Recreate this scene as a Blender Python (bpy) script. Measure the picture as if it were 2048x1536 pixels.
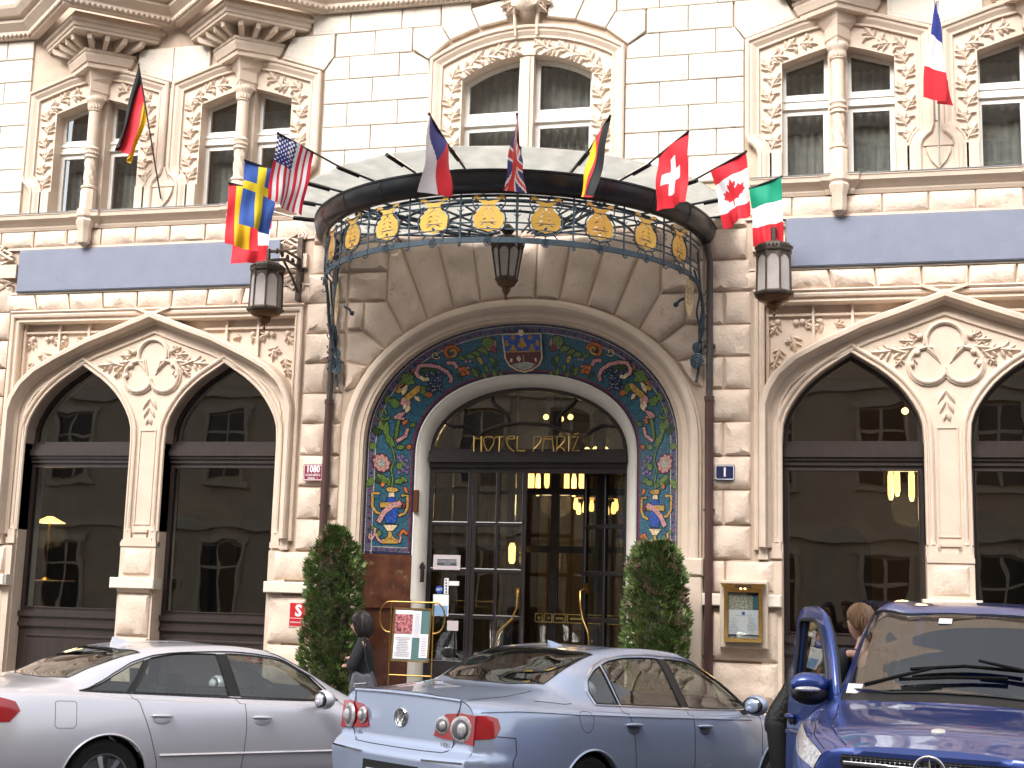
import bpy, bmesh, math, random
from math import sin, cos, pi, sqrt, atan2, hypot, radians, degrees, tan
from mathutils import Vector, Matrix, noise
from mathutils.geometry import delaunay_2d_cdt, tessellate_polygon

scene = bpy.context.scene
for _o in list(bpy.data.objects):
    bpy.data.objects.remove(_o)
random.seed(7)

# ---------------------------------------------------------------- camera
FPX = 2600.0                       # focal length in photo pixels (2048 wide)
YAW, PITCH, ROLL = radians(14.142), radians(8.979), radians(1.566)
CAM = Vector((4.094, -16.551, 1.95))
_f = Vector((-sin(YAW) * cos(PITCH), cos(YAW) * cos(PITCH), sin(PITCH)))
_r0 = Vector((cos(YAW), sin(YAW), 0))
_u0 = _r0.cross(_f)
_r = _r0 * cos(ROLL) + _u0 * sin(ROLL)
_u = _u0 * cos(ROLL) - _r0 * sin(ROLL)
cam_d = bpy.data.cameras.new('camera')
cam = bpy.data.objects.new('camera', cam_d)
scene.collection.objects.link(cam)
cam.matrix_world = Matrix(((_r.x, _u.x, -_f.x, CAM.x), (_r.y, _u.y, -_f.y, CAM.y), (_r.z, _u.z, -_f.z, CAM.z), (0, 0, 0, 1)))
cam_d.sensor_width = 36.0
cam_d.lens = FPX / 2048 * 36.0
cam_d.clip_start = 0.1
cam_d.clip_end = 2000
scene.camera = cam

def ray(px, py):
    return _f * FPX + _r * (px - 1024) - _u * (py - 768)
def P(px, py, y=0.0):
    """photo pixel -> (X, Z) on the vertical plane at depth y"""
    d = ray(px, py); t = (y - CAM.y) / d.y; p = CAM + d * t
    return p.x, p.z

# ---------------------------------------------------------------- sky and sun (bright overcast)
SUN_EL, SUN_AZ = radians(42), radians(196)      # azimuth clockwise from +Y
w = bpy.data.worlds.new('World'); scene.world = w; w.use_nodes = True
nt = w.node_tree; nt.nodes.clear()
sky = nt.nodes.new('ShaderNodeTexSky'); sky.sky_type = 'NISHITA'; sky.sun_disc = False
sky.sun_elevation = SUN_EL; sky.sun_rotation = SUN_AZ
sky.air_density = 1.0; sky.dust_density = 4.0; sky.ozone_density = 1.0
hs = nt.nodes.new('ShaderNodeHueSaturation'); hs.inputs['Saturation'].default_value = 0.16; hs.inputs['Value'].default_value = 1.0
bgn = nt.nodes.new('ShaderNodeBackground'); bgn.inputs['Strength'].default_value = 0.15
out = nt.nodes.new('ShaderNodeOutputWorld')
nt.links.new(sky.outputs[0], hs.inputs['Color']); nt.links.new(hs.outputs[0], bgn.inputs[0]); nt.links.new(bgn.outputs[0], out.inputs[0])
sd = bpy.data.lights.new('sun', 'SUN'); sd.energy = 1.5; sd.angle = radians(35); sd.color = (1.0, 0.965, 0.92)
so = bpy.data.objects.new('sun', sd); scene.collection.objects.link(so)
_sd = Vector((sin(SUN_AZ) * cos(SUN_EL), cos(SUN_AZ) * cos(SUN_EL), sin(SUN_EL)))
so.rotation_euler = _sd.to_track_quat('Z', 'Y').to_euler()
so.location = (0, -12, 20)
vs = scene.view_settings
vs.view_transform = 'Standard'; vs.look = 'None'; vs.gamma = 1.0; vs.use_curve_mapping = False
vs.exposure = 1.42
scene.cycles.max_bounces = 8; scene.cycles.transparent_max_bounces = 16
scene.cycles.diffuse_bounces = 3; scene.cycles.glossy_bounces = 4
scene.cycles.caustics_reflective = False; scene.cycles.caustics_refractive = False
scene.cycles.sample_clamp_indirect = 6.0
scene.cycles.use_denoising = True
# ---------------------------------------------------------------- helpers
COL = scene.collection
def link(o, parent=None):
    COL.objects.link(o)
    if parent is not None:
        o.parent = parent
    return o
def tag(o, label=None, cat=None, group=None, kind=None):
    if label: o['label'] = label
    if cat: o['category'] = cat
    if group: o['group'] = group
    if kind: o['kind'] = kind
    return o
def thing(name, label, cat, loc=(0, 0, 0), rz=0.0, group=None):
    o = bpy.data.objects.new(name, None); COL.objects.link(o)
    o.location = loc; o.rotation_euler = (0, 0, rz); o.empty_display_size = .2
    return tag(o, label, cat, group)
def copy_tree(o, parent=None):
    c = o.copy(); COL.objects.link(c); c.parent = parent
    for ch in list(o.children):
        copy_tree(ch, c)
    return c

MATS = {}
def srgb(h):
    def f(c): return c / 12.92 if c <= .04045 else ((c + .055) / 1.055) ** 2.4
    return tuple(f(int(h[i:i + 2], 16) / 255) for i in (0, 2, 4)) + (1,)
def mat(name, col, rough=.6, metal=0.0, var=0.0, vscale=6.0, bump=0.0, bscale=40.0, spots=0.0, spec=.5, coat=0.0,
        emit=None, estr=0.0, grain=None, spotcol=None, flake=0.0, detail=4.0):
    if name in MATS: return MATS[name]
    m = bpy.data.materials.new(name); m.use_nodes = True
    n = m.node_tree.nodes; l = m.node_tree.links; b = n['Principled BSDF']
    if isinstance(col, str): col = srgb(col)
    col = tuple(col[:3]) + (1,)
    b.inputs['Base Color'].default_value = col
    b.inputs['Roughness'].default_value = rough; b.inputs['Metallic'].default_value = metal
    b.inputs['Specular IOR Level'].default_value = spec
    b.inputs['Coat Weight'].default_value = coat; b.inputs['Coat Roughness'].default_value = .03
    if emit:
        b.inputs['Emission Color'].default_value = tuple(emit[:3]) + (1,); b.inputs['Emission Strength'].default_value = estr
    geo = n.new('ShaderNodeNewGeometry')
    cur = None
    def noise_tex(scale, det=detail, stretch=None):
        t = n.new('ShaderNodeTexNoise'); t.inputs['Scale'].default_value = scale; t.inputs['Detail'].default_value = det
        if stretch:
            mp = n.new('ShaderNodeMapping'); mp.inputs['Scale'].default_value = stretch
            l.new(geo.outputs['Position'], mp.inputs['Vector']); l.new(mp.outputs[0], t.inputs['Vector'])
        else:
            l.new(geo.outputs['Position'], t.inputs['Vector'])
        return t
    if var:
        t = noise_tex(vscale, stretch=grain)
        r = n.new('ShaderNodeValToRGB'); r.color_ramp.elements[0].position = .3; r.color_ramp.elements[1].position = .7
        r.color_ramp.elements[0].color = tuple(c * (1 - var) for c in col[:3]) + (1,)
        r.color_ramp.elements[1].color = tuple(min(1, c * (1 + var)) for c in col[:3]) + (1,)
        l.new(t.outputs['Fac'], r.inputs['Fac']); cur = r.outputs['Color']
    if spots:
        t = noise_tex(9.0, 8.0)
        r = n.new('ShaderNodeValToRGB'); r.color_ramp.elements[0].position = .60; r.color_ramp.elements[1].position = .78
        r.color_ramp.elements[0].color = (0, 0, 0, 1); r.color_ramp.elements[1].color = (spots,) * 3 + (1,)
        l.new(t.outputs['Fac'], r.inputs['Fac'])
        mx = n.new('ShaderNodeMix'); mx.data_type = 'RGBA'
        l.new(r.outputs['Color'], mx.inputs['Factor'])
        if cur: l.new(cur, mx.inputs['A'])
        else: mx.inputs['A'].default_value = col
        mx.inputs['B'].default_value = spotcol or tuple(c * .35 for c in col[:3]) + (1,)
        cur = mx.outputs['Result']
    if cur: l.new(cur, b.inputs['Base Color'])
    if bump:
        t = noise_tex(bscale, 6.0, grain)
        bp = n.new('ShaderNodeBump'); bp.inputs['Strength'].default_value = bump; bp.inputs['Distance'].default_value = .02
        l.new(t.outputs['Fac'], bp.inputs['Height']); l.new(bp.outputs['Normal'], b.inputs['Normal'])
    MATS[name] = m
    return m
def glass(name, tint=(1, 1, 1), ior=1.5, rough=0.0, boost=1.0, dark=0.0):
    """thin pane: clear where seen square on, mirror-like towards grazing"""
    if name in MATS: return MATS[name]
    m = bpy.data.materials.new(name); m.use_nodes = True
    n = m.node_tree.nodes; l = m.node_tree.links; n.clear()
    o = n.new('ShaderNodeOutputMaterial'); mx = n.new('ShaderNodeMixShader'); tr = n.new('ShaderNodeBsdfTransparent')
    gl = n.new('ShaderNodeBsdfGlossy')
    tr.inputs[0].default_value = tuple(tint[:3]) + (1,); gl.inputs['Roughness'].default_value = rough
    gl.inputs['Color'].default_value = (1, 1, 1, 1)
    geo = n.new('ShaderNodeNewGeometry'); t = n.new('ShaderNodeTexNoise'); t.inputs['Scale'].default_value = 1.7; t.inputs['Detail'].default_value = 1.0
    bp = n.new('ShaderNodeBump'); bp.inputs['Strength'].default_value = .10; bp.inputs['Distance'].default_value = .02
    l.new(geo.outputs['Position'], t.inputs['Vector']); l.new(t.outputs['Fac'], bp.inputs['Height']); l.new(bp.outputs[0], gl.inputs['Normal'])
    def M(op, a, b=None):
        q = n.new('ShaderNodeMath'); q.operation = op
        for i, v in enumerate((a, b)):
            if v is None: continue
            if isinstance(v, (int, float)): q.inputs[i].default_value = v
            else: l.new(v, q.inputs[i])
        return q.outputs[0]
    dt = n.new('ShaderNodeVectorMath'); dt.operation = 'DOT_PRODUCT'; l.new(geo.outputs['Incoming'], dt.inputs[0]); l.new(geo.outputs['Normal'], dt.inputs[1])
    f0 = ((ior - 1) / (ior + 1)) ** 2 * boost
    k = M('POWER', M('SUBTRACT', 1.0, M('ABSOLUTE', dt.outputs['Value'])), 5.0)      # Schlick's reflectance, the same from both sides
    l.new(M('MINIMUM', M('ADD', f0, M('MULTIPLY', k, 1 - f0)), 1.0), mx.inputs[0]); l.new(tr.outputs[0], mx.inputs[1]); l.new(gl.outputs[0], mx.inputs[2])
    l.new(mx.outputs[0], o.inputs[0])
    MATS[name] = m
    return m

class MB:
    """collects shapes; build() links them as ONE mesh object"""
    def __init__(s): s.v = []; s.f = []; s.m = []; s.cm = 0
    def add(s, vs, fs):
        k = len(s.v); s.v += [tuple(p) for p in vs]; s.f += [tuple(i + k for i in f) for f in fs]; s.m += [s.cm] * len(fs); return s
    def box(s, x0, x1, y0, y1, z0, z1):
        return s.add([(x0, y0, z0), (x1, y0, z0), (x1, y1, z0), (x0, y1, z0), (x0, y0, z1), (x1, y0, z1), (x1, y1, z1), (x0, y1, z1)],
                     [(0, 3, 2, 1), (4, 5, 6, 7), (0, 1, 5, 4), (1, 2, 6, 5), (2, 3, 7, 6), (3, 0, 4, 7)])
    def cbox(s, x0, x1, y0, y1, z0, z1, c=.008):
        """block whose front (y0) edges are chamfered"""
        return s.add([(x0, y1, z0), (x1, y1, z0), (x1, y1, z1), (x0, y1, z1), (x0, y0 + c, z0), (x1, y0 + c, z0), (x1, y0 + c, z1), (x0, y0 + c, z1),
                      (x0 + c, y0, z0 + c), (x1 - c, y0, z0 + c), (x1 - c, y0, z1 - c), (x0 + c, y0, z1 - c)],
                     [(0, 1, 5, 4), (1, 2, 6, 5), (2, 3, 7, 6), (3, 0, 4, 7), (4, 5, 9, 8), (5, 6, 10, 9), (6, 7, 11, 10), (7, 4, 8, 11), (8, 9, 10, 11), (0, 3, 2, 1)])
    def prism(s, poly, y0, y1, holes=(), back=True, c=0.0):
        """polygon in XZ (with holes) extruded from y0 (front) to y1"""
        loops = [list(poly)] + [list(h) for h in holes]
        flat = [p for lp in loops for p in lp]
        tr = tessellate_polygon([[Vector((x, z, 0)) for x, z in lp] for lp in loops])
        n = len(flat)
        tris = []
        for a, b, d in tr:
            ax, az = flat[a]; bx, bz = flat[b]; dx, dz = flat[d]
            if (bx - ax) * (dz - az) - (bz - az) * (dx - ax) < 0: b, d = d, b
            tris.append((a, b, d))
        vs = [(x, y0, z) for x, z in flat] + [(x, y1, z) for x, z in flat]
        fs = list(tris)
        if back: fs += [(a + n, d + n, b + n) for a, b, d in tris]
        k = 0
        for li, lp in enumerate(loops):
            A = sum(lp[i][0] * lp[(i + 1) % len(lp)][1] - lp[(i + 1) % len(lp)][0] * lp[i][1] for i in range(len(lp)))
            ccw = A > 0
            for i in range(len(lp)):
                a = k + i; b = k + (i + 1) % len(lp)
                if ccw == (li == 0): fs.append((b, a, a + n, b + n))
                else: fs.append((a, b, b + n, a + n))
            k += len(lp)
        return s.add(vs, fs)
    def mould(s, path, prof, closed=False, cap=True):
        """profile [(d, y)] swept along a path in the XZ plane; d is to the left of travel"""
        n = len(path); rings = []
        for i in range(n):
            p = Vector(path[i])
            a = Vector(path[i - 1]) if (i > 0 or closed) else None
            b = Vector(path[(i + 1) % n]) if (i < n - 1 or closed) else None
            d1 = (p - a).normalized() if a is not None else None
            d2 = (b - p).normalized() if b is not None else None
            if d1 is None: d1 = d2
            if d2 is None: d2 = d1
            n1 = Vector((-d1.y, d1.x)); n2 = Vector((-d2.y, d2.x))
            m = n1 + n2
            if m.length < 1e-4: m = n1
            m.normalize(); k = 1 / max(.35, m.dot(n1))
            rings.append([(p.x + m.x * d * k, y, p.y + m.y * d * k) for d, y in prof])
        q = len(prof); vs = [v for r in rings for v in r]; fs = []
        for i in range(n if closed else n - 1):
            a = i * q; b = ((i + 1) % n) * q
            for j in range(q - 1):
                fs.append((a + j, b + j, b + j + 1, a + j + 1))
        if cap and not closed:
            fs.append(tuple(range(q))); fs.append(tuple((n - 1) * q + j for j in reversed(range(q))))
        return s.add(vs, fs)
    def tube(s, path, r, n=6, closed=False, cap=True):
        path = [Vector(p) for p in path]; N = len(path); rs = r if isinstance(r, (list, tuple)) else [r] * N
        vs = []; up = None
        for i, p in enumerate(path):
            a = path[i - 1] if (i > 0 or closed) else p; b = path[(i + 1) % N] if (i < N - 1 or closed) else p
            t = (b - a)
            if t.length < 1e-9: t = Vector((0, 0, 1))
            t.normalize()
            if up is None:
                up = Vector((0, 0, 1)) if abs(t.z) < .9 else Vector((0, 1, 0))
            side = t.cross(up)
            if side.length < 1e-4: side = t.orthogonal()
            side.normalize(); up = side.cross(t).normalized()
            for k in range(n):
                an = 2 * pi * k / n
                vs.append(p + (side * cos(an) + up * sin(an)) * rs[i])
        fs = []
        for i in range(N if closed else N - 1):
            for k in range(n):
                a = i * n + k; b = i * n + (k + 1) % n; c = ((i + 1) % N) * n + (k + 1) % n; d = ((i + 1) % N) * n + k
                fs.append((a, b, c, d))
        if cap and not closed:
            fs.append(tuple(reversed(range(n)))); fs.append(tuple((N - 1) * n + k for k in range(n)))
        return s.add(vs, fs)
    def lathe(s, prof, c=(0, 0, 0), n=12, a0=0.0, squash=(1, 1)):
        vs = []; fs = []
        for (r, z) in prof:
            for k in range(n):
                an = a0 + 2 * pi * k / n
                vs.append((c[0] + r * cos(an) * squash[0], c[1] + r * sin(an) * squash[1], c[2] + z))
        for i in range(len(prof) - 1):
            for k in range(n):
                a = i * n + k; b = i * n + (k + 1) % n
                fs.append((a, b, b + n, a + n))
        fs.append(tuple(reversed(range(n)))); fs.append(tuple((len(prof) - 1) * n + k for k in range(n)))
        return s.add(vs, fs)
    def ball(s, c, r, n=8, m=6, sc=(1, 1, 1)):
        prof = [(r * sin(pi * i / m) * 1.0, -r * cos(pi * i / m)) for i in range(m + 1)]
        k = len(s.v)
        s.lathe([(max(1e-4, a), b) for a, b in prof], (0, 0, 0), n)
        for i in range(k, len(s.v)):
            x, y, z = s.v[i]; s.v[i] = (c[0] + x * sc[0], c[1] + y * sc[1], c[2] + z * sc[2])
        return s
    def bar(s, a, b, w, h=None):
        """square bar from a to b"""
        return s.tube([a, b], (w if h is None else (w + h) / 2) * .7071, 4)
    def leaf(s, cx, cz, ang, L, W, y=0.0, h=.02, sgn=1, base=0.0):
        """carved leaf in relief lying on the plane y (towards -y), growing from (cx, cz) at angle ang"""
        st = [(0, .25, .3), (.25, .85, .9), (.5, 1.0, 1.0), (.75, .7, 1.05), (1.0, .05, .6)]
        vs = []; c, d = cos(ang), sin(ang)
        for t, wd, hh in st:
            bend = sgn * .12 * L * t * t
            for k, (o, e) in enumerate(((-.5, .15), (0, 1.0), (.5, .15))):
                u = t * L; v = o * wd * W + bend
                vs.append((cx + u * c - v * d, y - base - h * hh * e, cz + u * d + v * c))
        fs = []
        for i in range(4):
            for k in range(2):
                a = i * 3 + k; fs.append((a, a + 3, a + 4, a + 1))
        # skirts
        n = len(vs); vs2 = [(x, y + .004, z) for x, yy, z in vs]; 
        ring = [0, 3, 6, 9, 12, 13, 14, 11, 8, 5, 2, 1]
        k = len(s.v)
        s.add(vs + vs2, fs + [(ring[i], n + ring[i], n + ring[(i + 1) % 12], ring[(i + 1) % 12]) for i in range(12)])
        return s
    def acanthus(s, cx, cz, ang, L, y=0.0, h=.03, sgn=1):
        s.leaf(cx, cz, ang, L, L * .42, y, h, sgn)
        for t, da, q in ((.1, .85, .55), (.1, -.85, .5), (.4, .7, .45), (.4, -.7, .42)):
            s.leaf(cx + cos(ang) * L * t, cz + sin(ang) * L * t, ang + da, L * q, L * .26, y, h * .85, 1 if da > 0 else -1)
        return s
    def volute(s, cx, cz, r, y=0.0, h=.02, turns=1.6, a0=0.0, sgn=1, n=18):
        path = []
        for i in range(n):
            t = i / (n - 1); an = a0 + sgn * 2 * pi * turns * t; q = r * (1 - .8 * t)
            path.append((cx + q * cos(an), y - h * (.4 + .6 * t), cz + q * sin(an)))
        return s.tube(path, [r * .24 * (1 - .3 * i / n) for i in range(n)], 5)
    def xf(s, mtx, k0=0):
        for i in range(k0, len(s.v)):
            s.v[i] = tuple(mtx @ Vector(s.v[i]))
        return s
    def build(s, name, m, parent=None, smooth=None, kind=None, loc=None):
        me = bpy.data.meshes.new(name); me.from_pydata(s.v, [], s.f)
        ms = m if isinstance(m, (list, tuple)) else [m]
        for q in ms: me.materials.append(q)
        if len(ms) > 1: me.polygons.foreach_set('material_index', s.m)
        if smooth is not None:
            me.polygons.foreach_set('use_smooth', [True] * len(me.polygons))
            if smooth < 179: me.set_sharp_from_angle(angle=radians(smooth))
        me.update()
        o = bpy.data.objects.new(name, me); link(o, parent)
        if loc: o.location = loc
        if kind: o['kind'] = kind
        return o

def arch(a, zs, h, n=2.1, k=24):
    """half outline of the arch from left springing over the top to the right, [(x, z)]"""
    pts = []
    for i in range(k + 1):
        t = pi - pi * i / k
        c, s_ = cos(t), sin(t)
        pts.append((a * (abs(c) ** (2 / n)) * (1 if c >= 0 else -1), zs + h * (abs(s_) ** (2 / n))))
    return pts
def inset(poly, d):
    n = len(poly); A = sum(poly[i][0] * poly[(i + 1) % n][1] - poly[(i + 1) % n][0] * poly[i][1] for i in range(n))
    sg = 1 if A > 0 else -1; res = []
    for i in range(n):
        p = Vector(poly[i]); a = Vector(poly[i - 1]); b = Vector(poly[(i + 1) % n])
        d1 = (p - a).normalized(); d2 = (b - p).normalized()
        n1 = Vector((-d1.y, d1.x)) * sg; n2 = Vector((-d2.y, d2.x)) * sg
        m = (n1 + n2).normalized(); k = 1 / max(.3, m.dot(n1))
        q = p + m * d * k; res.append((q.x, q.y))
    return res
def inside(p, poly):
    r = False; j = len(poly) - 1
    for i in range(len(poly)):
        if (poly[i][1] > p[1]) != (poly[j][1] > p[1]) and p[0] < (poly[j][0] - poly[i][0]) * (p[1] - poly[i][1]) / (poly[j][1] - poly[i][1]) + poly[i][0]:
            r = not r
        j = i
    return r
def subdiv(poly, L):
    res = []
    for i in range(len(poly)):
        a = Vector(poly[i]); b = Vector(poly[(i + 1) % len(poly)]); k = max(1, int(round((b - a).length / L)))
        for j in range(k):
            q = a.lerp(b, j / k); res.append((q.x, q.y))
    return res
def rock(mb, poly, yb, d, rnd, step=.1, edge=.028, rough=1.0):
    """rock-faced stone: drafted margin, bulging hewn face"""
    A = sum(poly[i][0] * poly[(i + 1) % len(poly)][1] - poly[(i + 1) % len(poly)][0] * poly[i][1] for i in range(len(poly)))
    if A < 0: poly = poly[::-1]
    outer = subdiv(poly, step * 1.3)
    inn = inset(poly, edge); inn = subdiv(inn, step * 1.3)
    so_ = rnd.uniform(0, 99)
    if len(outer) != len(inn):
        # same subdivision count on each side
        outer = []; inn2 = []; pi_ = inset(poly, edge)
        for i in range(len(poly)):
            a = Vector(poly[i]); b = Vector(poly[(i + 1) % len(poly)]); k = max(1, int(round((b - a).length / (step * 1.3))))
            c = Vector(pi_[i]); e = Vector(pi_[(i + 1) % len(poly)])
            for j in range(k):
                outer.append(tuple(a.lerp(b, j / k))); inn2.append(tuple(c.lerp(e, j / k)))
        inn = inn2
    n = len(outer)
    tx, tz = rnd.uniform(-.25, .25), rnd.uniform(-.3, .1)
    cx = sum(p[0] for p in poly) / len(poly); cz = sum(p[1] for p in poly) / len(poly)
    def yy(x, z, kk):
        nv = noise.noise(Vector((x * 4.2 + so_, z * 4.2, so_ * 1.7))) + .5 * noise.noise(Vector((x * 10 + so_, z * 10, 3.1)))
        return yb - d * (kk + .75 * rough * nv + tx * (x - cx) * 1.5 + tz * (z - cz) * 2)
    jit = lambda p: (p[0] + rnd.uniform(-.007, .007), p[1] + rnd.uniform(-.010, .010))
    inn = [jit(p) for p in inn]
    xs = [p[0] for p in poly]; zs = [p[1] for p in poly]
    pin = inset(poly, edge + step * .35)
    pts = []
    x = min(xs) + step * .5
    while x < max(xs):
        z = min(zs) + step * .5
        while z < max(zs):
            q = (x + rnd.uniform(-.3, .3) * step, z + rnd.uniform(-.3, .3) * step)
            if inside(q, pin): pts.append(q)
            z += step
        x += step
    ring = [Vector(p) for p in inn] + [Vector(p) for p in pts]
    r_ = delaunay_2d_cdt(ring, [], [list(range(n))], 1, 1e-6)
    vs2, fs2 = r_[0], r_[2]
    base = len(mb.v)
    mb.add([(x, yb + .05, z) for x, z in outer] + [(x, yb, z) for x, z in outer],
           [((i + 1) % n, i, n + i, n + (i + 1) % n) for i in range(n)])
    V = []
    for v in vs2:
        b = any(abs(v.x - p[0]) < 1e-5 and abs(v.y - p[1]) < 1e-5 for p in inn)
        V.append((v.x, min(yb - .004, yy(v.x, v.y, .5 if b else 1.0)), v.y))
    mp = {}
    for i, p in enumerate(inn):
        for j, v in enumerate(vs2):
            if abs(v.x - p[0]) < 1e-5 and abs(v.y - p[1]) < 1e-5: mp[i] = j
    k = len(mb.v)
    mb.add(V, [tuple(f) if ((vs2[f[1]].x - vs2[f[0]].x) * (vs2[f[2]].y - vs2[f[0]].y) - (vs2[f[1]].y - vs2[f[0]].y) * (vs2[f[2]].x - vs2[f[0]].x)) > 0 else tuple(reversed(f)) for f in fs2])
    if len(mp) == n:
        fs = [(base + n + i, base + n + (i + 1) % n, k + mp[(i + 1) % n], k + mp[i]) for i in range(n)]
        mb.f += fs; mb.m += [mb.cm] * n
    return mb
def text_mesh(txt, size, m, name, parent, loc, rot=(pi / 2, 0, 0), ext=.001, align='CENTER', sx=1.0, bold=0.0):
    cu = bpy.data.curves.new(name, 'FONT'); cu.body = txt; cu.size = size; cu.extrude = ext; cu.align_x = align; cu.align_y = 'CENTER'
    cu.offset = bold
    cu.resolution_u = 2
    o = bpy.data.objects.new(name, cu); COL.objects.link(o)
    dg = bpy.context.evaluated_depsgraph_get(); me = bpy.data.meshes.new_from_object(o.evaluated_get(dg))
    bpy.data.objects.remove(o); bpy.data.curves.remove(cu)
    me.name = name; me.materials.clear(); me.materials.append(m)
    o = bpy.data.objects.new(name, me); link(o, parent); o.location = loc; o.rotation_euler = rot; o.scale = (sx, 1, 1)
    return o
# ---------------------------------------------------------------- materials of the building
ST_UP = mat('pale_plaster_ashlar', (.63, .565, .485), .85, var=.10, vscale=2.2, bump=.3, bscale=50, spots=.75, spotcol=(.30, .22, .16, 1))
ST_LO = mat('rock_faced_stone', (.66, .53, .43), .88, var=.10, vscale=2.2, bump=.5, bscale=26, spots=.35, spotcol=(.25, .17, .12, 1))
ST_TR = mat('beige_moulding', (.62, .50, .40), .8, var=.06, vscale=3.5, bump=.15, bscale=50, spots=.2)
ST_LT = mat('cream_ledge', (.72, .64, .54), .75, var=.05, vscale=5, bump=.1, spots=.15)
ST_JT = mat('mortar_joint', (.50, .39, .30), .9, var=.1)
REVEAL = mat('cream_reveal', (.74, .69, .62), .7, var=.04)
BLUEP = mat('blue_grey_fascia', (.19, .205, .27), .75, var=.05, vscale=4, bump=.15, bscale=120, spots=.12)
TIMBER = mat('dark_timber', (.030, .020, .018), .38, var=.2, vscale=14, grain=(1, 1, .15), bump=.1, coat=.15)
WHITEF = mat('white_window_paint', (.74, .71, .66), .5, var=.05)
LEADC = mat('lead_capping', (.20, .22, .23), .6, var=.15)
PANE = glass('window_glass', (.88, .90, .89), 1.52, boost=1.6)
PANEU = glass('upper_window_glass', (.8, .82, .82), 1.52, boost=1.8)
LACE = mat('lace_curtain', (.34, .32, .29), .95, var=.18, vscale=10)
INSIDE = mat('inner_wall', (.13, .095, .07), .8, var=.25, vscale=1.5)

hotel = thing('hotel_building', 'cream stone hotel facade with arched entrance and pointed shop windows', 'building')
rb = random.Random(11)

def ashlar(mb, poly, y0, y1, c=.010, mg=.045):
    A = sum(poly[i][0] * poly[(i + 1) % len(poly)][1] - poly[(i + 1) % len(poly)][0] * poly[i][1] for i in range(len(poly)))
    if A < 0: poly = poly[::-1]
    n = len(poly)
    rings = [(poly, y1), (poly, y0 + c), (inset(poly, c), y0 + .003), (inset(poly, mg), y0 + .003), (inset(poly, mg + .006), y0)]
    vs = [(x, y, z) for pl_, y in rings for x, z in pl_]
    fs = []
    for r in range(len(rings) - 1):
        for i in range(n):
            j = (i + 1) % n
            fs.append((r * n + i, r * n + j, (r + 1) * n + j, (r + 1) * n + i))
    fs.append(tuple((len(rings) - 1) * n + i for i in range(n)))
    return mb.add(vs, fs)
def block_up(poly, y=None):
    y = rb.uniform(-.012, -.002) if y is None else y
    return ashlar(MB(), poly, y, .05).build('ashlar_block', ST_UP, hotel)
def block_rock(poly, yb=.0, d=.06, step=.085, name='stone_block', rough=1.0):
    return rock(MB(), poly, yb, d, rb, step, rough=rough).build(name, ST_LO, hotel, smooth=38)
def rect(x0, x1, z0, z1): return [(x0, z0), (x1, z0), (x1, z1), (x0, z1)]
def mirx(poly, s): return poly if s > 0 else [(-x, z) for x, z in reversed(poly)]

# ---------------------------------------------------------------- upper storey
UC = [-6.60, -4.19, 4.17, 6.60]                 # centres of the twin windows
HW = 1.18
def u_outer(c):
    half = [(-1.02, 7.31), (-1.02, 7.62), (-1.04, 7.69), (-1.09, 7.75), (-1.15, 7.80), (-1.18, 7.90), (-1.18, 9.22), (-.5, 9.45)]
    return [(c + x, z) for x, z in half] + [(c, 9.56)] + [(c - x, z) for x, z in reversed(half)]
def u_open(c): return [(c - .71, 7.31), (c + .71, 7.31), (c + .71, 8.88), (c + .35, 9.0), (c, 9.10), (c - .35, 9.0), (c - .71, 8.88)]
def seg_arc(hw, zs, za, k=14):
    h = za - zs; R_ = (hw * hw + h * h) / (2 * h); a = math.asin(hw / R_)
    return [(R_ * sin(-a + 2 * a * i / k), za - R_ + R_ * cos(-a + 2 * a * i / k)) for i in range(k + 1)]
C_OUT = [(-1.38, 7.31)] + seg_arc(1.38, 9.28, 9.68) + [(1.38, 7.31)]
C_OPEN = [(-.92, 7.31), (.92, 7.31)] + list(reversed(seg_arc(.92, 8.98, 9.27)))
holes = [[(x * .985 + c * .015, z) for x, z in u_outer(c)] for c in UC]
holes = [[(x, max(7.33, z - .02)) for x, z in h] for h in holes]
chole = [(x * .985, max(7.33, z - .02)) for x, z in C_OUT]
up = MB().prism(rect(-11, 11, 7.10, 17.0), .04, .6, holes=holes + [chole])
up.build('upper_wall', ST_JT, hotel)

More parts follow.
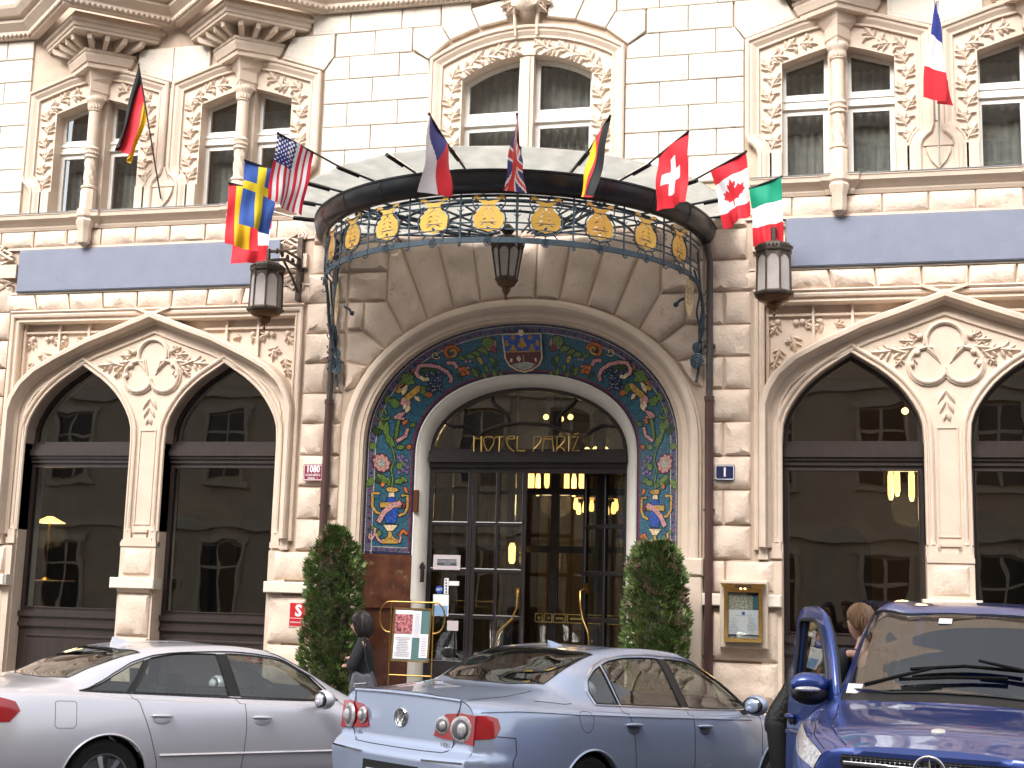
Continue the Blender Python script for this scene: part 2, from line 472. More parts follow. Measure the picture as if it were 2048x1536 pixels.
ROWS = [7.31, 7.67, 8.03, 8.38, 8.73, 9.09, 9.43, 9.79, 10.10]
G = .006
for s in (-1, 1):
    for k in range(7 if True else 0):
        z0, z1 = ROWS[k] + G, ROWS[k + 1] - G
        if k < 6:
            xs = [1.385, 2.24, 2.97] if k % 2 == 0 else [1.385, 1.85, 2.61, 2.97]
            if k == 5: xs = [1.66, 1.85, 2.60, 2.84]
        if k == 5:
            # row cut by the slanting voussoirs of the arches
            block_up(mirx([(1.85 + G, z0), (2.60 - G, z0), (2.60 - G, z1), (1.85 + G, z1)], s))
            block_up(mirx([(1.40, z0), (1.85 - G, z0), (1.85 - G, z1), (1.66, z1), (1.42, 9.28)], s))
            block_up(mirx([(2.60 + G, z0), (2.97, z0), (2.97, 9.24), (2.85, z1), (2.60 + G, z1)], s))
            continue
        if k == 6:
            block_up(mirx([(1.67 + G, z0), (2.23 - G, z0), (2.23 - G, z1), (1.67 + G, z1)], s))
            block_up(mirx([(2.23 + G, z0), (2.83 - G, z0), (2.83 - G, z1), (2.23 + G, z1)], s))
            continue
        for a, b in zip(xs, xs[1:]):
            block_up(mirx(rect(a + G, b - G, z0, z1), s))
    z0, z1 = ROWS[7] + G, ROWS[8] - G
    for a, b in ((1.26, 1.84), (1.84, 2.62), (2.62, 3.2)):
        block_up(mirx(rect(a + G, b - G, z0, z1), s))
    block_up(mirx([(.82, 9.99), (1.24, 9.79), (1.25, 10.1), (.82, 10.1)], s))
    # voussoirs of the middle window
    block_up(mirx([(1.42, 9.30), (1.65, 9.46), (1.65, 9.77), (1.25, 9.77), (1.12, 9.55)], s), -.03)
    block_up(mirx([(1.10, 9.56), (1.235, 9.78), (.815, 9.985), (.70, 9.71)], s), -.03)
    block_up(mirx([(.68, 9.72), (.80, 9.99), (.34, 10.09), (.28, 9.79)], s), -.03)
    # shoulders of the twin windows
    for c, q in ((4.17, -1), (4.17, 1), (6.60, -1), (6.60, 1)):
        if c == 4.17 and q == -1:
            block_up(mirx([(2.99, 9.25), (3.64, 9.47), (3.50, 9.78), (2.85, 9.78), (2.85, 9.44)], s), -.025)
    # strip between the two twin windows and the shield holding the flag pole
    block_up(mirx(rect(5.36, 5.41, 7.92, 9.2), s), -.01)
    block_up(mirx([(5.39, 9.24), (4.80, 9.42), (4.80, 9.78), (5.385, 9.78)], s), -.02)
    block_up(mirx([(5.40, 9.24), (5.97, 9.42), (5.97, 9.78), (5.395, 9.78)], s), -.02)
    # outer rows
    for k in range(8):
        z0, z1 = ROWS[k] + G, ROWS[k + 1] - G
        xs = [7.79, 8.25, 9.1, 9.9] if k % 2 else [7.79, 8.62, 9.45, 9.9]
        for a, b in zip(xs, xs[1:]): block_up(mirx(rect(a + G, b - G, z0, z1), s))

PROF_U = [(0, .06), (0, -.055), (-.02, -.075), (-.045, -.07), (-.055, -.045), (-.09, -.04), (-.145, .0), (-.15, -.012), (-.175, -.012), (-.18, .06)]
def carved_band(mb, path, y, size, rr, h=.03):
    """acanthus leaves and rosettes strung along a path"""
    d = 0; L = []
    for a, b in zip(path, path[1:]):
        v = (Vector(b) - Vector(a)); n = max(1, int(v.length / size + .5))
        for i in range(n):
            q = Vector(a) + v * ((i + .5) / n); L.append((q.x, q.y, atan2(v.y, v.x)))
    for i, (x, z, an) in enumerate(L):
        sd_ = 1 if i % 2 else -1
        mb.acanthus(x - cos(an) * size * .55, z - sin(an) * size * .55, an + .4 * sd_, size * 1.15, y, h, sd_)
        mb.leaf(x, z, an - 1.3 * sd_, size * .55, size * .34, y, h, -sd_)
        ox, oz = -sin(an) * sd_, cos(an) * sd_
        mb.volute(x + ox * size * .26, z + oz * size * .26, size * .2, y, h * 1.0, 1.3, rr.uniform(0, 6), sd_, 12)
def sash(win, x0, x1, z0, z1, y, m, w=.035, d=.05, top=None):
    """timber frame round one pane; top = optional slanted/curved head [(x, z)...] from right to left"""
    head = top or [(x1, z1), (x0, z1)]
    outer = [(x0, z0), (x1, z0)] + head
    inn = inset(outer, w)
    MB().prism(outer, y, y + d, [inn]).build('frame', m, win)
    return inn
def pane(win, poly, y, m):
    return MB().prism(inset(poly, -.01), y, y + .006).build('pane', m, win)
def part(name, parent):
    o = bpy.data.objects.new(name, None); link(o, parent); o.empty_display_size = .1
    return o

def fold_curtain(parent, x0, x1, z0, z1, y, m, amp=.025, n=26, name='curtain'):
    vs = []; fs = []
    for i in range(n + 1):
        x = x0 + (x1 - x0) * i / n; yy = y + amp * sin(i * 1.9) + amp * .5 * sin(i * 4.3 + x)
        vs += [(x, yy, z0), (x, yy + amp * .3, z1)]
    for i in range(n): fs.append((2 * i, 2 * i + 2, 2 * i + 3, 2 * i + 1))
    return MB().add(vs, fs).build(name, m, parent, smooth=180)

for c in UC:
    rr = random.Random(int(c * 10) + 99)
    op = u_open(c)
    outer = u_outer(c)
    field = [(c + (x - c) * .93, z - (.0 if z < 7.8 else .07)) for x, z in outer]
    MB().prism(field, .03, .33, [op]).build('window_surround', ST_TR, hotel)
    MB().mould(outer, PROF_U).build('window_hood', ST_TR, hotel)
    # plain jamb blocks under the foliage
    for q in (-1, 1):
        MB().cbox(min(c + q * .715, c + q * 1.0), max(c + q * .715, c + q * 1.0), -.012, .04, 7.31, 7.66).build('jamb_block', ST_TR, hotel)
    mb = MB()
    for q in (-1, 1):
        carved_band(mb, [(c + q * .845, 7.72), (c + q * .845, 8.98), (c + q * .28, 9.22)], .03, .20, rr, .04)
    mb.build('carved_foliage', ST_TR, hotel, smooth=60)
    # mullion behind the column
    MB().box(c - .125, c + .125, .06, .33, 7.31, 9.06).build('mullion', ST_TR, hotel)
    win = part('window', hotel)
    for q in (-1, 1):
        a, b = (c + .125, c + .715) if q > 0 else (c - .715, c - .125)
        hi, lo = 9.065, 8.885
        head = [(b, lo), (a, hi)] if q > 0 else [(b, hi), (a, lo)]
        MB().box(a, b, .215, .29, 8.29, 8.46).build('transom', WHITEF, win)
        MB().box(a, b, .195, .222, 8.30, 8.34).build('transom', WHITEF, win)
        MB().box(a, b, .20, .222, 8.41, 8.45).build('transom', WHITEF, win)
        i1 = sash(win, a + .002, b - .002, 8.461, 0, .24, WHITEF, .05, top=[(x - .002 * q, z) for x, z in head])
        pane(win, i1, .262, PANEU)
        i2 = sash(win, a + .002, b - .002, 7.312, 8.289, .235, WHITEF, .062)
        pane(win, i2, .262, PANEU)
    fold_curtain(win, c - .75, c + .75, 7.3, 8.9, .52, LACE, .03, 44)
    MB().box(c - 1.0, c + 1.0, .9, .95, 7.2, 9.3).build('room_back', INSIDE, win)

    # column standing before the mullion
    mb = MB(); y = -.075
    mb.lathe([(.115, 7.31), (.115, 7.60), (.10, 7.63)], (c, y, 0), 8, pi / 8)
    mb.lathe([(.09, 7.62), (.115, 7.635), (.115, 7.665), (.09, 7.68)], (c, y, 0), 14)
    # twisted shaft
    n = 18; zz = [7.68 + .41 * i / 16 for i in range(17)]; k0 = len(mb.v); vs = []; fs = []
    for i, z in enumerate(zz):
        for k in range(n):
            an = 2 * pi * k / n; rad = .082 + .008 * sin(an * 6 + i * .75)
            vs.append((c + rad * cos(an), y + rad * sin(an), z))
    for i in range(16):
        for k in range(n): fs.append((i * n + k, i * n + (k + 1) % n, (i + 1) * n + (k + 1) % n, (i + 1) * n + k))
    mb.add(vs, fs)
    mb.lathe([(.085, 8.09), (.105, 8.11), (.095, 8.13), (.095, 8.22), (.11, 8.24), (.095, 8.27), (.085, 8.28), (.083, 8.82), (.10, 8.835), (.085, 8.85), (.09, 8.88), (.115, 8.96), (.135, 8.99), (.135, 9.03), (.12, 9.05)], (c, y, 0), 14)
    for k in range(9):
        an = pi + pi * k / 8
        for (z, L, q) in ((8.855, .10, 0), (8.90, .09, .2)):
            k0 = len(mb.v); mb.leaf(0, z, pi / 2, L, .055, 0, .02)
            m_ = Matrix.Translation((c + cos(an + q) * .09, y + sin(an + q) * .09, 0)) @ Matrix.Rotation(an + q + pi / 2, 4, 'Z')
            mb.xf(m_, k0)
        mb.ball((c + cos(an) * .095, y + sin(an) * .095, 8.175), .022, 6, 4)
    mb.build('column', ST_TR, hotel, smooth=40)
    # corbel of the bay above: prow-shaped tiers
    def prow(mb, rings, yb=.05):
        vs = []; fs = []
        for wd, dp, z in rings: vs += [(c - wd, yb, z), (c - wd, 0 - .02, z), (c, -dp, z), (c + wd, -.02, z), (c + wd, yb, z)]
        for i in range(len(rings) - 1):
            for k in range(4): a = i * 5 + k; fs.append((a, a + 1, a + 6, a + 5))
        fs.append((4, 3, 2, 1, 0)); L = (len(rings) - 1) * 5; fs.append((L, L + 1, L + 2, L + 3, L + 4))
        return mb.add(vs, fs)
    mb = MB()
    prow(mb, [(.14, .22, 9.02), (.14, .22, 9.10), (.16, .235, 9.12), (.16, .235, 9.27), (.24, .27, 9.37), (.26, .29, 9.44)])
    prow(mb, [(.46, .36, 9.44), (.47, .37, 9.50), (.50, .40, 9.51), (.55, .44, 9.60), (.55, .44, 9.64), (.575, .46, 9.65), (.575, .46, 9.69)])
    prow(mb, [(.47, .37, 9.685), (.49, .39, 9.86)])
    mb.build('corbel', ST_TR, hotel)
    mb = MB()
    prow(mb, [(.86, .70, 9.855), (.93, .76, 9.86), (.93, .76, 9.90), (.96, .79, 9.91), (.96, .79, 9.97), (1.02, .84, 9.985), (1.02, .84, 10.03), (.95, .78, 10.04), (.95, .78, 10.12)])
    mb.build('corbel_slab', ST_TR, hotel)
    for q in (-1, 1):
        for t in (.12, .37, .62, .87):
            bx, by = c + q * .47 * t, -.39 + .37 * t
            ex, ey = c + q * (.90 * t + .05), -.72 + .70 * t * .95
            m2 = MB(); d = Vector((ex - bx, ey - by, 0)); L = d.length; d.normalize(); n_ = Vector((-d.y, d.x, 0)) * .032
            prof = [(0, 9.70), (.06, 9.69), (L * .55, 9.735), (L * .8, 9.77), (L * .85, 9.854), (0, 9.854)]
            vs = []
            for sg in (-1, 1):
                for u_, z in prof: p = Vector((bx, by, 0)) + d * u_ + n_ * sg; vs.append((p.x, p.y, z))
            k = len(prof)
            m2.add(vs, [tuple(range(k)), tuple(reversed(range(k, 2 * k)))] + [(i, i + k, (i + 1) % k + k, (i + 1) % k) for i in range(k)])
            m2.build('bracket', ST_TR, hotel)
    # pendant under the sill ledge
    mb = MB()
    mb.lathe([(.135, 7.30), (.135, 7.20), (.11, 7.17), (.135, 7.13), (.12, 7.06), (.10, 7.02), (.10, 6.86), (.085, 6.80), (.03, 6.76), (.01, 6.75)][::-1], (c, -.10, 0), 8, pi / 8)
    mb.build('pendant', ST_TR, hotel, smooth=30)

# middle window
rr = random.Random(5)
field = [(x * .93, z - (0 if z < 7.8 else .07)) for x, z in C_OUT]
MB().prism(field, .03, .33, [C_OPEN]).build('window_surround', ST_TR, hotel)
MB().mould(C_OUT, PROF_U).build('window_hood', ST_TR, hotel)
mb = MB()
for q in (-1, 1):
    pa = [(q * 1.06, 7.5), (q * 1.06, 9.0)] + [(q * x, z) for x, z in ((.75, 9.22), (.4, 9.34), (.08, 9.385))]
    carved_band(mb, pa, .03, .205, rr, .04)
mb.build('carved_foliage', ST_TR, hotel, smooth=60)
MB().prism([(-.10, 7.31), (.10, 7.31), (.10, 9.26), (-.10, 9.26)], .05, .33).build('mullion', ST_TR, hotel)
MB().box(-.045, .045, .02, .06, 7.31, 9.24).build('mullion', ST_TR, hotel)
win = part('window', hotel)
for q in (-1, 1):
    a, b = (.1, .92) if q > 0 else (-.92, -.1)
    MB().box(a, b, .215, .29, 8.33, 8.48).build('transom', WHITEF, win)
    MB().box(a, b, .19, .222, 8.34, 8.385).build('transom', WHITEF, win)
    hd = [(x, z - .005) for x, z in seg_arc(.92, 8.98, 9.27) if (x * q > .25)]
    if q > 0: hd = [(.1, 9.262)] + hd
    else: hd = hd + [(-.1, 9.262)]
    i1 = sash(win, a, b, 8.481, 0, .24, WHITEF, .055, top=list(reversed(hd)))
    pane(win, i1, .262, PANEU)
    i2 = sash(win, a, b, 7.312, 8.329, .235, WHITEF, .065)
    pane(win, i2, .262, PANEU)
fold_curtain(win, -.95, .95, 7.3, 9.25, .50, LACE, .03, 50)
MB().box(-1.2, 1.2, .9, .95, 7.2, 9.6).build('room_back', INSIDE, win)

# keystone mask
mb = MB(); y = -.13
mb.ball((0, y, 10.2), .17, 14, 10, (.8, .8, 1.15))
mb.ball((0, y - .15, 10.13), .035, 8, 6, (1, 1, 1.2))
for q in (-1, 1):
    mb.ball((q * .03, y - .13, 10.115), .022, 6, 4); mb.ball((q * .085, y - .11, 10.13), .05, 8, 6, (1, .7, .8))
    mb.ball((q * .07, y - .12, 10.21), .03, 8, 6, (1.3, .7, .6)); mb.tube([(q * .02, y - .15, 10.25), (q * .08, y - .15, 10.265), (q * .13, y - .1, 10.24)], .018, 6)
    mb.tube([(q * .01, y - .14, 10.075), (q * .05, y - .14, 10.06), (q * .10, y - .1, 10.0)], [.02, .025, .012], 6)
    for i in range(6):
        x = q * (.015 + .026 * i)
        mb.tube([(x, y - .12 + .01 * i, 10.04), (x * 1.15 + q * .006 * (i % 2), y - .13 + .015 * i, 9.94), (x * 1.05, y - .09, 9.86 + .006 * i), (x * .8, y - .05, 9.80 + .012 * i)], [.022, .026, .02, .006], 6)
    for i, (x, z, an, L) in enumerate(((.13, 10.05, -.5, .26), (.14, 9.98, -.9, .22), (.13, 10.14, -.1, .26), (.15, 10.22, .3, .3), (.12, 10.3, .9, .3))):
        mb.acanthus(q * x, z, an if q > 0 else pi - an, L, -.06, .06, q)
    mb.tube([(q * .2, -.05, 10.12), (q * .17, -.08, 9.95), (q * .155, -.07, 9.70), (q * .15, -.05, 9.52)], [.03, .028, .026, .02], 6)
mb.ball((0, y - .105, 10.065), .04, 8, 5, (1.2, .6, .5)); mb.ball((0, y - .1, 10.03), .045, 8, 5, (1.2, .6, .5))
mb.build('keystone_mask', ST_TR, hotel, smooth=60)

# crowning cornice with a bead course, breaking forward round each bay
path = [(-11, -.02)]
for c in UC:
    path += [(c - 1.20, -.02), (c, -1.0), (c + 1.20, -.02)]
path += [(11, -.02)]
def plan_mould(mb, path, prof):
    k = len(mb.v); mb.mould([(x, -y) for x, y in path], prof)     # profile (d outwards, z)
    for i in range(k, len(mb.v)):
        x, pz, ny = mb.v[i]; mb.v[i] = (x, -ny, pz)
    return mb
prof = [(-.06, 10.10), (.05, 10.10), (.06, 10.13), (.10, 10.16), (.10, 10.20), (.20, 10.30), (.20, 10.36), (.27, 10.38), (.34, 10.47), (.36, 10.52), (.36, 10.56), (-.1, 10.62)]
plan_mould(MB(), path, prof).build('cornice', ST_TR, hotel)
mb = MB()
for a, b in zip(path, path[1:]):
    a = Vector(a); b = Vector(b); v = b - a; n = int(v.length / .075); t = v.normalized(); nn = Vector((t.y, -t.x))
    for i in range(n):
        p = a + v * ((i + .5) / n) + nn * .085
        if -8.6 < p.x < 8.6: mb.ball((p.x, p.y, 10.145), .03, 6, 4, (1, 1, 1.15))
mb.build('bead_course', ST_TR, hotel, smooth=60, kind='stuff')

# sill ledge of the upper storey
for s in (-1, 1):
    mb = MB()
    pr = [(0, 7.05), (.03, 7.05), (.05, 7.09), (.05, 7.11), (.09, 7.15), (.15, 7.20), (.16, 7.255), (.17, 7.26), (.17, 7.285), (-.05, 7.312)]
    xs = [3.05] + [v for c in (4.18, 6.60) for v in (c - .16, c - .15, c + .15, c + .16)] + [11]
    pth = [(3.05, 0.03)]
    for c in (4.18, 6.60):
        pth += [(c - .17, .03), (c - .15, .0), (c + .15, .0), (c + .17, .03)]
    pth += [(11, .03)]
    if s < 0: pth = [(-x, y) for x, y in reversed(pth)]
    plan_mould(mb, pth, pr).build('sill_ledge', ST_TR, hotel)
    m2 = MB()
    plan_mould(m2, pth, [(.0, 7.314), (.178, 7.288), (.178, 7.278), (.174, 7.278), (.0, 7.30)]).build('lead_capping', LEADC, hotel)
    # flag-pole shield
    sh = [(5.39, 7.32), (5.30, 7.42), (5.245, 7.54), (5.24, 7.60), (5.54, 7.60), (5.535, 7.54), (5.48, 7.42)]
    m2 = MB().prism(mirx(sh, s), -.07, .03)
    m2.prism(mirx([(5.21, 7.62), (5.57, 7.62), (5.56, 7.66), (5.46, 7.72), (5.42, 7.82), (5.39, 7.92), (5.36, 7.82), (5.32, 7.72), (5.22, 7.66)], s), -.06, .03)
    m2.box(*sorted((s * 5.17, s * 5.61)), -.035, .03, 7.31, 7.93)
    m2.build('wall_shield', ST_TR, hotel)

# ---------------------------------------------------------------- middle storey band
for s in (-1, 1):
    # rock-faced course above the fascia
    x = 3.02
    while x < 9.8:
        block_rock(mirx(rect(x + .012, x + .56 - .012, 6.80, 7.035), s), .0, .035, .09)
        x += .56
    MB().box(*sorted((s * 2.95, s * 11)), -.02, .03, 6.755, 6.79).build('band_fillet', ST_TR, hotel)
    MB().box(*sorted((s * 2.95, s * 11)), -.02, .03, 6.08, 6.105).build('band_fillet', ST_LT, hotel)
    f = MB().cbox(*sorted((s * 3.50, s * 7.70)), -.045, .03, 6.115, 6.745, .01).build('fascia_board', BLUEP, hotel)
    f['label'] = 'plain blue-grey fascia board above the pointed windows'
    MB().box(*sorted((s * 3.50, s * 7.70)), -.05, .0, 6.106, 6.116).build('fascia_edge', mat('fascia_edge_dark', (.05, .06, .08), .6), hotel)
    # flat-arch voussoirs under the fascia
    n = 8
    for k in range(n + 2):
        b0 = 2.98 + (k) * .545; b1 = b0 + .545
        sl = lambda q: (5.415 - q) * -.035
        poly = [(b0 + .012, 5.83), (b1 - .012, 5.83), (b1 - .012 + sl(b1) * 1.0, 6.07), (b0 + .012 + sl(b0), 6.07)]
        block_rock(mirx(poly, s), .0, .05, .085)
    # strapwork ends of the fascia
    for xc in (3.28, 7.92):
        mb = MB(); X = lambda v: s * v
        for q in (-1, 1):
            zc = 6.43 + q * .0
            mb.volute(X(xc - .10 * (1 if xc < 5 else -1)), 6.43 + q * .36, .07, -.01, .05, 1.6, 1.5 * q, q * s)
            pts = [(X(xc - .03 * (1 if xc < 5 else -1)), -.04, 6.43 + q * .40), (X(xc + .12), -.05, 6.43 + q * .30), (X(xc - .12), -.05, 6.43 + q * .17), (X(xc + .1), -.04, 6.43 + q * .12)]
            mb.tube(pts, .035, 5)
            mb.tube([(X(xc - .1), -.03, 6.43 + q * .26), (X(xc + .06), -.05, 6.43 + q * .2), (X(xc + .2), -.03, 6.43 + q * .27), (X(xc + .06), -.04, 6.43 + q * .34), (X(xc - .1), -.03, 6.43 + q * .26)], .022, 5)
        mb.box(*sorted((X(xc - .20), X(xc + .21))), -.06, .03, 6.33, 6.53)
        mb.build('carved_strapwork', ST_TR, hotel, smooth=40)

# ---------------------------------------------------------------- ground storey
WIN_C = 5.415
WOFF = 1.125
def warch(c, a=.85, base=.35, e=0.0):
    h = [(-.85, base), (-.85, 3.87), (-.835, 4.10), (-.79, 4.24), (-.725, 4.36), (-.645, 4.48), (-.555, 4.59), (-.45, 4.69), (-.325, 4.79), (-.17, 4.89)]
    k = (a + e) / .85
    h = [(x * k, z + (e if z > 3.9 else 0)) for x, z in h]
    return [(c + x, z) for x, z in h] + [(c, 5.0 + e * 1.2)] + [(c - x, z) for x, z in reversed(h)]
OGEE = [(-2.215, 4.34), (-2.155, 4.53), (-2.035, 4.73), (-1.825, 4.92), (-1.515, 5.09), (-.985, 5.34), (-.475, 5.52), (0, 5.70)]
def ogee_path(c, base=2.55, d=0.0):
    L = [(-2.215, base)] + OGEE
    return [(c + x, z) for x, z in L] + [(c - x, z) for x, z in reversed(L[:-1])]
ENT_A = dict(a=2.13, zs=3.85, h=1.64, n=2.1)
ENT_B = dict(a=1.54, zs=3.75, h=1.11, n=2.2)
ENT_C = dict(a=1.385, zs=3.80, h=.90, n=2.05)
ent_hole = [(-2.14, -.1)] + arch(2.14, 3.85, 1.65, 2.1, 32) + [(2.14, -.1)]
pair_holes = [rect(s * WIN_C - 2.24, s * WIN_C + 2.24, -.1, 5.67) for s in (-1, 1)]
# wall core: pieces left and right of the openings, so that the polygon stays simple
core = MB()
core.prism([(-3.17, -.1), (-2.14, -.1)] + arch(2.14, 3.85, 1.65, 2.1, 32)[0:] + [(2.14, -.1), (3.17, -.1), (3.17, 7.1), (-3.17, 7.1)], .012, .6)
for s in (-1, 1):
    core.prism(mirx(rect(3.17, 11, 5.68, 7.1), s), .03, .6)
    core.prism(mirx(rect(7.66, 11, -.1, 5.68), s), .03, .6)
core.build('lower_wall', ST_JT, hotel)

PIER = [6.24, 5.82, 5.39, 4.97, 4.55, 4.13, 3.69, 3.26, 2.82, 2.39]
g = .012
for s in (-1, 1):
    for k in range(len(PIER) - 1):
        z1, z0 = PIER[k] - g, PIER[k + 1] + g
        x0 = 2.475
        if k % 2 == 1:
            block_rock(mirx(rect(x0, 2.71 - g, z0, z1), s)); block_rock(mirx(rect(2.71 + g, 3.05, z0, z1), s))
        else:
            block_rock(mirx(rect(x0, 3.05, z0, z1), s))
        # mirrored pier beyond the window pair
        block_rock(mirx(rect(7.79, 8.4, z0, z1), s), step=.14)
        block_rock(mirx(rect(8.43, 9.4, z0, z1), s), step=.16)
    for z0, z1 in ((6.26, 6.65), (6.68, 7.03)):
        block_rock(mirx(rect(1.9, 2.44, z0, z1), s)); block_rock(mirx(rect(2.475, 3.0, z0, z1), s))
    # foot of the pier
    for x0, x1 in ((2.475, 2.725), (2.75, 3.33)): block_rock(mirx(rect(x0, x1, 2.0, 2.37), s), -.02, .05)
    block_rock(mirx(rect(2.475, 3.37, 1.16, 1.79), s), -.03, .05)
    block_rock(mirx(rect(2.475, 3.37, .62, 1.13), s), -.03, .06); block_rock(mirx(rect(2.475, 3.37, .12, .59), s), -.04, .06)
    mb = MB(); mb.cbox(*sorted((s * 2.46, s * 3.42)), -.15, .05, 1.82, 1.97, .012).build('plinth_ledge', ST_LT, hotel)
    for x0, x1 in ((7.5, 8.4), (8.43, 9.4)):
        for z0, z1 in ((2.0, 2.37), (1.16, 1.79), (.12, 1.13)): block_rock(mirx(rect(x0, x1, z0, z1), s), -.02, .05, .16)
    MB().cbox(*sorted((s * 7.42, s * 9.5)), -.15, .05, 1.82, 1.97, .012).build('plinth_ledge', ST_LT, hotel)
    MB().cbox(*sorted((s * 2.16, s * 3.44)), -.06, .6, -.1, .11, .02).build('plinth', ST_LO, hotel)

    # voussoirs over the entrance
    V = [[(.22, 5.80), (.53, 5.775), (.68, 6.64), (.24, 6.64)],
         [(.555, 5.77), (.90, 5.69), (1.17, 6.64), (.705, 6.64)],
         [(.925, 5.68), (1.27, 5.555), (1.71, 6.64), (1.20, 6.64)],
         [(1.295, 5.545), (1.60, 5.365), (1.875, 5.84), (1.875, 6.64), (1.74, 6.64)],
         [(1.625, 5.35), (1.865, 5.165), (2.20, 5.42), (2.20, 5.81), (1.89, 5.81)],
         [(1.885, 5.15), (2.11, 4.93), (2.445, 5.0), (2.445, 5.38), (2.22, 5.40)],
         [(2.125, 4.91), (2.30, 4.62), (2.445, 4.575), (2.445, 4.97)],
         [(1.905, 5.835), (2.445, 5.835), (2.445, 6.235), (1.905, 6.235)],
         [(2.225, 5.42), (2.445, 5.42), (2.445, 5.81), (2.225, 5.81)]]
    for q in V: block_rock(mirx(inset(q, .004), s), .0, .055, .095)
    for x0, x1 in ((.0, .9), (.9, 1.88)): block_rock(mirx(rect(x0 + g, x1 - g, 6.67, 7.05), s), .0, .04)
block_rock([(-.2, 5.80), (.2, 5.80), (.22, 6.64), (-.22, 6.64)], -.01, .06, .11, 'keystone')

# hood moulding round the entrance arch
A = arch(k=36, **ENT_A)
pathA = [(-2.13, 2.40)] + A + [(2.13, 2.40)]
MB().mould(pathA, [(-.0, .18), (0, .05), (.035, .045), (.05, .03), (.06, .0), (.13, -.005), (.15, -.03), (.165, -.075), (.20, -.10), (.245, -.10), (.27, -.085), (.28, -.05), (.305, -.04), (.31, .03)]).build('arch_moulding', ST_TR, hotel, smooth=35)
for s in (-1, 1):
    mb = MB()
    mb.cbox(*sorted((s * 2.12, s * 2.47)), -.13, .1, 2.18, 2.40, .02); mb.cbox(*sorted((s * 2.12, s * 2.46)), -.10, .1, .1, 2.18, .02)
    mb.build('moulding_base', ST_TR, hotel)

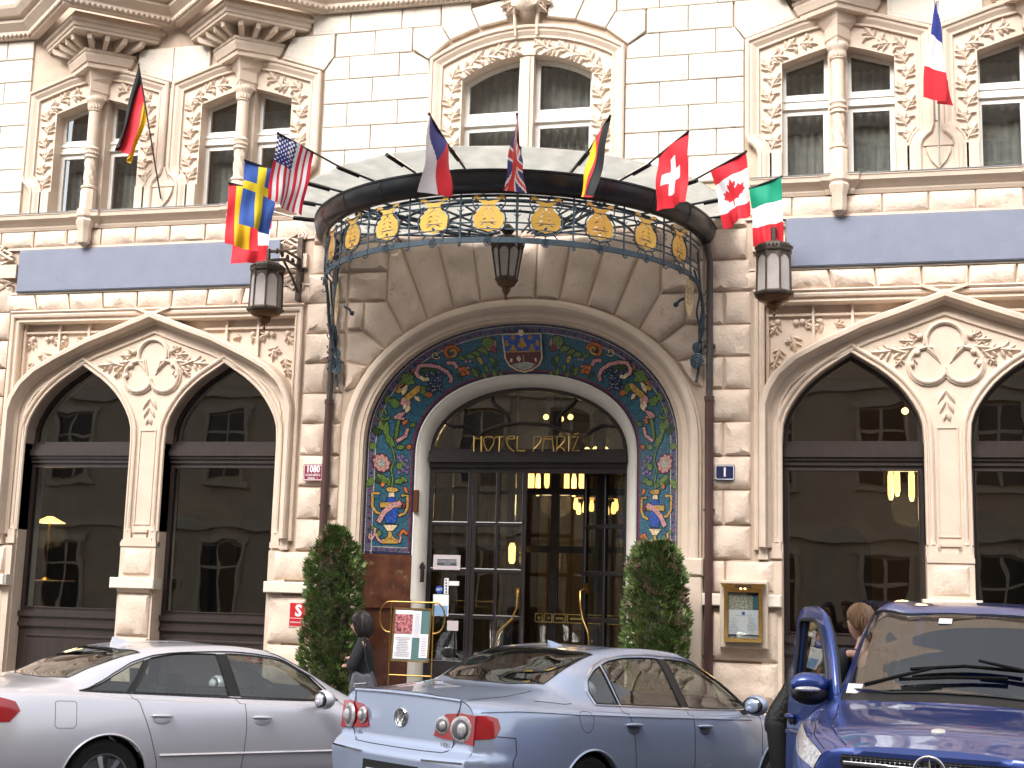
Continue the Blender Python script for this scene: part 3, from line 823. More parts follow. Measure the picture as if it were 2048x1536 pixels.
for s in (-1, 1):
    c = s * WIN_C
    ws = [c - WOFF, c + WOFF]
    og = ogee_path(c, .1)
    hs_ = [warch(v) for v in ws]
    MB().prism(og, .06, .34, hs_).build('window_wall', ST_TR, hotel)
    MB().prism([(c - 2.24, .1), (c + 2.24, .1), (c + 2.24, 5.67), (c - 2.24, 5.67)], .345, .72, [warch(v, .90, .35, .05) for v in ws]).build('inner_wall', REVEAL, hotel)
    # spandrels
    for q in (-1, 1):
        sp = [(c + q * 2.23, 2.4), (c + q * 2.215, 2.4)] + [(c - q * x, z) for x, z in OGEE] + [(c, 5.675), (c + q * 2.23, 5.675)]
        MB().prism(sp, .15, .33).build('spandrel', ST_TR, hotel)
        # panel bars and carved oak leaves in the spandrel
        m2 = MB()
        for xb, zb in ((2.16, 4.55), (1.585, 5.08), (1.10, 5.31)):
            m2.box(*sorted((c + q * xb - .018, c + q * xb + .018)), .09, .16, zb, 5.67)
        m2.box(*sorted((c + q * .75, c + q * 2.2)), .10, .16, 5.50, 5.53)
        m2.build('spandrel_bars', ST_TR, hotel)
        m2 = MB()
        for (x, z, an, L) in ((1.70, 5.42, 3.6, .2), (2.02, 5.42, 5.2, .2), (1.86, 5.26, 4.4, .24), (2.0, 5.10, 4.9, .2), (1.80, 5.2, 5.9, .15), (2.06, 4.95, 4.8, .17), (1.45, 5.40, 5.9, .22), (1.32, 5.40, 3.3, .14)):
            m2.acanthus(c + q * x, z, pi - an if q < 0 else an, L, .15, .05, q)
        for (x, z) in ((1.72, 5.43), (1.80, 5.42), (2.03, 5.43), (1.5, 5.43)): m2.ball((c + q * x, .12, z), .038, 8, 6)
        m2.build('carved_oak_leaves', ST_TR, hotel, smooth=60)
    # square label frame
    fp = [(c - 2.25, 2.52), (c - 2.25, 5.70), (c + 2.25, 5.70), (c + 2.25, 2.52)]
    MB().mould(fp, [(-.06, .15), (-.06, -.01), (-.045, -.03), (-.03, -.03), (-.02, -.01), (.01, -.01), (.02, -.05), (.05, -.06), (.07, -.05), (.08, .03)]).build('label_frame', ST_TR, hotel)
    MB().mould([(c - 2.33, 5.80), (c + 2.33, 5.80)], [(-.02, .03), (-.02, -.05), (.0, -.07), (.02, -.05), (.03, .03)]).build('label_frame', ST_TR, hotel)
    # great pointed hood
    MB().mould(ogee_path(c, 2.55), [(-.10, .06), (-.10, .03), (-.06, .0), (-.05, -.12), (-.035, -.15), (.02, -.155), (.04, -.13), (.05, -.06), (.05, .15)]).build('pointed_hood', ST_TR, hotel, smooth=30)
    MB().mould([(x, z - .015) for x, z in ogee_path(c, 2.55)], [(-.22, .06), (-.21, .03), (-.18, .03), (-.17, .06)]).build('hood_fillet', ST_TR, hotel)
    m2 = MB()
    for q in (-1, 1):
        m2.mould([(c + q * .04, 5.70), (c - q * .28, 5.815)] if q > 0 else [(c + .28, 5.815), (c - .04, 5.70)][::-1], [(-.02, .03), (-.02, -.10), (.02, -.10), (.02, .03)])
    m2.build('hood_crossing', ST_TR, hotel)
    # inner arch mouldings, shafts
    for v in ws:
        MB().mould(warch(v, .85, 2.62), [(0, .30), (0, .055), (.012, .035), (.03, .035), (.04, .05), (.055, .05), (.065, .02), (.085, .01), (.105, .02), (.11, .05), (.13, .06)]).build('arch_moulding', ST_TR, hotel, smooth=30)
        for q in (-1, 1):
            m2 = MB(); x = v + q * .93
            m2.box(x - .07, x + .07, .0, .08, 2.42, 2.50); m2.box(x - .055, x + .055, .015, .08, 2.50, 2.62)
            m2.lathe([(.05, 2.62), (.03, 2.70), (.022, 2.74)], (x, .05, 0), 8)
            m2.build('shaft_base', ST_TR, hotel)
    for q in (-1, 1):
        m2 = MB(); x = c + q * 2.215
        m2.box(x - .06, x + .06, -.06, .1, 2.40, 2.46); m2.box(x - .05, x + .05, -.05, .1, 2.46, 2.56)
        m2.build('shaft_base', ST_TR, hotel)
        MB().box(*sorted((c + q * 1.99, c + q * 2.24)), -.02, .3, .1, 2.385).build('jamb_block', ST_TR, hotel)
        MB().cbox(*sorted((c + q * 1.985, c + q * 2.1)), -.12, .06, 1.82, 1.97, .012).build('plinth_ledge', ST_LT, hotel)
    # trefoil
    pth = []
    cen = [(0, 5.14, .20), (.205, 4.83, .20), (-.205, 4.83, .20)]
    def arcp(cx, cz, r, a0, a1, n=14): return [(c + cx + r * cos(radians(a0 + (a1 - a0) * i / n)), cz + r * sin(radians(a0 + (a1 - a0) * i / n))) for i in range(n + 1)]
    pth = arcp(0, 5.14, .20, 225, -45) + arcp(.205, 4.83, .20, 105, -170) + arcp(-.205, 4.83, .20, -10, -285)
    MB().mould(pth, [(-.0, .07), (.0, .02), (.02, .0), (.04, .01), (.045, .03), (.06, .03), (.065, .065)], closed=True).build('trefoil', ST_TR, hotel, smooth=30)
    MB().prism(pth, .05, .07).build('trefoil_field', ST_TR, hotel)
    m2 = MB()
    for q in (-1, 1):
        f_ = lambda an: pi - an if q < 0 else an
        for (x, z, an, L) in ((.33, 5.06, -.25, .24), (.42, 4.98, .15, .26), (.62, 5.02, -.2, .26), (.36, 4.93, -1.1, .16), (.5, 4.92, -.9, .14), (.28, 5.18, .3, .16), (.34, 5.14, -.1, .2)):
            m2.acanthus(c + q * x, z, f_(an), L, .06, .05, q)
        for x, z in ((.3, 5.19), (.33, 4.99), (.4, 4.84)): m2.ball((c + q * x, .03, z), .04, 8, 6)
    for q in (-1, 1):
        f_ = lambda an: pi - an if q < 0 else an
        for (x, z, an, L) in ((.0, 4.52, -.9, .2), (.01, 4.38, -1.0, .17), (.0, 4.24, -1.1, .12)):
            m2.leaf(c + q * x, z, f_(an), L, .07, .06, .03, -q)
    m2.build('carved_oak_leaves', ST_TR, hotel, smooth=60)
    # middle pier between the two windows
    m2 = MB()
    m2.mould([(c - .12, 2.72), (c - .12, 4.05), (c + .12, 4.05), (c + .12, 2.72)][::-1], [(-.012, .06), (-.008, .045), (.008, .045), (.012, .06)], closed=True)
    m2.build('pier_panel', ST_TR, hotel)
    m2 = MB(); m2.box(c - .275, c + .275, -.012, .1, 2.405, 2.465); m2.box(c - .20, c + .20, -.006, .1, 2.465, 2.525); m2.box(c - .115, c + .115, .004, .1, 2.60, 2.64); m2.box(c - .10, c + .10, .026, .1, 2.525, 2.60)
    m2.build('pier_base', ST_TR, hotel)
    MB().box(c - .272, c + .272, .005, .33, .1, 2.40).build('jamb_block', ST_TR, hotel)
    block_rock(rect(c - .21, c + .21, 2.02, 2.37), .0, .04, .09)
    MB().cbox(c - .34, c + .34, -.12, .1, 1.82, 1.97, .012).build('plinth_ledge', ST_LT, hotel)
    MB().mould([(c - .25, 1.79), (c + .25, 1.79)], [(-.03, .01), (-.02, -.04), (.03, -.07), (.03, .01)]).build('plinth_ledge', ST_TR, hotel)
    block_rock(rect(c - .24, c + .24, 1.18, 1.74), -.01, .05, .1); block_rock(rect(c - .25, c + .25, .14, 1.15), -.01, .06, .12)

    # timber windows
    for v in ws:
        win = part('window', hotel)
        y = .27
        op = warch(v, .85, .35)
        top = [(x, z) for x, z in warch(v, .848, .35) if z > 3.8]           # arched head
        top = [(v - .848, 3.86)] + [p for p in top if p[1] > 3.88] + [(v + .848, 3.86)]
        hl = list(reversed(top))
        inn = inset(hl, .05)
        MB().prism(hl, y, y + .07, [inn]).build('frame', TIMBER, win)
        pane(win, inn, y + .035, PANE)
        m2 = MB()
        for (z0, z1, dy) in ((3.79, 3.86, .05), (3.70, 3.79, .09), (3.66, 3.70, .06), (3.60, 3.66, .03)): m2.box(v - .848, v + .848, y - dy, y + .07, z0, z1)
        m2.build('transom', TIMBER, win)
        lo = rect(v - .848, v + .848, 1.46, 3.60)
        inn = inset(lo, .065)
        MB().prism(lo, y, y + .07, [inn]).build('frame', TIMBER, win)
        MB().mould(inn, [(0, y - .015), (-.015, y - .015), (-.02, y)], closed=True).build('frame', TIMBER, win)
        pane(win, inn, y + .035, PANE)
        m2 = MB()
        for (z0, z1, dy) in ((1.39, 1.46, .06), (1.30, 1.39, .02), (1.25, 1.30, .045)): m2.box(v - .848, v + .848, y - dy, y + .1, z0, z1)
        m2.build('sill', TIMBER, win)
        rs = rect(v - .848, v + .848, .34, 1.25)
        m2 = MB().prism(rs, y, y + .06)
        m2.mould(inset(rs, .14), [(-.03, y), (-.02, y - .02), (.0, y - .02), (.02, y)], closed=True)
        m2.build('riser_panel', TIMBER, win)
        MB().box(v - .85, v + .85, .12, .36, .1, .34).build('riser_plinth', ST_LO, win)
# ---------------------------------------------------------------- entrance: mosaic, doors, fanlight
def curve3(spec, y, zb=2.38, nl=8, k=48):
    A_ = arch(k=k, **spec); a = spec['a']; zs = spec['zs']
    leg = [(-a, zb + (zs - zb) * i / nl) for i in range(nl)]
    pts = leg + A_ + [(-x, z) for x, z in reversed(leg)]
    return [Vector((x, y, z)) for x, z in pts]
YA, YB, YC = .115, .47, .62
CA, CB = curve3(ENT_A, YA), curve3(ENT_B, YB)
NH = len(CA) // 2
midc = [(a + b) / 2 for a, b in zip(CA, CB)]
ARC = [0.0]
for i in range(1, NH + 1): ARC.append(ARC[-1] + (midc[i] - midc[i - 1]).length)
LTOT = ARC[-1]
def ms(u, v, side=-1, off=0.0):
    """point on the mosaic splay: u metres from the foot, v metres from the outer edge (0..~.68)"""
    u = max(0, min(LTOT - 1e-6, u)); i = 0
    while i < NH - 1 and ARC[i + 1] < u: i += 1
    t = (u - ARC[i]) / (ARC[i + 1] - ARC[i])
    a = CA[i].lerp(CA[i + 1], t); b = CB[i].lerp(CB[i + 1], t)
    w_ = b - a; p = a + w_ * (v / .685)
    tu = midc[i + 1] - midc[i]; n = tu.cross(w_).normalized()
    if n.y > 0: n = -n
    p = p + n * off
    return Vector((p.x * (1 if side < 0 else -1), p.y, p.z))
def pix_uv(px, py):
    best = None
    for i in range(NH):
        for j in range(2):
            t = j / 2
            a = CA[i].lerp(CA[i + 1], t); b = CB[i].lerp(CB[i + 1], t); u = ARC[i] + (ARC[i + 1] - ARC[i]) * t
            for q in range(25):
                p = a + (b - a) * (q / 24); d = p - CAM; w_ = d.dot(_f)
                x = 1024 + FPX * d.dot(_r) / w_; y = 768 - FPX * d.dot(_u) / w_
                e = (x - px) ** 2 + (y - py) ** 2
                if best is None or e < best[0]: best = (e, u, .685 * q / 24)
    _, bu, bv = best
    for st in (.06, .02, .007, .0025):                     # refine
        c_ = []
        for iu in range(-3, 4):
            for iv in range(-3, 4):
                u, v = bu + iu * st, max(0, min(.685, bv + iv * st)); d = ms(u, v) - CAM; w_ = d.dot(_f)
                c_.append(((1024 + FPX * d.dot(_r) / w_ - px) ** 2 + (768 - FPX * d.dot(_u) / w_ - py) ** 2, u, v))
        _, bu, bv = min(c_)
    return bu, bv

def tile(name, h, rough=.35):
    """glass-paste mosaic: small tesserae with their own shade and a raised joint"""
    if name in MATS: return MATS[name]
    m = mat(name, h, rough, spec=.4)
    n = m.node_tree.nodes; l = m.node_tree.links; b = n['Principled BSDF']; geo = n.new('ShaderNodeNewGeometry')
    v = n.new('ShaderNodeTexVoronoi'); v.inputs['Scale'].default_value = 62; l.new(geo.outputs['Position'], v.inputs['Vector'])
    hsv = n.new('ShaderNodeHueSaturation'); hsv.inputs['Color'].default_value = srgb(h)
    mr = n.new('ShaderNodeMapRange'); mr.inputs['To Min'].default_value = .62; mr.inputs['To Max'].default_value = 1.4
    sp = n.new('ShaderNodeSeparateColor'); l.new(v.outputs['Color'], sp.inputs[0]); l.new(sp.outputs[0], mr.inputs['Value']); l.new(mr.outputs[0], hsv.inputs['Value'])
    mr2 = n.new('ShaderNodeMapRange'); mr2.inputs['To Min'].default_value = .48; mr2.inputs['To Max'].default_value = .52; l.new(sp.outputs[1], mr2.inputs['Value']); l.new(mr2.outputs[0], hsv.inputs['Hue'])
    l.new(hsv.outputs[0], b.inputs['Base Color'])
    bp = n.new('ShaderNodeBump'); bp.inputs['Strength'].default_value = .35; bp.inputs['Distance'].default_value = .004
    l.new(v.outputs['Distance'], bp.inputs['Height']); l.new(bp.outputs[0], b.inputs['Normal'])
    return m
T_TEAL = tile('mosaic_teal', '2f5a6c'); T_NAVY = tile('mosaic_navy', '272c48'); T_LIL = tile('mosaic_lilac', '565470'); T_RED = tile('mosaic_red', '74323c')
T_GOLD = tile('mosaic_gold', 'b08a44'); T_CRM = tile('mosaic_cream', 'cfbd98'); T_GRN = tile('mosaic_green', '5c7438'); T_DGR = tile('mosaic_dark_green', '2c4424')
T_PINK = tile('mosaic_pink', 'b98585'); T_BLUE = tile('mosaic_blue', '2a4c98'); T_ORG = tile('mosaic_orange', 'b3622e'); T_GRAPE = tile('mosaic_grape', '28304a')
T_PUR = tile('mosaic_purple', '75608a'); T_BLK = tile('mosaic_outline', '16181c'); T_SIL = tile('mosaic_silver', '9a9a96'); T_BRN = tile('mosaic_maroon', '5a2225')

mosaic = part('mosaic', hotel)
mosaic['label'] = 'glass mosaic of vases, fruit and ribbons on a teal ground round the door arch'
def strip(v0, v1, off, m, name):
    mb = MB(); n = len(CA); vs = []; fs = []
    for a, b in zip(CA, CB):
        w_ = b - a
        nn = Vector((0, -1, 0)) * off
        vs += [a + w_ * (v0 / .685) + nn, a + w_ * (v1 / .685) + nn]
    for i in range(n - 1): fs.append((2 * i, 2 * i + 2, 2 * i + 3, 2 * i + 1))
    return mb.add(vs, fs).build(name, m, mosaic)
strip(0, .685, .0, T_TEAL, 'teal_ground')
strip(.0, .03, .004, T_NAVY, 'border_line'); strip(.035, .125, .004, T_LIL, 'border_band'); strip(.030, .037, .006, T_CRM, 'border_line'); strip(.123, .130, .006, T_CRM, 'border_line')
strip(.652, .685, .004, T_NAVY, 'border_line'); strip(.628, .652, .003, T_RED, 'border_line')
for side in (-1, 1):
    mb = MB()
    for (v0, v1, u0, u1, m) in ((.13, .63, .03, .09, T_LIL), (.13, .63, .09, .096, T_CRM), (0, .685, 0, .03, T_NAVY), (.1, .65, .03, .036, T_CRM)):
        k = len(mb.v)
        MB().add([ms(u0, v0, side, .005), ms(u0, v1, side, .005), ms(u1, v1, side, .005), ms(u1, v0, side, .005)], [(0, 1, 2, 3)] if side < 0 else [(3, 2, 1, 0)]).build('border_foot', m, mosaic)
    for kk, m in ((0, T_NAVY), (1, T_RED)):
        mb = MB(); u = .16 + kk * .075
        while u < LTOT:
            r_ = .024 if kk == 0 else .02; c_ = (u, .080)
            q = [ms(c_[0] - r_, c_[1], side, .007), ms(c_[0], c_[1] + r_, side, .007), ms(c_[0] + r_, c_[1], side, .007), ms(c_[0], c_[1] - r_, side, .007)]
            mb.add(q, [(0, 1, 2, 3)]); u += .15
        v = .19 + kk * .075
        while v < .62:
            r_ = .02
            mb.add([ms(.06 - r_, v, side, .008), ms(.06, v + r_, side, .008), ms(.06 + r_, v, side, .008), ms(.06, v - r_, side, .008)], [(0, 1, 2, 3)]); v += .15
        mb.build('border_lozenges', m, mosaic, kind='stuff')

def shp(name, pts, m, side, off=.008, outline=.012):
    """flat shape given in (u, v)"""
    A_ = sum(pts[i][0] * pts[(i + 1) % len(pts)][1] - pts[(i + 1) % len(pts)][0] * pts[i][1] for i in range(len(pts)))
    if A_ < 0: pts = pts[::-1]
    if abs(A_) < 1e-7: return
    mb = MB()
    def fill(pp, o, ci):
        tr = tessellate_polygon([[Vector((a, b, 0)) for a, b in pp]])
        mb.cm = ci; mb.add([ms(a, b, side, o) for a, b in pp], [tuple(t) for t in tr])
    if outline:
        try: fill(inset(pts, -outline), off - .003, 1)
        except Exception: pass
    fill(pts, off, 0)
    mb.build(name, [m, T_BLK], mosaic)
def disc(u, v, r, k=12, sx=1): return [(u + r * sin(2 * pi * i / k), v + sx * r * cos(2 * pi * i / k)) for i in range(k)]
def lf(u, v, an, L, W, bend=.15):
    """leaf outline; an measured from +u (up) towards +v"""
    c, d = cos(an), sin(an); o = []
    for t, w_ in ((0, .1), (.25, .8), (.5, 1), (.75, .7), (1, .0)):
        o.append((t * L, w_ * W / 2 + bend * L * t * t))
    for t, w_ in ((.75, .7), (.5, 1), (.25, .8), (0, .1)):
        o.append((t * L, -w_ * W / 2 + bend * L * t * t))
    return [(u + a * c - b * d, v + a * d + b * c) for a, b in o]
def rib(pts, w_):
    L, R_ = [], []
    for i, p in enumerate(pts):
        a = Vector(pts[max(0, i - 1)]); b = Vector(pts[min(len(pts) - 1, i + 1)]); t = (b - a).normalized(); n = Vector((-t.y, t.x)) * w_ / 2
        L.append((p[0] + n.x, p[1] + n.y)); R_.append((p[0] - n.x, p[1] - n.y))
    return L + R_[::-1]
def scroll(u, v, r, a0, turns, sg, w_, n=14):
    return rib([(u + r * (1 - .75 * i / n) * cos(a0 + sg * turns * 2 * pi * i / n), v + r * (1 - .75 * i / n) * sin(a0 + sg * turns * 2 * pi * i / n)) for i in range(n + 1)], w_)
def c3(x, y):   # from the close-up of the left panel's foot
    return pix_uv(680 + x * .1953, 880 + y * .1953)
def c1(x, y):   # from the close-up of the left haunch
    return pix_uv(680 + x * .1953, 620 + y * .1953)
def build_ornaments():
    Q3 = {}
    items = []
    def add(name, pts, m, off=.008, ol=.010): items.append((name, pts, m, off, ol))
    def pp3(L): return [c3(x, y) for x, y in L]
    def pp1(L): return [c1(x, y) for x, y in L]
    # vase
    add('vase', pp3([(430, 1060), (590, 1060), (590, 1015), (430, 1015)]), T_GOLD)
    add('vase', pp3([(455, 1012), (575, 1012), (535, 985), (520, 935), (495, 935), (490, 985)]), T_GOLD)
    add('vase', pp3([(440, 870), (590, 870), (540, 930), (485, 930)]), T_CRM)
    add('vase', pp3([(470, 850), (565, 850), (590, 760), (590, 680), (555, 585), (490, 585), (460, 680), (455, 770)]), T_BLUE)
    add('vase', pp3([(410, 640), (620, 640), (620, 690), (410, 690)]), T_GOLD, .010)
    add('vase', pp3([(495, 580), (560, 580), (550, 540), (500, 540)]), T_CRM)
    add('vase', pp3([(470, 500), (500, 485), (570, 490), (600, 515), (550, 535), (495, 530)]), T_GOLD)
    for L in ([(405, 545), (330, 545), (330, 680), (370, 740), (430, 760)], [(630, 570), (690, 570), (690, 690), (660, 750), (600, 775)]):
        add('vase_handle', rib(pp3(L), .035), T_GOLD)
    add('vase_handle', disc(*c3(370, 575), .03, 8), T_TEAL, .011, 0); 
    add('ribbon', rib(pp3([(390, 840), (450, 740), (540, 670), (620, 640)]), .062), T_PINK, .012)
    add('ribbon', rib(pp3([(620, 640), (660, 665), (640, 690)]), .03), T_RED, .011)
    add('ribbon', rib(pp3([(310, 960), (295, 1000), (325, 1015), (350, 970), (360, 900)]), .03), T_PINK)
    add('ribbon', rib(pp3([(365, 960), (385, 1010), (430, 1050)]), .03), T_PINK)
    add('ribbon', rib(pp3([(605, 980), (640, 930), (690, 960)]), .045), T_ORG); add('ribbon', rib(pp3([(600, 1050), (625, 1000), (605, 960)]), .03), T_PINK)
    add('leaf', lf(*c3(400, 990), -.2, .09, .07), T_GRN); add('leaf', lf(*c3(320, 920), .3, .07, .05), T_GRN)
    # stem and lower leaves
    add('stem', rib(pp3([(530, 480), (540, 400), (520, 300), (560, 200), (540, 100), (490, 0)]), .022), T_GRN, .007)
    for (x, y, an, L, W, m) in ((510, 470, -.5, .12, .06, T_GRN), (500, 440, -1.2, .2, .1, T_GRN), (340, 380, -2.7, .17, .09, T_GRN), (430, 400, -2.2, .1, .07, T_DGR),
                                (560, 440, 1.0, .14, .08, T_GRN), (620, 380, 1.9, .11, .06, T_GRN), (440, 480, -.3, .07, .06, T_ORG), (650, 480, 2.4, .1, .05, T_ORG), (690, 100, .4, .1, .05, T_ORG)):
        add('leaf', lf(*c3(x, y), an, L, W), m)
    # rosette
    uc, vc = c3(425, 235)
    add('rosette', disc(uc, vc, .125, 18), T_RED)
    for k in range(9):
        an = 2 * pi * k / 9
        add('rosette_petal', lf(uc + .045 * cos(an), vc + .045 * sin(an), an, .078, .068, 0), T_PINK, .011, .004)
    add('rosette', disc(uc, vc, .068, 14), T_GOLD, .013, 0); add('rosette', disc(uc, vc, .055, 14), T_SIL, .015, 0)
    # small purple grapes
    for (x, y) in ((600, 180), (640, 170), (680, 210), (660, 250), (690, 280), (640, 310), (680, 330), (600, 330), (620, 210)):
        add('grape', disc(*c3(x, y), .027, 8), T_PUR, .009, .006)
    for (x, y, r) in ((605, 270, .045), (640, 240, .03)): add('leaf', disc(*c3(x, y), r, 9), T_GRN, .011)
    # upper stem, ribbon, bound stalks
    for (x, y, an, L, W, m) in ((560, 1400, -.9, .22, .1, T_GRN), (370, 1370, -2.4, .12, .09, T_GRN), (580, 1420, .9, .12, .07, T_GRN), (480, 1300, -.4, .2, .09, T_GRN), (420, 1260, -1.6, .13, .1, T_DGR),
                                (430, 1230, -.6, .13, .08, T_GRN), (390, 1190, .2, .1, .05, T_RED), (720, 1200, .3, .1, .07, T_GRN), (640, 1180, .2, .11, .05, T_ORG), (690, 1420, .2, .07, .05, T_ORG),
                                (540, 1000, .1, .12, .11, T_GRN), (470, 960, -.3, .12, .07, T_GRN), (500, 930, 1.3, .14, .1, T_GRN)):
        add('leaf', lf(*c1(x, y), an, L, W), m)
    add('scroll', scroll(*c1(450, 1060), .085, 1.6, 1.0, 1, .028), T_GRN)
    add('stalk', rib(pp1([(570, 1320), (590, 1180), (600, 1130)]), .045), T_GRN)
    add('ribbon', rib(pp1([(560, 1110), (600, 1070), (660, 1040), (600, 1120), (660, 1110)]), .04), T_PINK, .012)
    add('ribbon', rib(pp1([(580, 1345), (670, 1290), (690, 1210)]), .045), T_PINK, .012)
    # corn cob with husks
    add('corn_cob', pp1([(660, 880), (790, 770), (825, 780), (815, 830), (700, 930), (665, 920)]), T_GOLD, .012)
    for (x, y, an, L, W, m) in ((690, 930, 2.9, .13, .06, T_CRM), (760, 880, 1.5, .11, .06, T_CRM), (640, 870, -.4, .15, .07, T_CRM), (610, 850, -.9, .07, .09, T_GOLD), (620, 960, .6, .14, .14, T_PINK), (700, 960, 2.7, .13, .08, T_CRM), (590, 800, .1, .09, .03, T_ORG)):
        add('husk', lf(*c1(x, y), an, L, W), m, .010)
    # vine leaves and the big grapes
    for (x, y, r, m) in ((690, 720, .085, T_GRN), (740, 660, .05, T_DGR), (660, 680, .04, T_GRN), (870, 830, .07, T_GRN), (910, 860, .05, T_ORG), (920, 620, .09, T_DGR), (760, 640, .035, T_ORG)):
        u, v = c1(x, y); add('vine_leaf', [(u + r * (1 + .28 * cos(5 * 2 * pi * i / 20)) * cos(2 * pi * i / 20), v + r * (1 + .28 * cos(5 * 2 * pi * i / 20)) * sin(2 * pi * i / 20)) for i in range(20)], m, .007)
    rg = random.Random(3)
    for i in range(24):
        x = 960 + rg.uniform(-75, 95) + (i % 3) * 8; y = 690 + 55 * (i // 6) + rg.uniform(-18, 18) - 30
        x -= (i // 6) * 5
        add('grape', disc(*c1(x, y), .032, 9), T_GRAPE, .010 + .0004 * i, .004); u, v = c1(x, y); add('grape', disc(u + .008, v - .006, .010, 6), T_SIL, .0115 + .0004 * i, 0)
    add('ribbon', rib(pp1([(810, 690), (780, 640), (810, 570), (900, 560), (1010, 580), (1100, 630), (1140, 690), (1130, 740)]), .05), T_PINK, .022)
    add('ribbon', rib(pp1([(820, 680), (860, 710), (910, 700)]), .05), T_CRM, .023)
    add('ribbon', rib(pp1([(1090, 540), (1170, 540), (1200, 590)]), .05), T_PINK, .012)
    # orange fruit, berries, swirl, crown leaves
    for (x, y) in ((1235, 610), (1275, 600), (1260, 650), (1310, 640)): add('fruit', disc(*c1(x, y), .035, 9), T_ORG, .010)
    for (x, y) in ((1290, 525), (1330, 520), (1310, 590)): add('berry', disc(*c1(x, y), .018, 7), T_PINK, .010, .005)
    for (x, y, an, L, W, m) in ((1350, 600, 1.2, .14, .07, T_GRN), (1400, 580, 1.6, .13, .07, T_DGR), (1460, 640, 1.3, .12, .06, T_GRN), (1490, 560, 1.6, .11, .06, T_GRN), (1560, 600, 1.4, .16, .07, T_GRN), (1600, 500, 1.9, .13, .07, T_DGR), (1640, 620, 1.5, .13, .06, T_GRN),
                                (1290, 470, .3, .13, .07, T_GRN), (1350, 430, .5, .14, .06, T_GRN), (1400, 400, .4, .13, .06, T_GRN), (1440, 380, .9, .14, .06, T_GRN), (1410, 480, 1.2, .12, .06, T_GOLD), (1530, 480, 1.0, .12, .07, T_GRN), (1200, 660, 1.2, .1, .06, T_DGR), (1210, 480, .6, .1, .06, T_GRN)):
        add('leaf', lf(*c1(x, y), an, L, W), m, .008)
    add('scroll', scroll(*c1(1140, 440), .11, .2, 1.1, -1, .045), T_ORG); add('scroll', scroll(*c1(1150, 430), .065, 2.4, .8, -1, .03), T_GOLD, .012)
    add('tendril', scroll(*c1(980, 460), .06, 1.0, 1.1, 1, .012), T_CRM)
    u, v = c1(1540, 350)
    add('flower', disc(u, v, .085, 10), T_PINK); add('flower', lf(u - .02, v, .9, .14, .10), T_RED, .010); add('flower', disc(u - .03, v - .03, .075, 10), T_GRN, .012)
    for side in (-1, 1):
        for nm, pts, m, off, ol in items:
            shp(nm, pts, m, side, off, ol)
build_ornaments()
# shield at the crown: a flat panel standing a little proud
def shield():
    y = .18
    X = lambda x, z: (x, z)
    S = [(-.255, 5.34), (.255, 5.34), (.245, 5.05), (.20, 4.97), (.10, 4.91), (0, 4.885), (-.10, 4.91), (-.20, 4.97), (-.245, 5.05)]
    tilt = lambda o: o
    k = .30
    def pl_(pts, m, off, name='shield'):
        mb = MB(); tr = tessellate_polygon([[Vector((a, b, 0)) for a, b in pts]])
        mb.add([(a, .13 + (5.40 - b) * .52 - off, b) for a, b in pts], [tuple(t) for t in tr]); return mb.build(name, m, mosaic)
    pl_(inset(S[::-1], -.02), T_CRM, .015); pl_(S[::-1], T_BRN, .019)
    pl_([(-.255, 5.34), (-.25, 5.13), (.25, 5.13), (.255, 5.34)], T_BLUE, .023)
    pl_([(-.25, 5.135), (-.25, 5.122), (.25, 5.122), (.25, 5.135)], T_GOLD, .026)
    def fleur(cx, cz, s_):
        for an in (0, 2.2, -2.2, pi): 
            c, d = cos(an), sin(an)
            pts = [(cx + s_ * (a * d + b * c), cz + s_ * (a * c - b * d)) for a, b in ((0, -.2), (.5, -.45), (1, 0), (.5, .45), (0, .2))]
            pl_(pts, T_GOLD, .028, 'fleur_de_lis')
        pl_([(cx - s_ * .5, cz - s_ * .1), (cx + s_ * .5, cz - s_ * .1), (cx + s_ * .5, cz + s_ * .1), (cx - s_ * .5, cz + s_ * .1)], T_GOLD, .030, 'fleur_de_lis')
    fleur(0, 5.235, .075)
    for q in (-1, 1): fleur(q * .12, 5.31, .04); fleur(q * .13, 5.17, .055); fleur(q * .215, 5.235, .045)
    pl_([(-.17, 4.97), (-.10, 4.92), (0, 4.895), (.10, 4.92), (.17, 4.97), (.05, 5.0), (-.06, 4.99)], T_SIL, .028, 'shield_charge')
    pl_([(-.06, 5.0), (-.10, 5.04), (-.06, 5.08), (-.03, 5.04)], T_CRM, .028, 'shield_charge'); pl_([(.0, 4.98), (.008, 4.98), (.008, 5.09), (.0, 5.09)], T_CRM, .028, 'shield_charge')
    for q in (-1, 1): pl_([(q * .16, 5.0), (q * .19, 5.0), (q * .18, 5.05), (q * .15, 5.04)], T_CRM, .028, 'shield_charge')
    pl_(disc(5.365, 0, .05, 3)[0:0] or [(-.045, 5.35), (0, 5.315), (.045, 5.35), (.03, 5.40), (-.03, 5.40)], T_CRM, .03, 'shield_knot')
shield()

# brown marble under the mosaic
MARB = mat('brown_marble', (.10, .035, .018), .25, var=.45, vscale=5, spots=.35, spotcol=(.42, .30, .16, 1), coat=.3, detail=8)
for s in (-1, 1):
    def quad(z0, z1, o, name):
        pts = [(-2.13, YA - o), (-1.54 + o * .5, YB - o), (-1.54 + o * .5, .60), (-2.13, .60)]
        if s > 0: pts = [(-x, y) for x, y in reversed(pts)]
        vs = [(x, y, z) for z in (z0, z1) for x, y in pts]
        MB().add(vs, [(3, 2, 1, 0), (4, 5, 6, 7), (0, 1, 5, 4), (1, 2, 6, 5), (2, 3, 7, 6), (3, 0, 4, 7)]).build(name, MARB, hotel)
    quad(1.78, 2.375, .02, 'marble_dado'); quad(1.66, 1.78, .05, 'marble_ledge'); quad(.02, 1.66, .01, 'marble_dado')

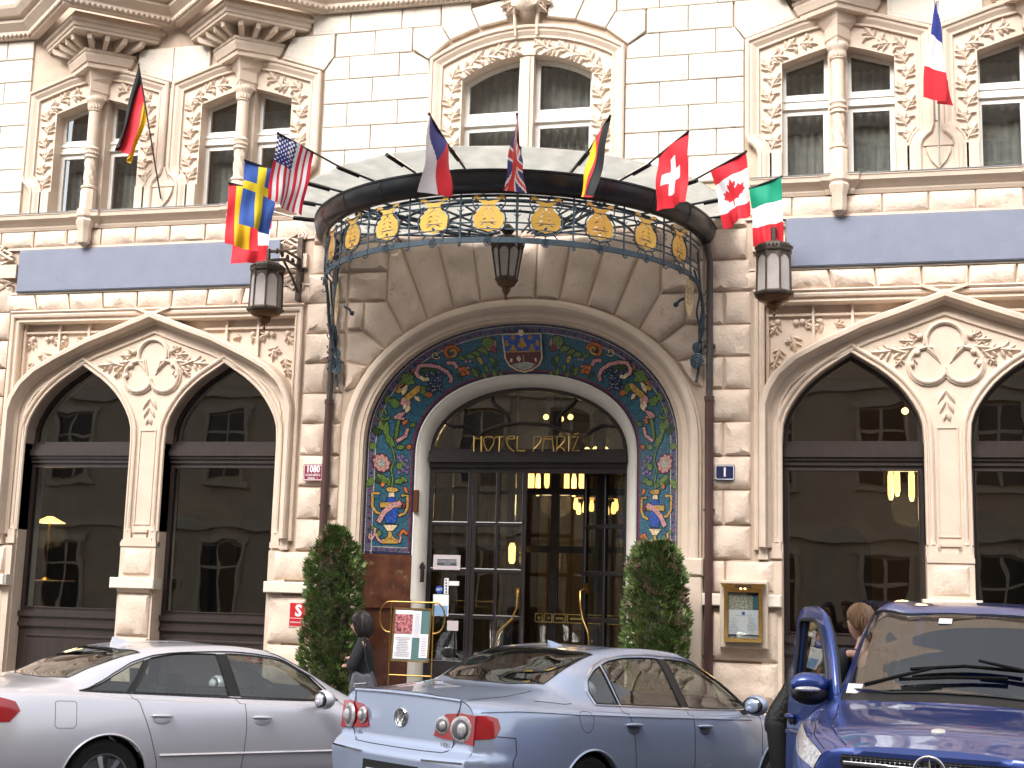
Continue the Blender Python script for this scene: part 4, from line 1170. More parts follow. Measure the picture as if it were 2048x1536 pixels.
# cream lining between mosaic and doors
mb = MB()
CB2, CC = curve3(ENT_B, YB - .01, 0.02), curve3(ENT_C, YC, 0.02)
mid1 = [(a.lerp(b, .55) + Vector((0, -.05, 0))) for a, b in zip(CB2, CC)]
rings = [CB2, [a.lerp(b, .12) + Vector((0, -.03, 0)) for a, b in zip(CB2, CC)], [a.lerp(b, .35) + Vector((0, -.035, 0)) for a, b in zip(CB2, CC)], mid1, [c.copy() for c in CC], [Vector((c.x, .8, c.z)) for c in CC]]
n = len(CC); vs = [p for r_ in rings for p in r_]; fs = []
for j in range(len(rings) - 1):
    for i in range(n - 1): fs.append((j * n + i, j * n + i + 1, (j + 1) * n + i + 1, (j + 1) * n + i))
mb.add(vs, fs).build('arch_lining', REVEAL, hotel, smooth=40)

# ---- fanlight
DT = mat('door_timber', (.016, .012, .013), .35, var=.2, vscale=12, coat=.2)
BRASS = mat('brass', (.50, .30, .09), .28, metal=1.0, var=.15, vscale=20)
GILT = mat('gilt_letter', (.55, .36, .11), .35, metal=.85, var=.1, vscale=30)
fan = part('fanlight', hotel)
yd = .66
fa = [(-1.38, 3.80)] + [(x, z) for x, z in arch(1.38, 3.80, .90, 2.05, 30)] + [(1.38, 3.80)]
fa = arch(1.38, 3.80, .90, 2.05, 30)
fin = inset(fa[::-1], .05)
MB().prism(fa, yd - .02, yd + .06, [fin]).build('frame', DT, fan)
pane(fan, fin, yd + .03, PANE)
m2 = MB()
for (z0, z1, dy) in ((3.74, 3.82, .07), (3.66, 3.74, .11), (3.60, 3.66, .05)): m2.box(-1.38, 1.38, yd - dy, yd + .08, z0, z1)
m2.build('transom', DT, fan)
def fpx(x, y): X, Z = P(930 + x * 280 / 2048, 830 + y * 280 / 2048, yd); return (X, yd - .005, Z)
def fp1(x, y): X, Z = P(680 + x * .1953, 620 + y * .1953, yd); return (X, yd - .005, Z)
bars = [[fpx(100, 530), fpx(130, 430), fpx(215, 290), fpx(400, 190), fpx(650, 130), fpx(900, 120), fpx(1200, 150), fpx(1450, 230), fpx(1640, 290), fpx(1700, 400), fpx(1735, 530)],
        [fp1(1055, 1140), fp1(1150, 1195), fp1(1280, 1190), fp1(1370, 1230), fp1(1425, 1280)],
        [fp1(1545, 860), fp1(1570, 950), fp1(1650, 1020), fp1(1710, 1090), fp1(1730, 1160)]]
bars += [[(.14 - (p[0] - .0) , p[1], p[2]) for p in b] for b in bars[1:]]
for b in bars:
    # smooth
    b2 = []
    for i in range(len(b) - 1):
        p0, p1, p2, p3 = (Vector(b[max(0, i - 1)]), Vector(b[i]), Vector(b[i + 1]), Vector(b[min(len(b) - 1, i + 2)]))
        for j in range(4):
            t = j / 4; b2.append(.5 * ((2 * p1) + (p2 - p0) * t + (2 * p0 - 5 * p1 + 4 * p2 - p3) * t * t + (3 * p1 - p0 - 3 * p2 + p3) * t ** 3))
    b2.append(Vector(b[-1]))
    MB().tube(b2, .022, 6).build('glazing_bar', DT, fan, smooth=60)
# lettering, stroke by stroke, from the close-up
def letter(strokes, w_=.010):
    mb = MB()
    for st in strokes:
        pts = [fpx(x, y) for x, y in st]; pts = [(x, yd - .12, z) for x, y, z in [( *((P(930 + a * 280 / 2048, 830 + b * 280 / 2048, yd - .12))[:1]), 0, P(930 + a * 280 / 2048, 830 + b * 280 / 2048, yd - .12)[1]) for a, b in st]]
        mb.tube(pts, w_, 5)
    mb.build('letter', GILT, fan, smooth=50)
for L in ([[(135, 310), (130, 535)], [(240, 310), (240, 535)], [(135, 345), (240, 345)]],
          [[(330, 530), (285, 440), (270, 350), (300, 318), (380, 318), (430, 345), (415, 430), (345, 530)]],
          [[(440, 330), (470, 318), (560, 318)], [(510, 318), (500, 535)]],
          [[(720, 310), (640, 315), (600, 350), (615, 420), (660, 490), (720, 535)], [(610, 350), (725, 350)], [(722, 310), (725, 350)]],
          [[(768, 312), (763, 525), (870, 530)], [(763, 518), (872, 522)], [(868, 530), (880, 512)]],
          [[(1000, 535), (1010, 315), (1090, 312), (1120, 335), (1100, 400), (1040, 470), (1005, 500)]],
          [[(1130, 535), (1160, 330), (1185, 312), (1275, 312), (1300, 535)], [(1160, 350), (1280, 350)]],
          [[(1340, 535), (1350, 315), (1420, 312), (1465, 330), (1450, 390), (1375, 470), (1345, 500)], [(1375, 460), (1410, 470), (1465, 530)], [(1375, 288), (1400, 272), (1420, 280)]],
          [[(1525, 305), (1518, 530)], [(1480, 268), (1540, 280)]],
          [[(1570, 325), (1660, 312), (1570, 525), (1680, 520)], [(1600, 275), (1640, 278), (1665, 262)]]):
    letter(L)

# ---- doors
def leafset(parent, cols, rows, y, d=.06, st=.05):
    """glazed timber leaf between cols[0] and cols[-1]; rows from top to bottom"""
    x0, x1, z1, z0 = cols[0], cols[-1], rows[0], rows[-1]
    hl = []
    for i in range(len(cols) - 1):
        for j in range(len(rows) - 1):
            a = cols[i] + (st if i == 0 else .014); b = cols[i + 1] - (st if i == len(cols) - 2 else .014)
            t = rows[j] - (st * 1.3 if j == 0 else .016); u = rows[j + 1] + (.02 if j < len(rows) - 2 else .0)
            if j == len(rows) - 2:
                continue
            hl.append(rect(a, b, u, t))
    MB().prism(rect(x0, x1, z0, z1), y, y + d, hl).build('leaf_frame', DT, parent)
    for h in hl:
        MB().mould(h, [(-.0, y - .012), (.012, y - .008), (.014, y)], closed=True).build('glazing_bead', DT, parent)
        pane(parent, h, y + d * .5, PANE)
rowsD = [3.60, 2.82, 2.19, 1.57, .95, .10]
X_ = lambda px: P(px, 1050, yd)[0]
d1 = part('door', hotel); leafset(d1, [-1.375, X_(943)], rowsD, yd)
d1['label'] = 'fixed side light left of the door with stickers on its glass'
d2 = part('door', hotel); leafset(d2, [X_(944), X_(994), X_(1052)], rowsD, yd)
# swung leaf on the right: hinged on the right jamb, opened inwards
d3 = part('door', hotel)
wl = 1.38 - X_(1130)
leafset(d3, [-wl, -wl / 2, 0], rowsD, 0)
d3['label'] = 'right door leaf standing open inwards'
d3.location = (1.372, yd + .02, 0); d3.rotation_euler = (0, 0, -radians(36))
MB().box(X_(1052) + .004, 1.385, yd - .02, yd + .06, 3.52, 3.60).build('door_head', DT, hotel)
# brass pulls
def pull(parent, pts, r_=.016):
    MB().tube(pts, r_, 8).build('handle', BRASS, parent, smooth=60)
hp = lambda px, py, y: (P(px, py, y)[0], y, P(px, py, y)[1])
pull(d2, [hp(1036, 1183, yd - .03), hp(1036, 1186, yd - .09), hp(1034, 1215, yd - .09), hp(1024, 1238, yd - .09), hp(1002, 1258, yd - .09), hp(994, 1272, yd - .09), hp(991, 1300, yd - .09), hp(991, 1330, yd - .09), hp(991, 1332, yd - .02)])
mb = MB(); x, z = P(1036, 1184, yd); mb.box(x - .025, x + .025, yd - .02, yd, z - .06, z + .05); mb.build('handle_plate', BRASS, d2)
px0 = -wl + .06
pull(d3, [(px0, -.03, 1.98), (px0, -.09, 1.95), (px0 + .01, -.09, 1.75), (px0 + .06, -.09, 1.58), (px0 + .16, -.09, 1.42), (px0 + .19, -.09, 1.3), (px0 + .2, -.09, .95), (px0 + .2, -.02, .93)])
MB().box(px0 - .02, px0 + .06, -.015, .0, 1.92, 2.06).build('handle_plate', BRASS, d3)
# plates and stickers on the side light
STW = mat('sticker_white', (.72, .72, .72), .5); STB = mat('sticker_blue', srgb('2a4a9a'), .4); STT = mat('sticker_teal', srgb('4a6a80'), .5); STG = mat('plate_grey', srgb('b9aeb0'), .4); STD = mat('plate_dark', srgb('3d4a50'), .4); STP = mat('sticker_pale_blue', srgb('6f93b8'), .5)
def stick(px0_, py0_, px1_, py1_, m, o=.012, name='sticker'):
    x0, z1 = P(px0_, py0_, yd); x1, z0 = P(px1_, py1_, yd)
    return MB().box(x0, x1, yd - o, yd - o + .006, z0, z1).build(name, m, d1)
s85 = 80 / 683
sc = lambda x, y: (850 + x * s85, 1090 + y * s85)
stick(*sc(155, 165), *sc(605, 430), STG, .02, 'name_plate'); stick(*sc(220, 240), *sc(545, 350), STD, .026, 'name_plate')
x, z = P(*sc(383, 282), yd - .03); text_mesh('CONCORDE', .052, STG, 'plate_lettering', d1, (x, yd - .0285, z), sx=.95)
x, z = P(*sc(383, 325), yd - .03); text_mesh('HOTELS', .030, STG, 'plate_lettering', d1, (x, yd - .0285, z))
stick(*sc(335, 565), *sc(400, 835), STW); stick(*sc(415, 615), *sc(585, 695), STW); stick(*sc(145, 840), *sc(400, 1215), STW); stick(*sc(165, 1030), *sc(385, 1205), STP, .016); stick(*sc(385, 1290), *sc(570, 1465), STG)
x, z = P(*sc(250, 760), yd); MB().lathe([(.052, 0), (.052, .006)], (0, 0, 0), 16).xf(Matrix.Translation((x, yd - .012, z)) @ Matrix.Rotation(pi / 2, 4, 'X')).build('sticker', STB, d1)
text_mesh('ADT', .045, STW, 'sticker_lettering', d1, (x, yd - .0195, z), sx=.9, bold=.001)
for k, cc in enumerate(('606870', '8a3a50', '40506a', '3a6a8a', '604a5a')):
    x, z = P(*sc(367, 600 + 51 * k), yd); MB().box(x - .011, x + .011, yd - .0165, yd - .0125, z - .013, z + .013).build('sticker', mat('dot_' + cc, srgb(cc), .5), d1)
# brass plaque and bell pull on the cream lining
X0, Z0 = P(852, 1003, .5); MB().box(-1.53, -1.47, .42, .50, Z0 - .15, Z0 + .15).build('wall_plaque', mat('copper_plaque', (.12, .04, .015), .4, metal=.5), hotel)
X0, Z0 = P(845, 1145, .5)
m2 = MB(); m2.box(X0 - .02, X0 + .02, .46, .52, Z0 - .13, Z0 + .05); m2.prism([(X0 - .035, Z0 + .05), (X0 + .035, Z0 + .05), (X0 + .03, Z0 + .09), (X0, Z0 + .14), (X0 - .03, Z0 + .09)], .455, .52); m2.build('bell_pull', DT, hotel)
MB().box(-1.55, 1.55, .3, 1.0, -.02, .10).build('door_step', ST_LO, hotel)
# ---------------------------------------------------------------- rooms seen through the glass
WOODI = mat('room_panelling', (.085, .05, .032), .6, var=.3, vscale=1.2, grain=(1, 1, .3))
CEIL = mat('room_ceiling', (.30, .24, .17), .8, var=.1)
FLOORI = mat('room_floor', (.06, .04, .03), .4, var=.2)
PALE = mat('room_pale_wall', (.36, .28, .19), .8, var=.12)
rooms = part('interior', hotel)
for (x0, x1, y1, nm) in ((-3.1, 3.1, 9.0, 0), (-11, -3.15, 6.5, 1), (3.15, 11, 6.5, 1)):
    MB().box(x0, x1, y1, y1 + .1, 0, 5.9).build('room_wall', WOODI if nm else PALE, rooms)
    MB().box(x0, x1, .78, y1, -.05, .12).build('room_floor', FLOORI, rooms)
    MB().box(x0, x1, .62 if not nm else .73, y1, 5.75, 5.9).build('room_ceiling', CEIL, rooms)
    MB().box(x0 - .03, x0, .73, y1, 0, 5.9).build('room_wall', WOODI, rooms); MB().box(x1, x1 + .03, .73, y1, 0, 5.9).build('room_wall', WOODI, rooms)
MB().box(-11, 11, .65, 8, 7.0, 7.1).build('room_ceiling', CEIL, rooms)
# inner lobby screen with a gilt frieze on its glass
m2 = MB(); y = 2.3
for x in (-3.0, -1.6, -.62, .05, .72, 1.5, 3.0): m2.box(x - .06, x + .06, y, y + .08, .1, 5.7)
for z in (.2, 1.0, 2.55, 3.4, 5.6): m2.box(-3.1, 3.1, y + .005, y + .075, z - .05, z + .05)
m2.build('lobby_screen', DT, rooms)
GF = mat('gilt_frieze', (.45, .33, .10), .4, metal=.6)
m2 = MB()
z = P(1100, 1236, 2.28)[1]
xa = P(1070, 1236, 2.28)[0]
for (a, b) in ((0, .11), (.14, .25), (.27, .45), (.48, 1.6)):
    for zz in (-.06, .06): m2.box(xa + a, xa + b, y - .012, y - .004, z + zz - .006, z + zz + .006)
    for q in (a, b): m2.box(xa + q - .006, xa + q + .006, y - .013, y - .005, z - .06, z + .06)
    m2.box(xa + a + .04, xa + b - .03, y - .012, y - .004, z - .012, z + .012)
m2.build('gilt_frieze', GF, rooms)
MB().box(-3.0, 3.0, y + .03, y + .036, .3, 5.5).build('screen_glass', PANE, rooms)
# dark doorway further in
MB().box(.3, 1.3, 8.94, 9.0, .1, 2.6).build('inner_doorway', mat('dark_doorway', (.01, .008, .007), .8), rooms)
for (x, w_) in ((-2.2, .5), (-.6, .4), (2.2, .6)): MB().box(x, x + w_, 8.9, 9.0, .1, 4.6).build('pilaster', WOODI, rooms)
# restaurant furniture silhouettes
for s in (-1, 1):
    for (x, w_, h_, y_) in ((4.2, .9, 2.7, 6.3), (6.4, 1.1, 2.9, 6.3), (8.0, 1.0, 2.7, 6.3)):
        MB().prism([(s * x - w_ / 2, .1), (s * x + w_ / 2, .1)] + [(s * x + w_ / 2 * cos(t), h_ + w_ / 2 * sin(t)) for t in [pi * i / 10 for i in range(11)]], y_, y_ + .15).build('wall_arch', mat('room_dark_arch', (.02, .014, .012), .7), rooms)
CLOTH = mat('table_linen', (.55, .55, .56), .8)
def lamp_tubes(name, label, cx, cy, z, n, L, r_, spread, top, em, cat='chandelier', light=0):
    n = int(n)
    t = thing(name, label, cat, (cx, cy, z))
    MB().lathe([(.02, 0), (.02, max(.1, top - z))], (0, 0, .12), 8).build('stem', BRASS, t, smooth=60)
    MB().lathe([(.03, .10), (spread, .13), (spread * .9, .17), (.03, .2)], (0, 0, 0), 16).build('ring', BRASS, t, smooth=50)
    for i in range(n):
        an = 2 * pi * i / n + .4
        MB().lathe([(r_ * .55, -L), (r_, -L * .8), (r_, -.02), (r_ * .6, .08)], (spread * .92 * cos(an), spread * .92 * sin(an), .05 - (i % 2) * .07), 10).build('glass_tube', em, t, smooth=60)
    if light:
        lamp_light(t, (0, 0, -L - .15), light)
    return t
def lamp_light(t, loc, e):
    ld = bpy.data.lights.new('lamp_light', 'POINT'); ld.energy = e; ld.color = (1, .68, .34); ld.shadow_soft_size = .25
    lo = bpy.data.objects.new('lamp_light', ld); link(lo, t); lo.location = loc
WARM = mat('lamp_glow', (1, .8, .5), .5, emit=(1.0, .56, .15), estr=1.5)
WARM2 = mat('lamp_globe_glow', (1, .85, .5), .5, emit=(1.0, .66, .22), estr=1.9)
def at(px, py, y): X, Z = P(px, py, y); return X, y, Z
x, y_, z = at(1113, 950, 4.0)
lamp_tubes('chandelier', 'glowing tube chandelier high in the open doorway', x, y_, z, 9, .30, .042, .50, 5.7, WARM, light=16)
x, y_, z = at(1192, 1012, 6.5)
lamp_tubes('chandelier', 'smaller glowing chandelier deeper inside behind the open door leaf', x, y_, z, 8, .13, .045, .40, 5.7, WARM)
x, y_, z = at(1815, 948, 3.2)
lamp_tubes('chandelier', 'glowing tube chandelier behind the right pointed window', x, y_, z, 7, .36, .042, .26, 5.7, WARM, light=14)
def glowing_globe(name, label, pts, y, r_):
    c = at(pts[0][0], pts[0][1], y)
    t = thing(name, label, 'lamp', c)
    for px, py in pts:
        p = at(px, py, y)
        g_ = MB().ball((p[0] - c[0], 0, p[2] - c[2]), r_, 12, 8).build('globe', WARM2, t, smooth=180)
        MB().tube([(p[0] - c[0], 0, p[2] - c[2] + r_), (p[0] - c[0], 0, 5.7 - c[2])], .008, 5).build('cord', BRASS, t)
glowing_globe('glowing_globe', 'cluster of glowing globes standing in for lights reflected in the fanlight', [(1092, 834), (1112, 831), (1122, 838), (1141, 834)], 3.0, .045)  # made-up globes: they imitate lights mirrored in the fanlight glass
glowing_globe('glowing_globe', 'row of small glowing globes standing in for reflected lights above the door transom', [(1174, 900), (1191, 899), (1211, 899)], 3.0, .045)  # added globes in place of reflections low in the fanlight
glowing_globe('glowing_globe', 'single lit globe behind the right pointed window head', [(1810, 822)], 2.5, .05)
x, y_, z = at(1024, 1108, 2.0)
t = thing('wall_lamp', 'lit wall lamp behind the left door leaf', 'lamp', (x, y_, z))
MB().lathe([(.03, -.14), (.05, -.1), (.055, .1), (.03, .16)], (0, 0, 0), 10).build('glass_shade', WARM, t, smooth=60); MB().box(-.02, .02, 0, .25, -.02, .02).build('bracket', BRASS, t)
x, y_, z = at(100, 1040, 3.0)
t = thing('table_lamp', 'warm lamp shade glowing inside the leftmost window', 'lamp', (x, y_, z))
MB().lathe([(.26, -.05), (.05, .06)], (0, 0, 0), 14).build('lamp_shade', WARM, t, smooth=60); MB().lathe([(.1, -1.0), (.02, -.95), (.015, -.05)], (0, 0, 0), 8).build('lamp_stem', BRASS, t)
lamp_light(t, (0, 0, -.25), 9)
MB().lathe([(.5, -1.75 + .0), (.5, -1.02), (.45, -1.0)], (0, 0, 0), 14).build('lamp_table', WOODI, t)
# things on the window ledge of the left windows
# ---------------------------------------------------------------- canopy
IRON = mat('blue_grey_iron', (.045, .068, .088), .5, metal=.3, var=.2, vscale=9)
GUT = mat('dark_gutter', (.022, .022, .026), .32, metal=.35, var=.25, vscale=4)
GOLD = mat('gold_leaf', (.66, .42, .10), .38, metal=.75, var=.1, vscale=8)
def frosted(name, col):
    m = bpy.data.materials.new(name); m.use_nodes = True; n = m.node_tree.nodes; l = m.node_tree.links; n.clear()
    o = n.new('ShaderNodeOutputMaterial'); mx = n.new('ShaderNodeMixShader'); d = n.new('ShaderNodeBsdfDiffuse'); tr = n.new('ShaderNodeBsdfTranslucent')
    geo = n.new('ShaderNodeNewGeometry'); t = n.new('ShaderNodeTexNoise'); t.inputs['Scale'].default_value = 5; t.inputs['Detail'].default_value = 6
    r = n.new('ShaderNodeValToRGB'); r.color_ramp.elements[0].position = .35; r.color_ramp.elements[1].position = .65
    r.color_ramp.elements[0].color = tuple(c * .86 for c in col) + (1,); r.color_ramp.elements[1].color = tuple(col) + (1,)
    l.new(geo.outputs['Position'], t.inputs['Vector']); l.new(t.outputs[0], r.inputs[0]); l.new(r.outputs[0], d.inputs[0]); l.new(r.outputs[0], tr.inputs[0])
    mx.inputs[0].default_value = .72; l.new(d.outputs[0], mx.inputs[1]); l.new(tr.outputs[0], mx.inputs[2]); l.new(mx.outputs[0], o.inputs[0])
    MATS[name] = m
    return m
FROST = frosted('wired_frosted_glass', (.80, .80, .77))
can = thing('entrance_canopy', 'semicircular glass canopy with dark gutter and blue iron lattice over the entrance', 'canopy', (0, 0, 0))
CX = -.07
def E_(t, da=0.0, z=0.0, a=2.51, b=2.66):
    """point on the canopy ring at angle t (0 = front, + = right)"""
    return Vector((CX + (a + da) * sin(t), -(b + da) * cos(t), z))
def ringtube(name, da, z, r_, t0=-89, t1=89, n=60, m=None):
    return MB().tube([E_(radians(t0 + (t1 - t0) * i / n), da, z) for i in range(n + 1)], r_, 6).build(name, m or IRON, can, smooth=60)
def ringprof(name, prof, m, t0=-90, t1=90, n=64, smooth=35):
    vs = []; fs = []; q = len(prof)
    for i in range(n + 1):
        t = radians(t0 + (t1 - t0) * i / n)
        vs += [E_(t, d, z) for d, z in prof]
    for i in range(n):
        for j in range(q - 1): a = i * q + j; fs.append((a, a + 1, a + q + 1, a + q))
    return MB().add(vs, fs).build(name, m, can, smooth=smooth)
ringprof('gutter', [(.0, 6.44), (.05, 6.44), (.10, 6.46), (.145, 6.52), (.165, 6.60), (.165, 6.65), (.18, 6.66), (.18, 6.68), (.16, 6.69), (.0, 6.66), (.0, 6.44)], GUT, n=40)
for k in range(12):
    t = radians(-82.5 + 15 * k)
    m2 = MB(); pr = [(.05, 6.436), (.102, 6.455), (.15, 6.518), (.171, 6.60), (.171, 6.652)]
    vs = []
    for dt in (-.006, .006):
        vs += [E_(t + dt, d, z) for d, z in pr]
    m2.add(vs, [(i, i + 1, i + 6, i + 5) for i in range(4)]).build('gutter_joint', GUT, can)
# glass roof: panels between radial bars
NB = 12
OUT_A, OUT_B = 2.95, 3.14
def G_(t, k, dz=0.0):
    """k=0 hub .. 1 outer edge"""
    r0 = Vector((CX + .3 * sin(t), -.12 - .2 * cos(t), 6.66)); r1 = Vector((CX + OUT_A * sin(t), -OUT_B * cos(t), 6.84))
    p = r0.lerp(r1, k); p.z += dz
    if p.y > -.06: p.y = -.06
    return p
for k in range(NB):
    t0, t1 = radians(-90 + 15 * k), radians(-75 + 15 * k)
    m2 = MB(); e = .006
    a, b, c, d = G_(t0 + e * 3, .02), G_(t0 + e, 1), G_(t1 - e, 1), G_(t1 - e * 3, .02)
    vs = [a, b, c, d] + [p + Vector((0, 0, .012)) for p in (a, b, c, d)]
    m2.add(vs, [(0, 1, 2, 3), (7, 6, 5, 4), (0, 4, 5, 1), (1, 5, 6, 2), (2, 6, 7, 3), (3, 7, 4, 0)]).build('glass_panel', FROST, can)
for k in range(NB + 1):
    t = radians(-90 + 15 * k)
    a = G_(t, .0, -.02); b = G_(t, .975, -.02)
    MB().tube([a, b], .016, 4).build('roof_bar', IRON, can)
    c_, d_ = G_(t, .90, -.03), G_(t, 1.02, -.03)
    if 0 < k < NB: MB().tube([c_, d_], .030, 4).build('bar_shoe', GUT, can)
for z_, da in ((6.40, -.2), (6.55, -.9), (6.6, -1.5)): ringtube('roof_purlin', da, z_ + .08, .018, -86, 86, 40)
# deep truss brackets under the roof
for t in (-40, 40):
    t = radians(t); m2 = MB()
    p = [E_(t, -.1, 6.56), E_(t, -.1, 6.46), Vector((CX + .9 * sin(t), -.3, 6.60)), Vector((CX + .9 * sin(t), -.3, 6.70))]
    for a, b in ((0, 3), (1, 2), (2, 3), (0, 1)): m2.tube([p[a], p[b]], .022, 5)
    for i in range(6):
        a = p[0].lerp(p[3], i / 6); b = p[1].lerp(p[2], (i + 1) / 6); m2.tube([a, b], .012, 4)
    m2.build('truss', IRON, can)
# lattice
for z_, r_ in ((6.37, .013), (6.30, .010), (6.10, .010), (6.02, .011)): ringtube('lattice_rail', 0, z_, r_, -84, 84)
ringprof('lattice_band', [(.012, 5.86), (.012, 5.925), (-.012, 5.925), (-.012, 5.86), (.012, 5.86)], IRON, -74, 74)
PL = [-82.5 + 15 * k for k in range(12)]
def ring_local(t):
    """matrix: local x along the ring, local -y outwards, z up"""
    p = E_(t); tx = (E_(t + .01) - E_(t - .01)).normalized(); n = Vector((tx.y, -tx.x, 0))
    return Matrix(((tx.x, -n.x, 0, p.x), (tx.y, -n.y, 0, p.y), (0, 0, 1, 0), (0, 0, 0, 1)))
plate_out = []
for sg in (1,):
    half = [(.0, 5.985), (.03, 6.0), (.12, 6.02), (.165, 6.06), (.175, 6.12), (.17, 6.18), (.13, 6.23), (.09, 6.27), (.075, 6.31), (.08, 6.335), (.11, 6.345), (.14, 6.38), (.165, 6.385), (.17, 6.36), (.185, 6.37), (.18, 6.41), (.14, 6.42), (.10, 6.40), (.05, 6.36), (.0, 6.35)]
    plate_out = half + [(-x, z) for x, z in reversed(half[1:-1])]
frame_half = [(.0, 5.955), (.04, 5.965), (.13, 5.985), (.185, 6.04), (.198, 6.12), (.19, 6.19), (.15, 6.25), (.115, 6.28), (.13, 6.31), (.16, 6.30), (.165, 6.27), (.145, 6.26)]
cuts = []
for i in range(4):
    z = 6.08 + .055 * i; L = .085 - .012 * i
    for q in (-1, 1):
        cuts.append([(q * .015, z + .012), (q * (.015 + L * .5), z + .012), (q * (.015 + L), z - .02), (q * (.015 + L * .5), z - .006)])
cuts.append([(.022 * cos(a), 6.045 + .024 * sin(a)) for a in [2 * pi * i / 8 for i in range(8)]])
cuts.append([(0, 6.25), (.016, 6.275), (0, 6.305), (-.016, 6.275)])
plate_me = MB().prism(plate_out, -.006, .006, cuts)
for i, tt in enumerate(PL):
    if abs(tt) > 80: continue
    t = radians(tt); M_ = ring_local(t)
    m2 = MB(); m2.v = list(plate_me.v); m2.f = list(plate_me.f); m2.m = list(plate_me.m)
    m2.xf(M_); pl_o = m2.build('gold_plate', GOLD, can)
    m2 = MB()
    for q in (-1, 1):
        m2.tube([(q * x, -.008, z) for x, z in frame_half], .010, 5)
        m2.tube([(q * .13, 0, 6.26), (q * .17, 0, 6.28), (q * .19, 0, 6.33), (q * .185, 0, 6.38)], .008, 5); m2.ball((q * .185, 0, 6.39), .016, 6, 4)
        m2.tube([(q * .01, -.005, 5.96), (q * .05, -.005, 5.975), (q * .10, -.005, 5.97), (q * .135, -.005, 5.93), (q * .12, -.005, 5.885), (q * .09, -.005, 5.89), (q * .095, -.005, 5.91)], .009, 5)
        for zz in (6.06, 6.14): m2.ball((q * .205, 0, zz), .012, 5, 4)
    m2.tube([(0, 0, 5.96), (0, 0, 5.86)], .010, 5)
    # spiral boss on the band
    sp = [(.055 * (1 - .85 * k / 26) * cos(k * .55 + 1), -.02, 5.865 + .055 * (1 - .85 * k / 26) * sin(k * .55 + 1)) for k in range(27)]
    m2.tube(sp, .009, 5)
    m2.xf(M_).build('plate_frame', IRON, can, smooth=60)
for i in range(11):
    tt = -75 + 15 * i
    t = radians(tt); M_ = ring_local(t); m2 = MB()
    m2.tube([(0, 0, 6.44), (0, 0, 5.83)], .012, 6)
    m2.tube([(0, 0, 5.85), (.0, -.03, 5.81), (0, -.06, 5.815), (0, -.06, 5.84), (0, -.04, 5.845)], .009, 5)
    for zz in (6.24, 6.18):
        for q in (-1, 1): m2.tube([(0, 0, zz - .05), (q * .015, -.01, zz), (q * .04, -.01, zz + .015)], .006, 4)
    m2.ball((0, 0, 6.2), .018, 6, 4); m2.box(-.018, .018, -.018, .018, 5.86, 5.93)
    m2.xf(M_).build('lattice_post', IRON, can, smooth=60)
# side brackets sweeping back to the wall
for s in (-1, 1):
    def S_(x, y, z): return Vector((CX + s * x, y, z))
    def smooth3(pts, n=6):
        o = []
        for i in range(len(pts) - 1):
            p0, p1, p2, p3 = pts[max(0, i - 1)], pts[i], pts[i + 1], pts[min(len(pts) - 1, i + 2)]
            for j in range(n):
                t = j / n; o.append(.5 * ((2 * p1) + (p2 - p0) * t + (2 * p0 - 5 * p1 + 4 * p2 - p3) * t * t + (3 * p1 - p0 - 3 * p2 + p3) * t ** 3))
        o.append(pts[-1]); return o
    t74 = radians(74)
    st = E_(t74, 0, 5.89); st = Vector((CX + s * (st.x - CX), st.y, st.z))
    arms = [[st, S_(2.50, -.45, 5.80), S_(2.54, -.28, 5.55), S_(2.53, -.20, 5.30), S_(2.47, -.14, 5.08), S_(2.46, -.12, 4.93)],
            [S_(2.45, -.5, 6.0), S_(2.50, -.30, 5.75), S_(2.46, -.25, 5.5), S_(2.50, -.2, 5.25), S_(2.44, -.16, 5.0), S_(2.42, -.13, 4.80)],
            [S_(2.47, -.25, 6.3), S_(2.49, -.18, 5.9), S_(2.52, -.14, 5.6), S_(2.48, -.12, 5.3), S_(2.50, -.1, 5.02), S_(2.44, -.1, 4.62)]]
    for j, a in enumerate(arms):
        MB().tube(smooth3(a), [.022, .014, .016][j], 6).build('bracket_arm', IRON, can, smooth=60)
    for (z_, r_) in ((5.06, .055), (4.88, .085)):
        MB().tube([S_(2.45 + r_ * (1 - .85 * k / 30) * cos(k * .6), -.16, z_ + r_ * 1.3 * (1 - .85 * k / 30) * sin(k * .6)) for k in range(31)], .014, 5).build('bracket_scroll', IRON, can, smooth=60)
    for k in range(7):
        z_ = 5.75 - .15 * k; m2 = MB()
        m2.tube([S_(2.50, -.25 + .02 * k, z_), S_(2.56, -.27 + .02 * k, z_ - .03), S_(2.58, -.27 + .02 * k, z_ + .02)], .008, 4); m2.ball(tuple(S_(2.58, -.27 + .02 * k, z_ + .02)), .013, 5, 4)
        m2.build('bracket_bud', IRON, can, smooth=60)
    m2 = MB(); m2.tube([S_(2.35, -.2, 5.72), S_(2.25, -.28, 5.66), S_(2.2, -.3, 5.60)], .02, 5); m2.ball(tuple(S_(2.2, -.3, 5.60)), .035, 8, 6)
    m2.build('bracket_knob', IRON, can, smooth=60)
    # pierced leaf plate
    lp = [(0, 5.40), (.05, 5.50), (.085, 5.65), (.075, 5.80), (.035, 5.92), (0, 6.0), (-.03, 5.9), (-.06, 5.78), (-.07, 5.62), (-.045, 5.48)]
    cu = []
    for k in range(5):
        z = 5.56 + .065 * k
        for q in (-1, 1): cu.append([(q * .012, z), (q * .045, z + .04), (q * .048, z + .055), (q * .012, z + .025)])
    MB().prism(lp, -.005, .005, cu).xf(Matrix.Translation((CX + s * 2.38, -.42, 0)) @ Matrix.Rotation(s * radians(50), 4, 'Z')).build('leaf_plate', mat('pale_gold_leaf', (.60, .45, .26), .5, metal=.3), can)

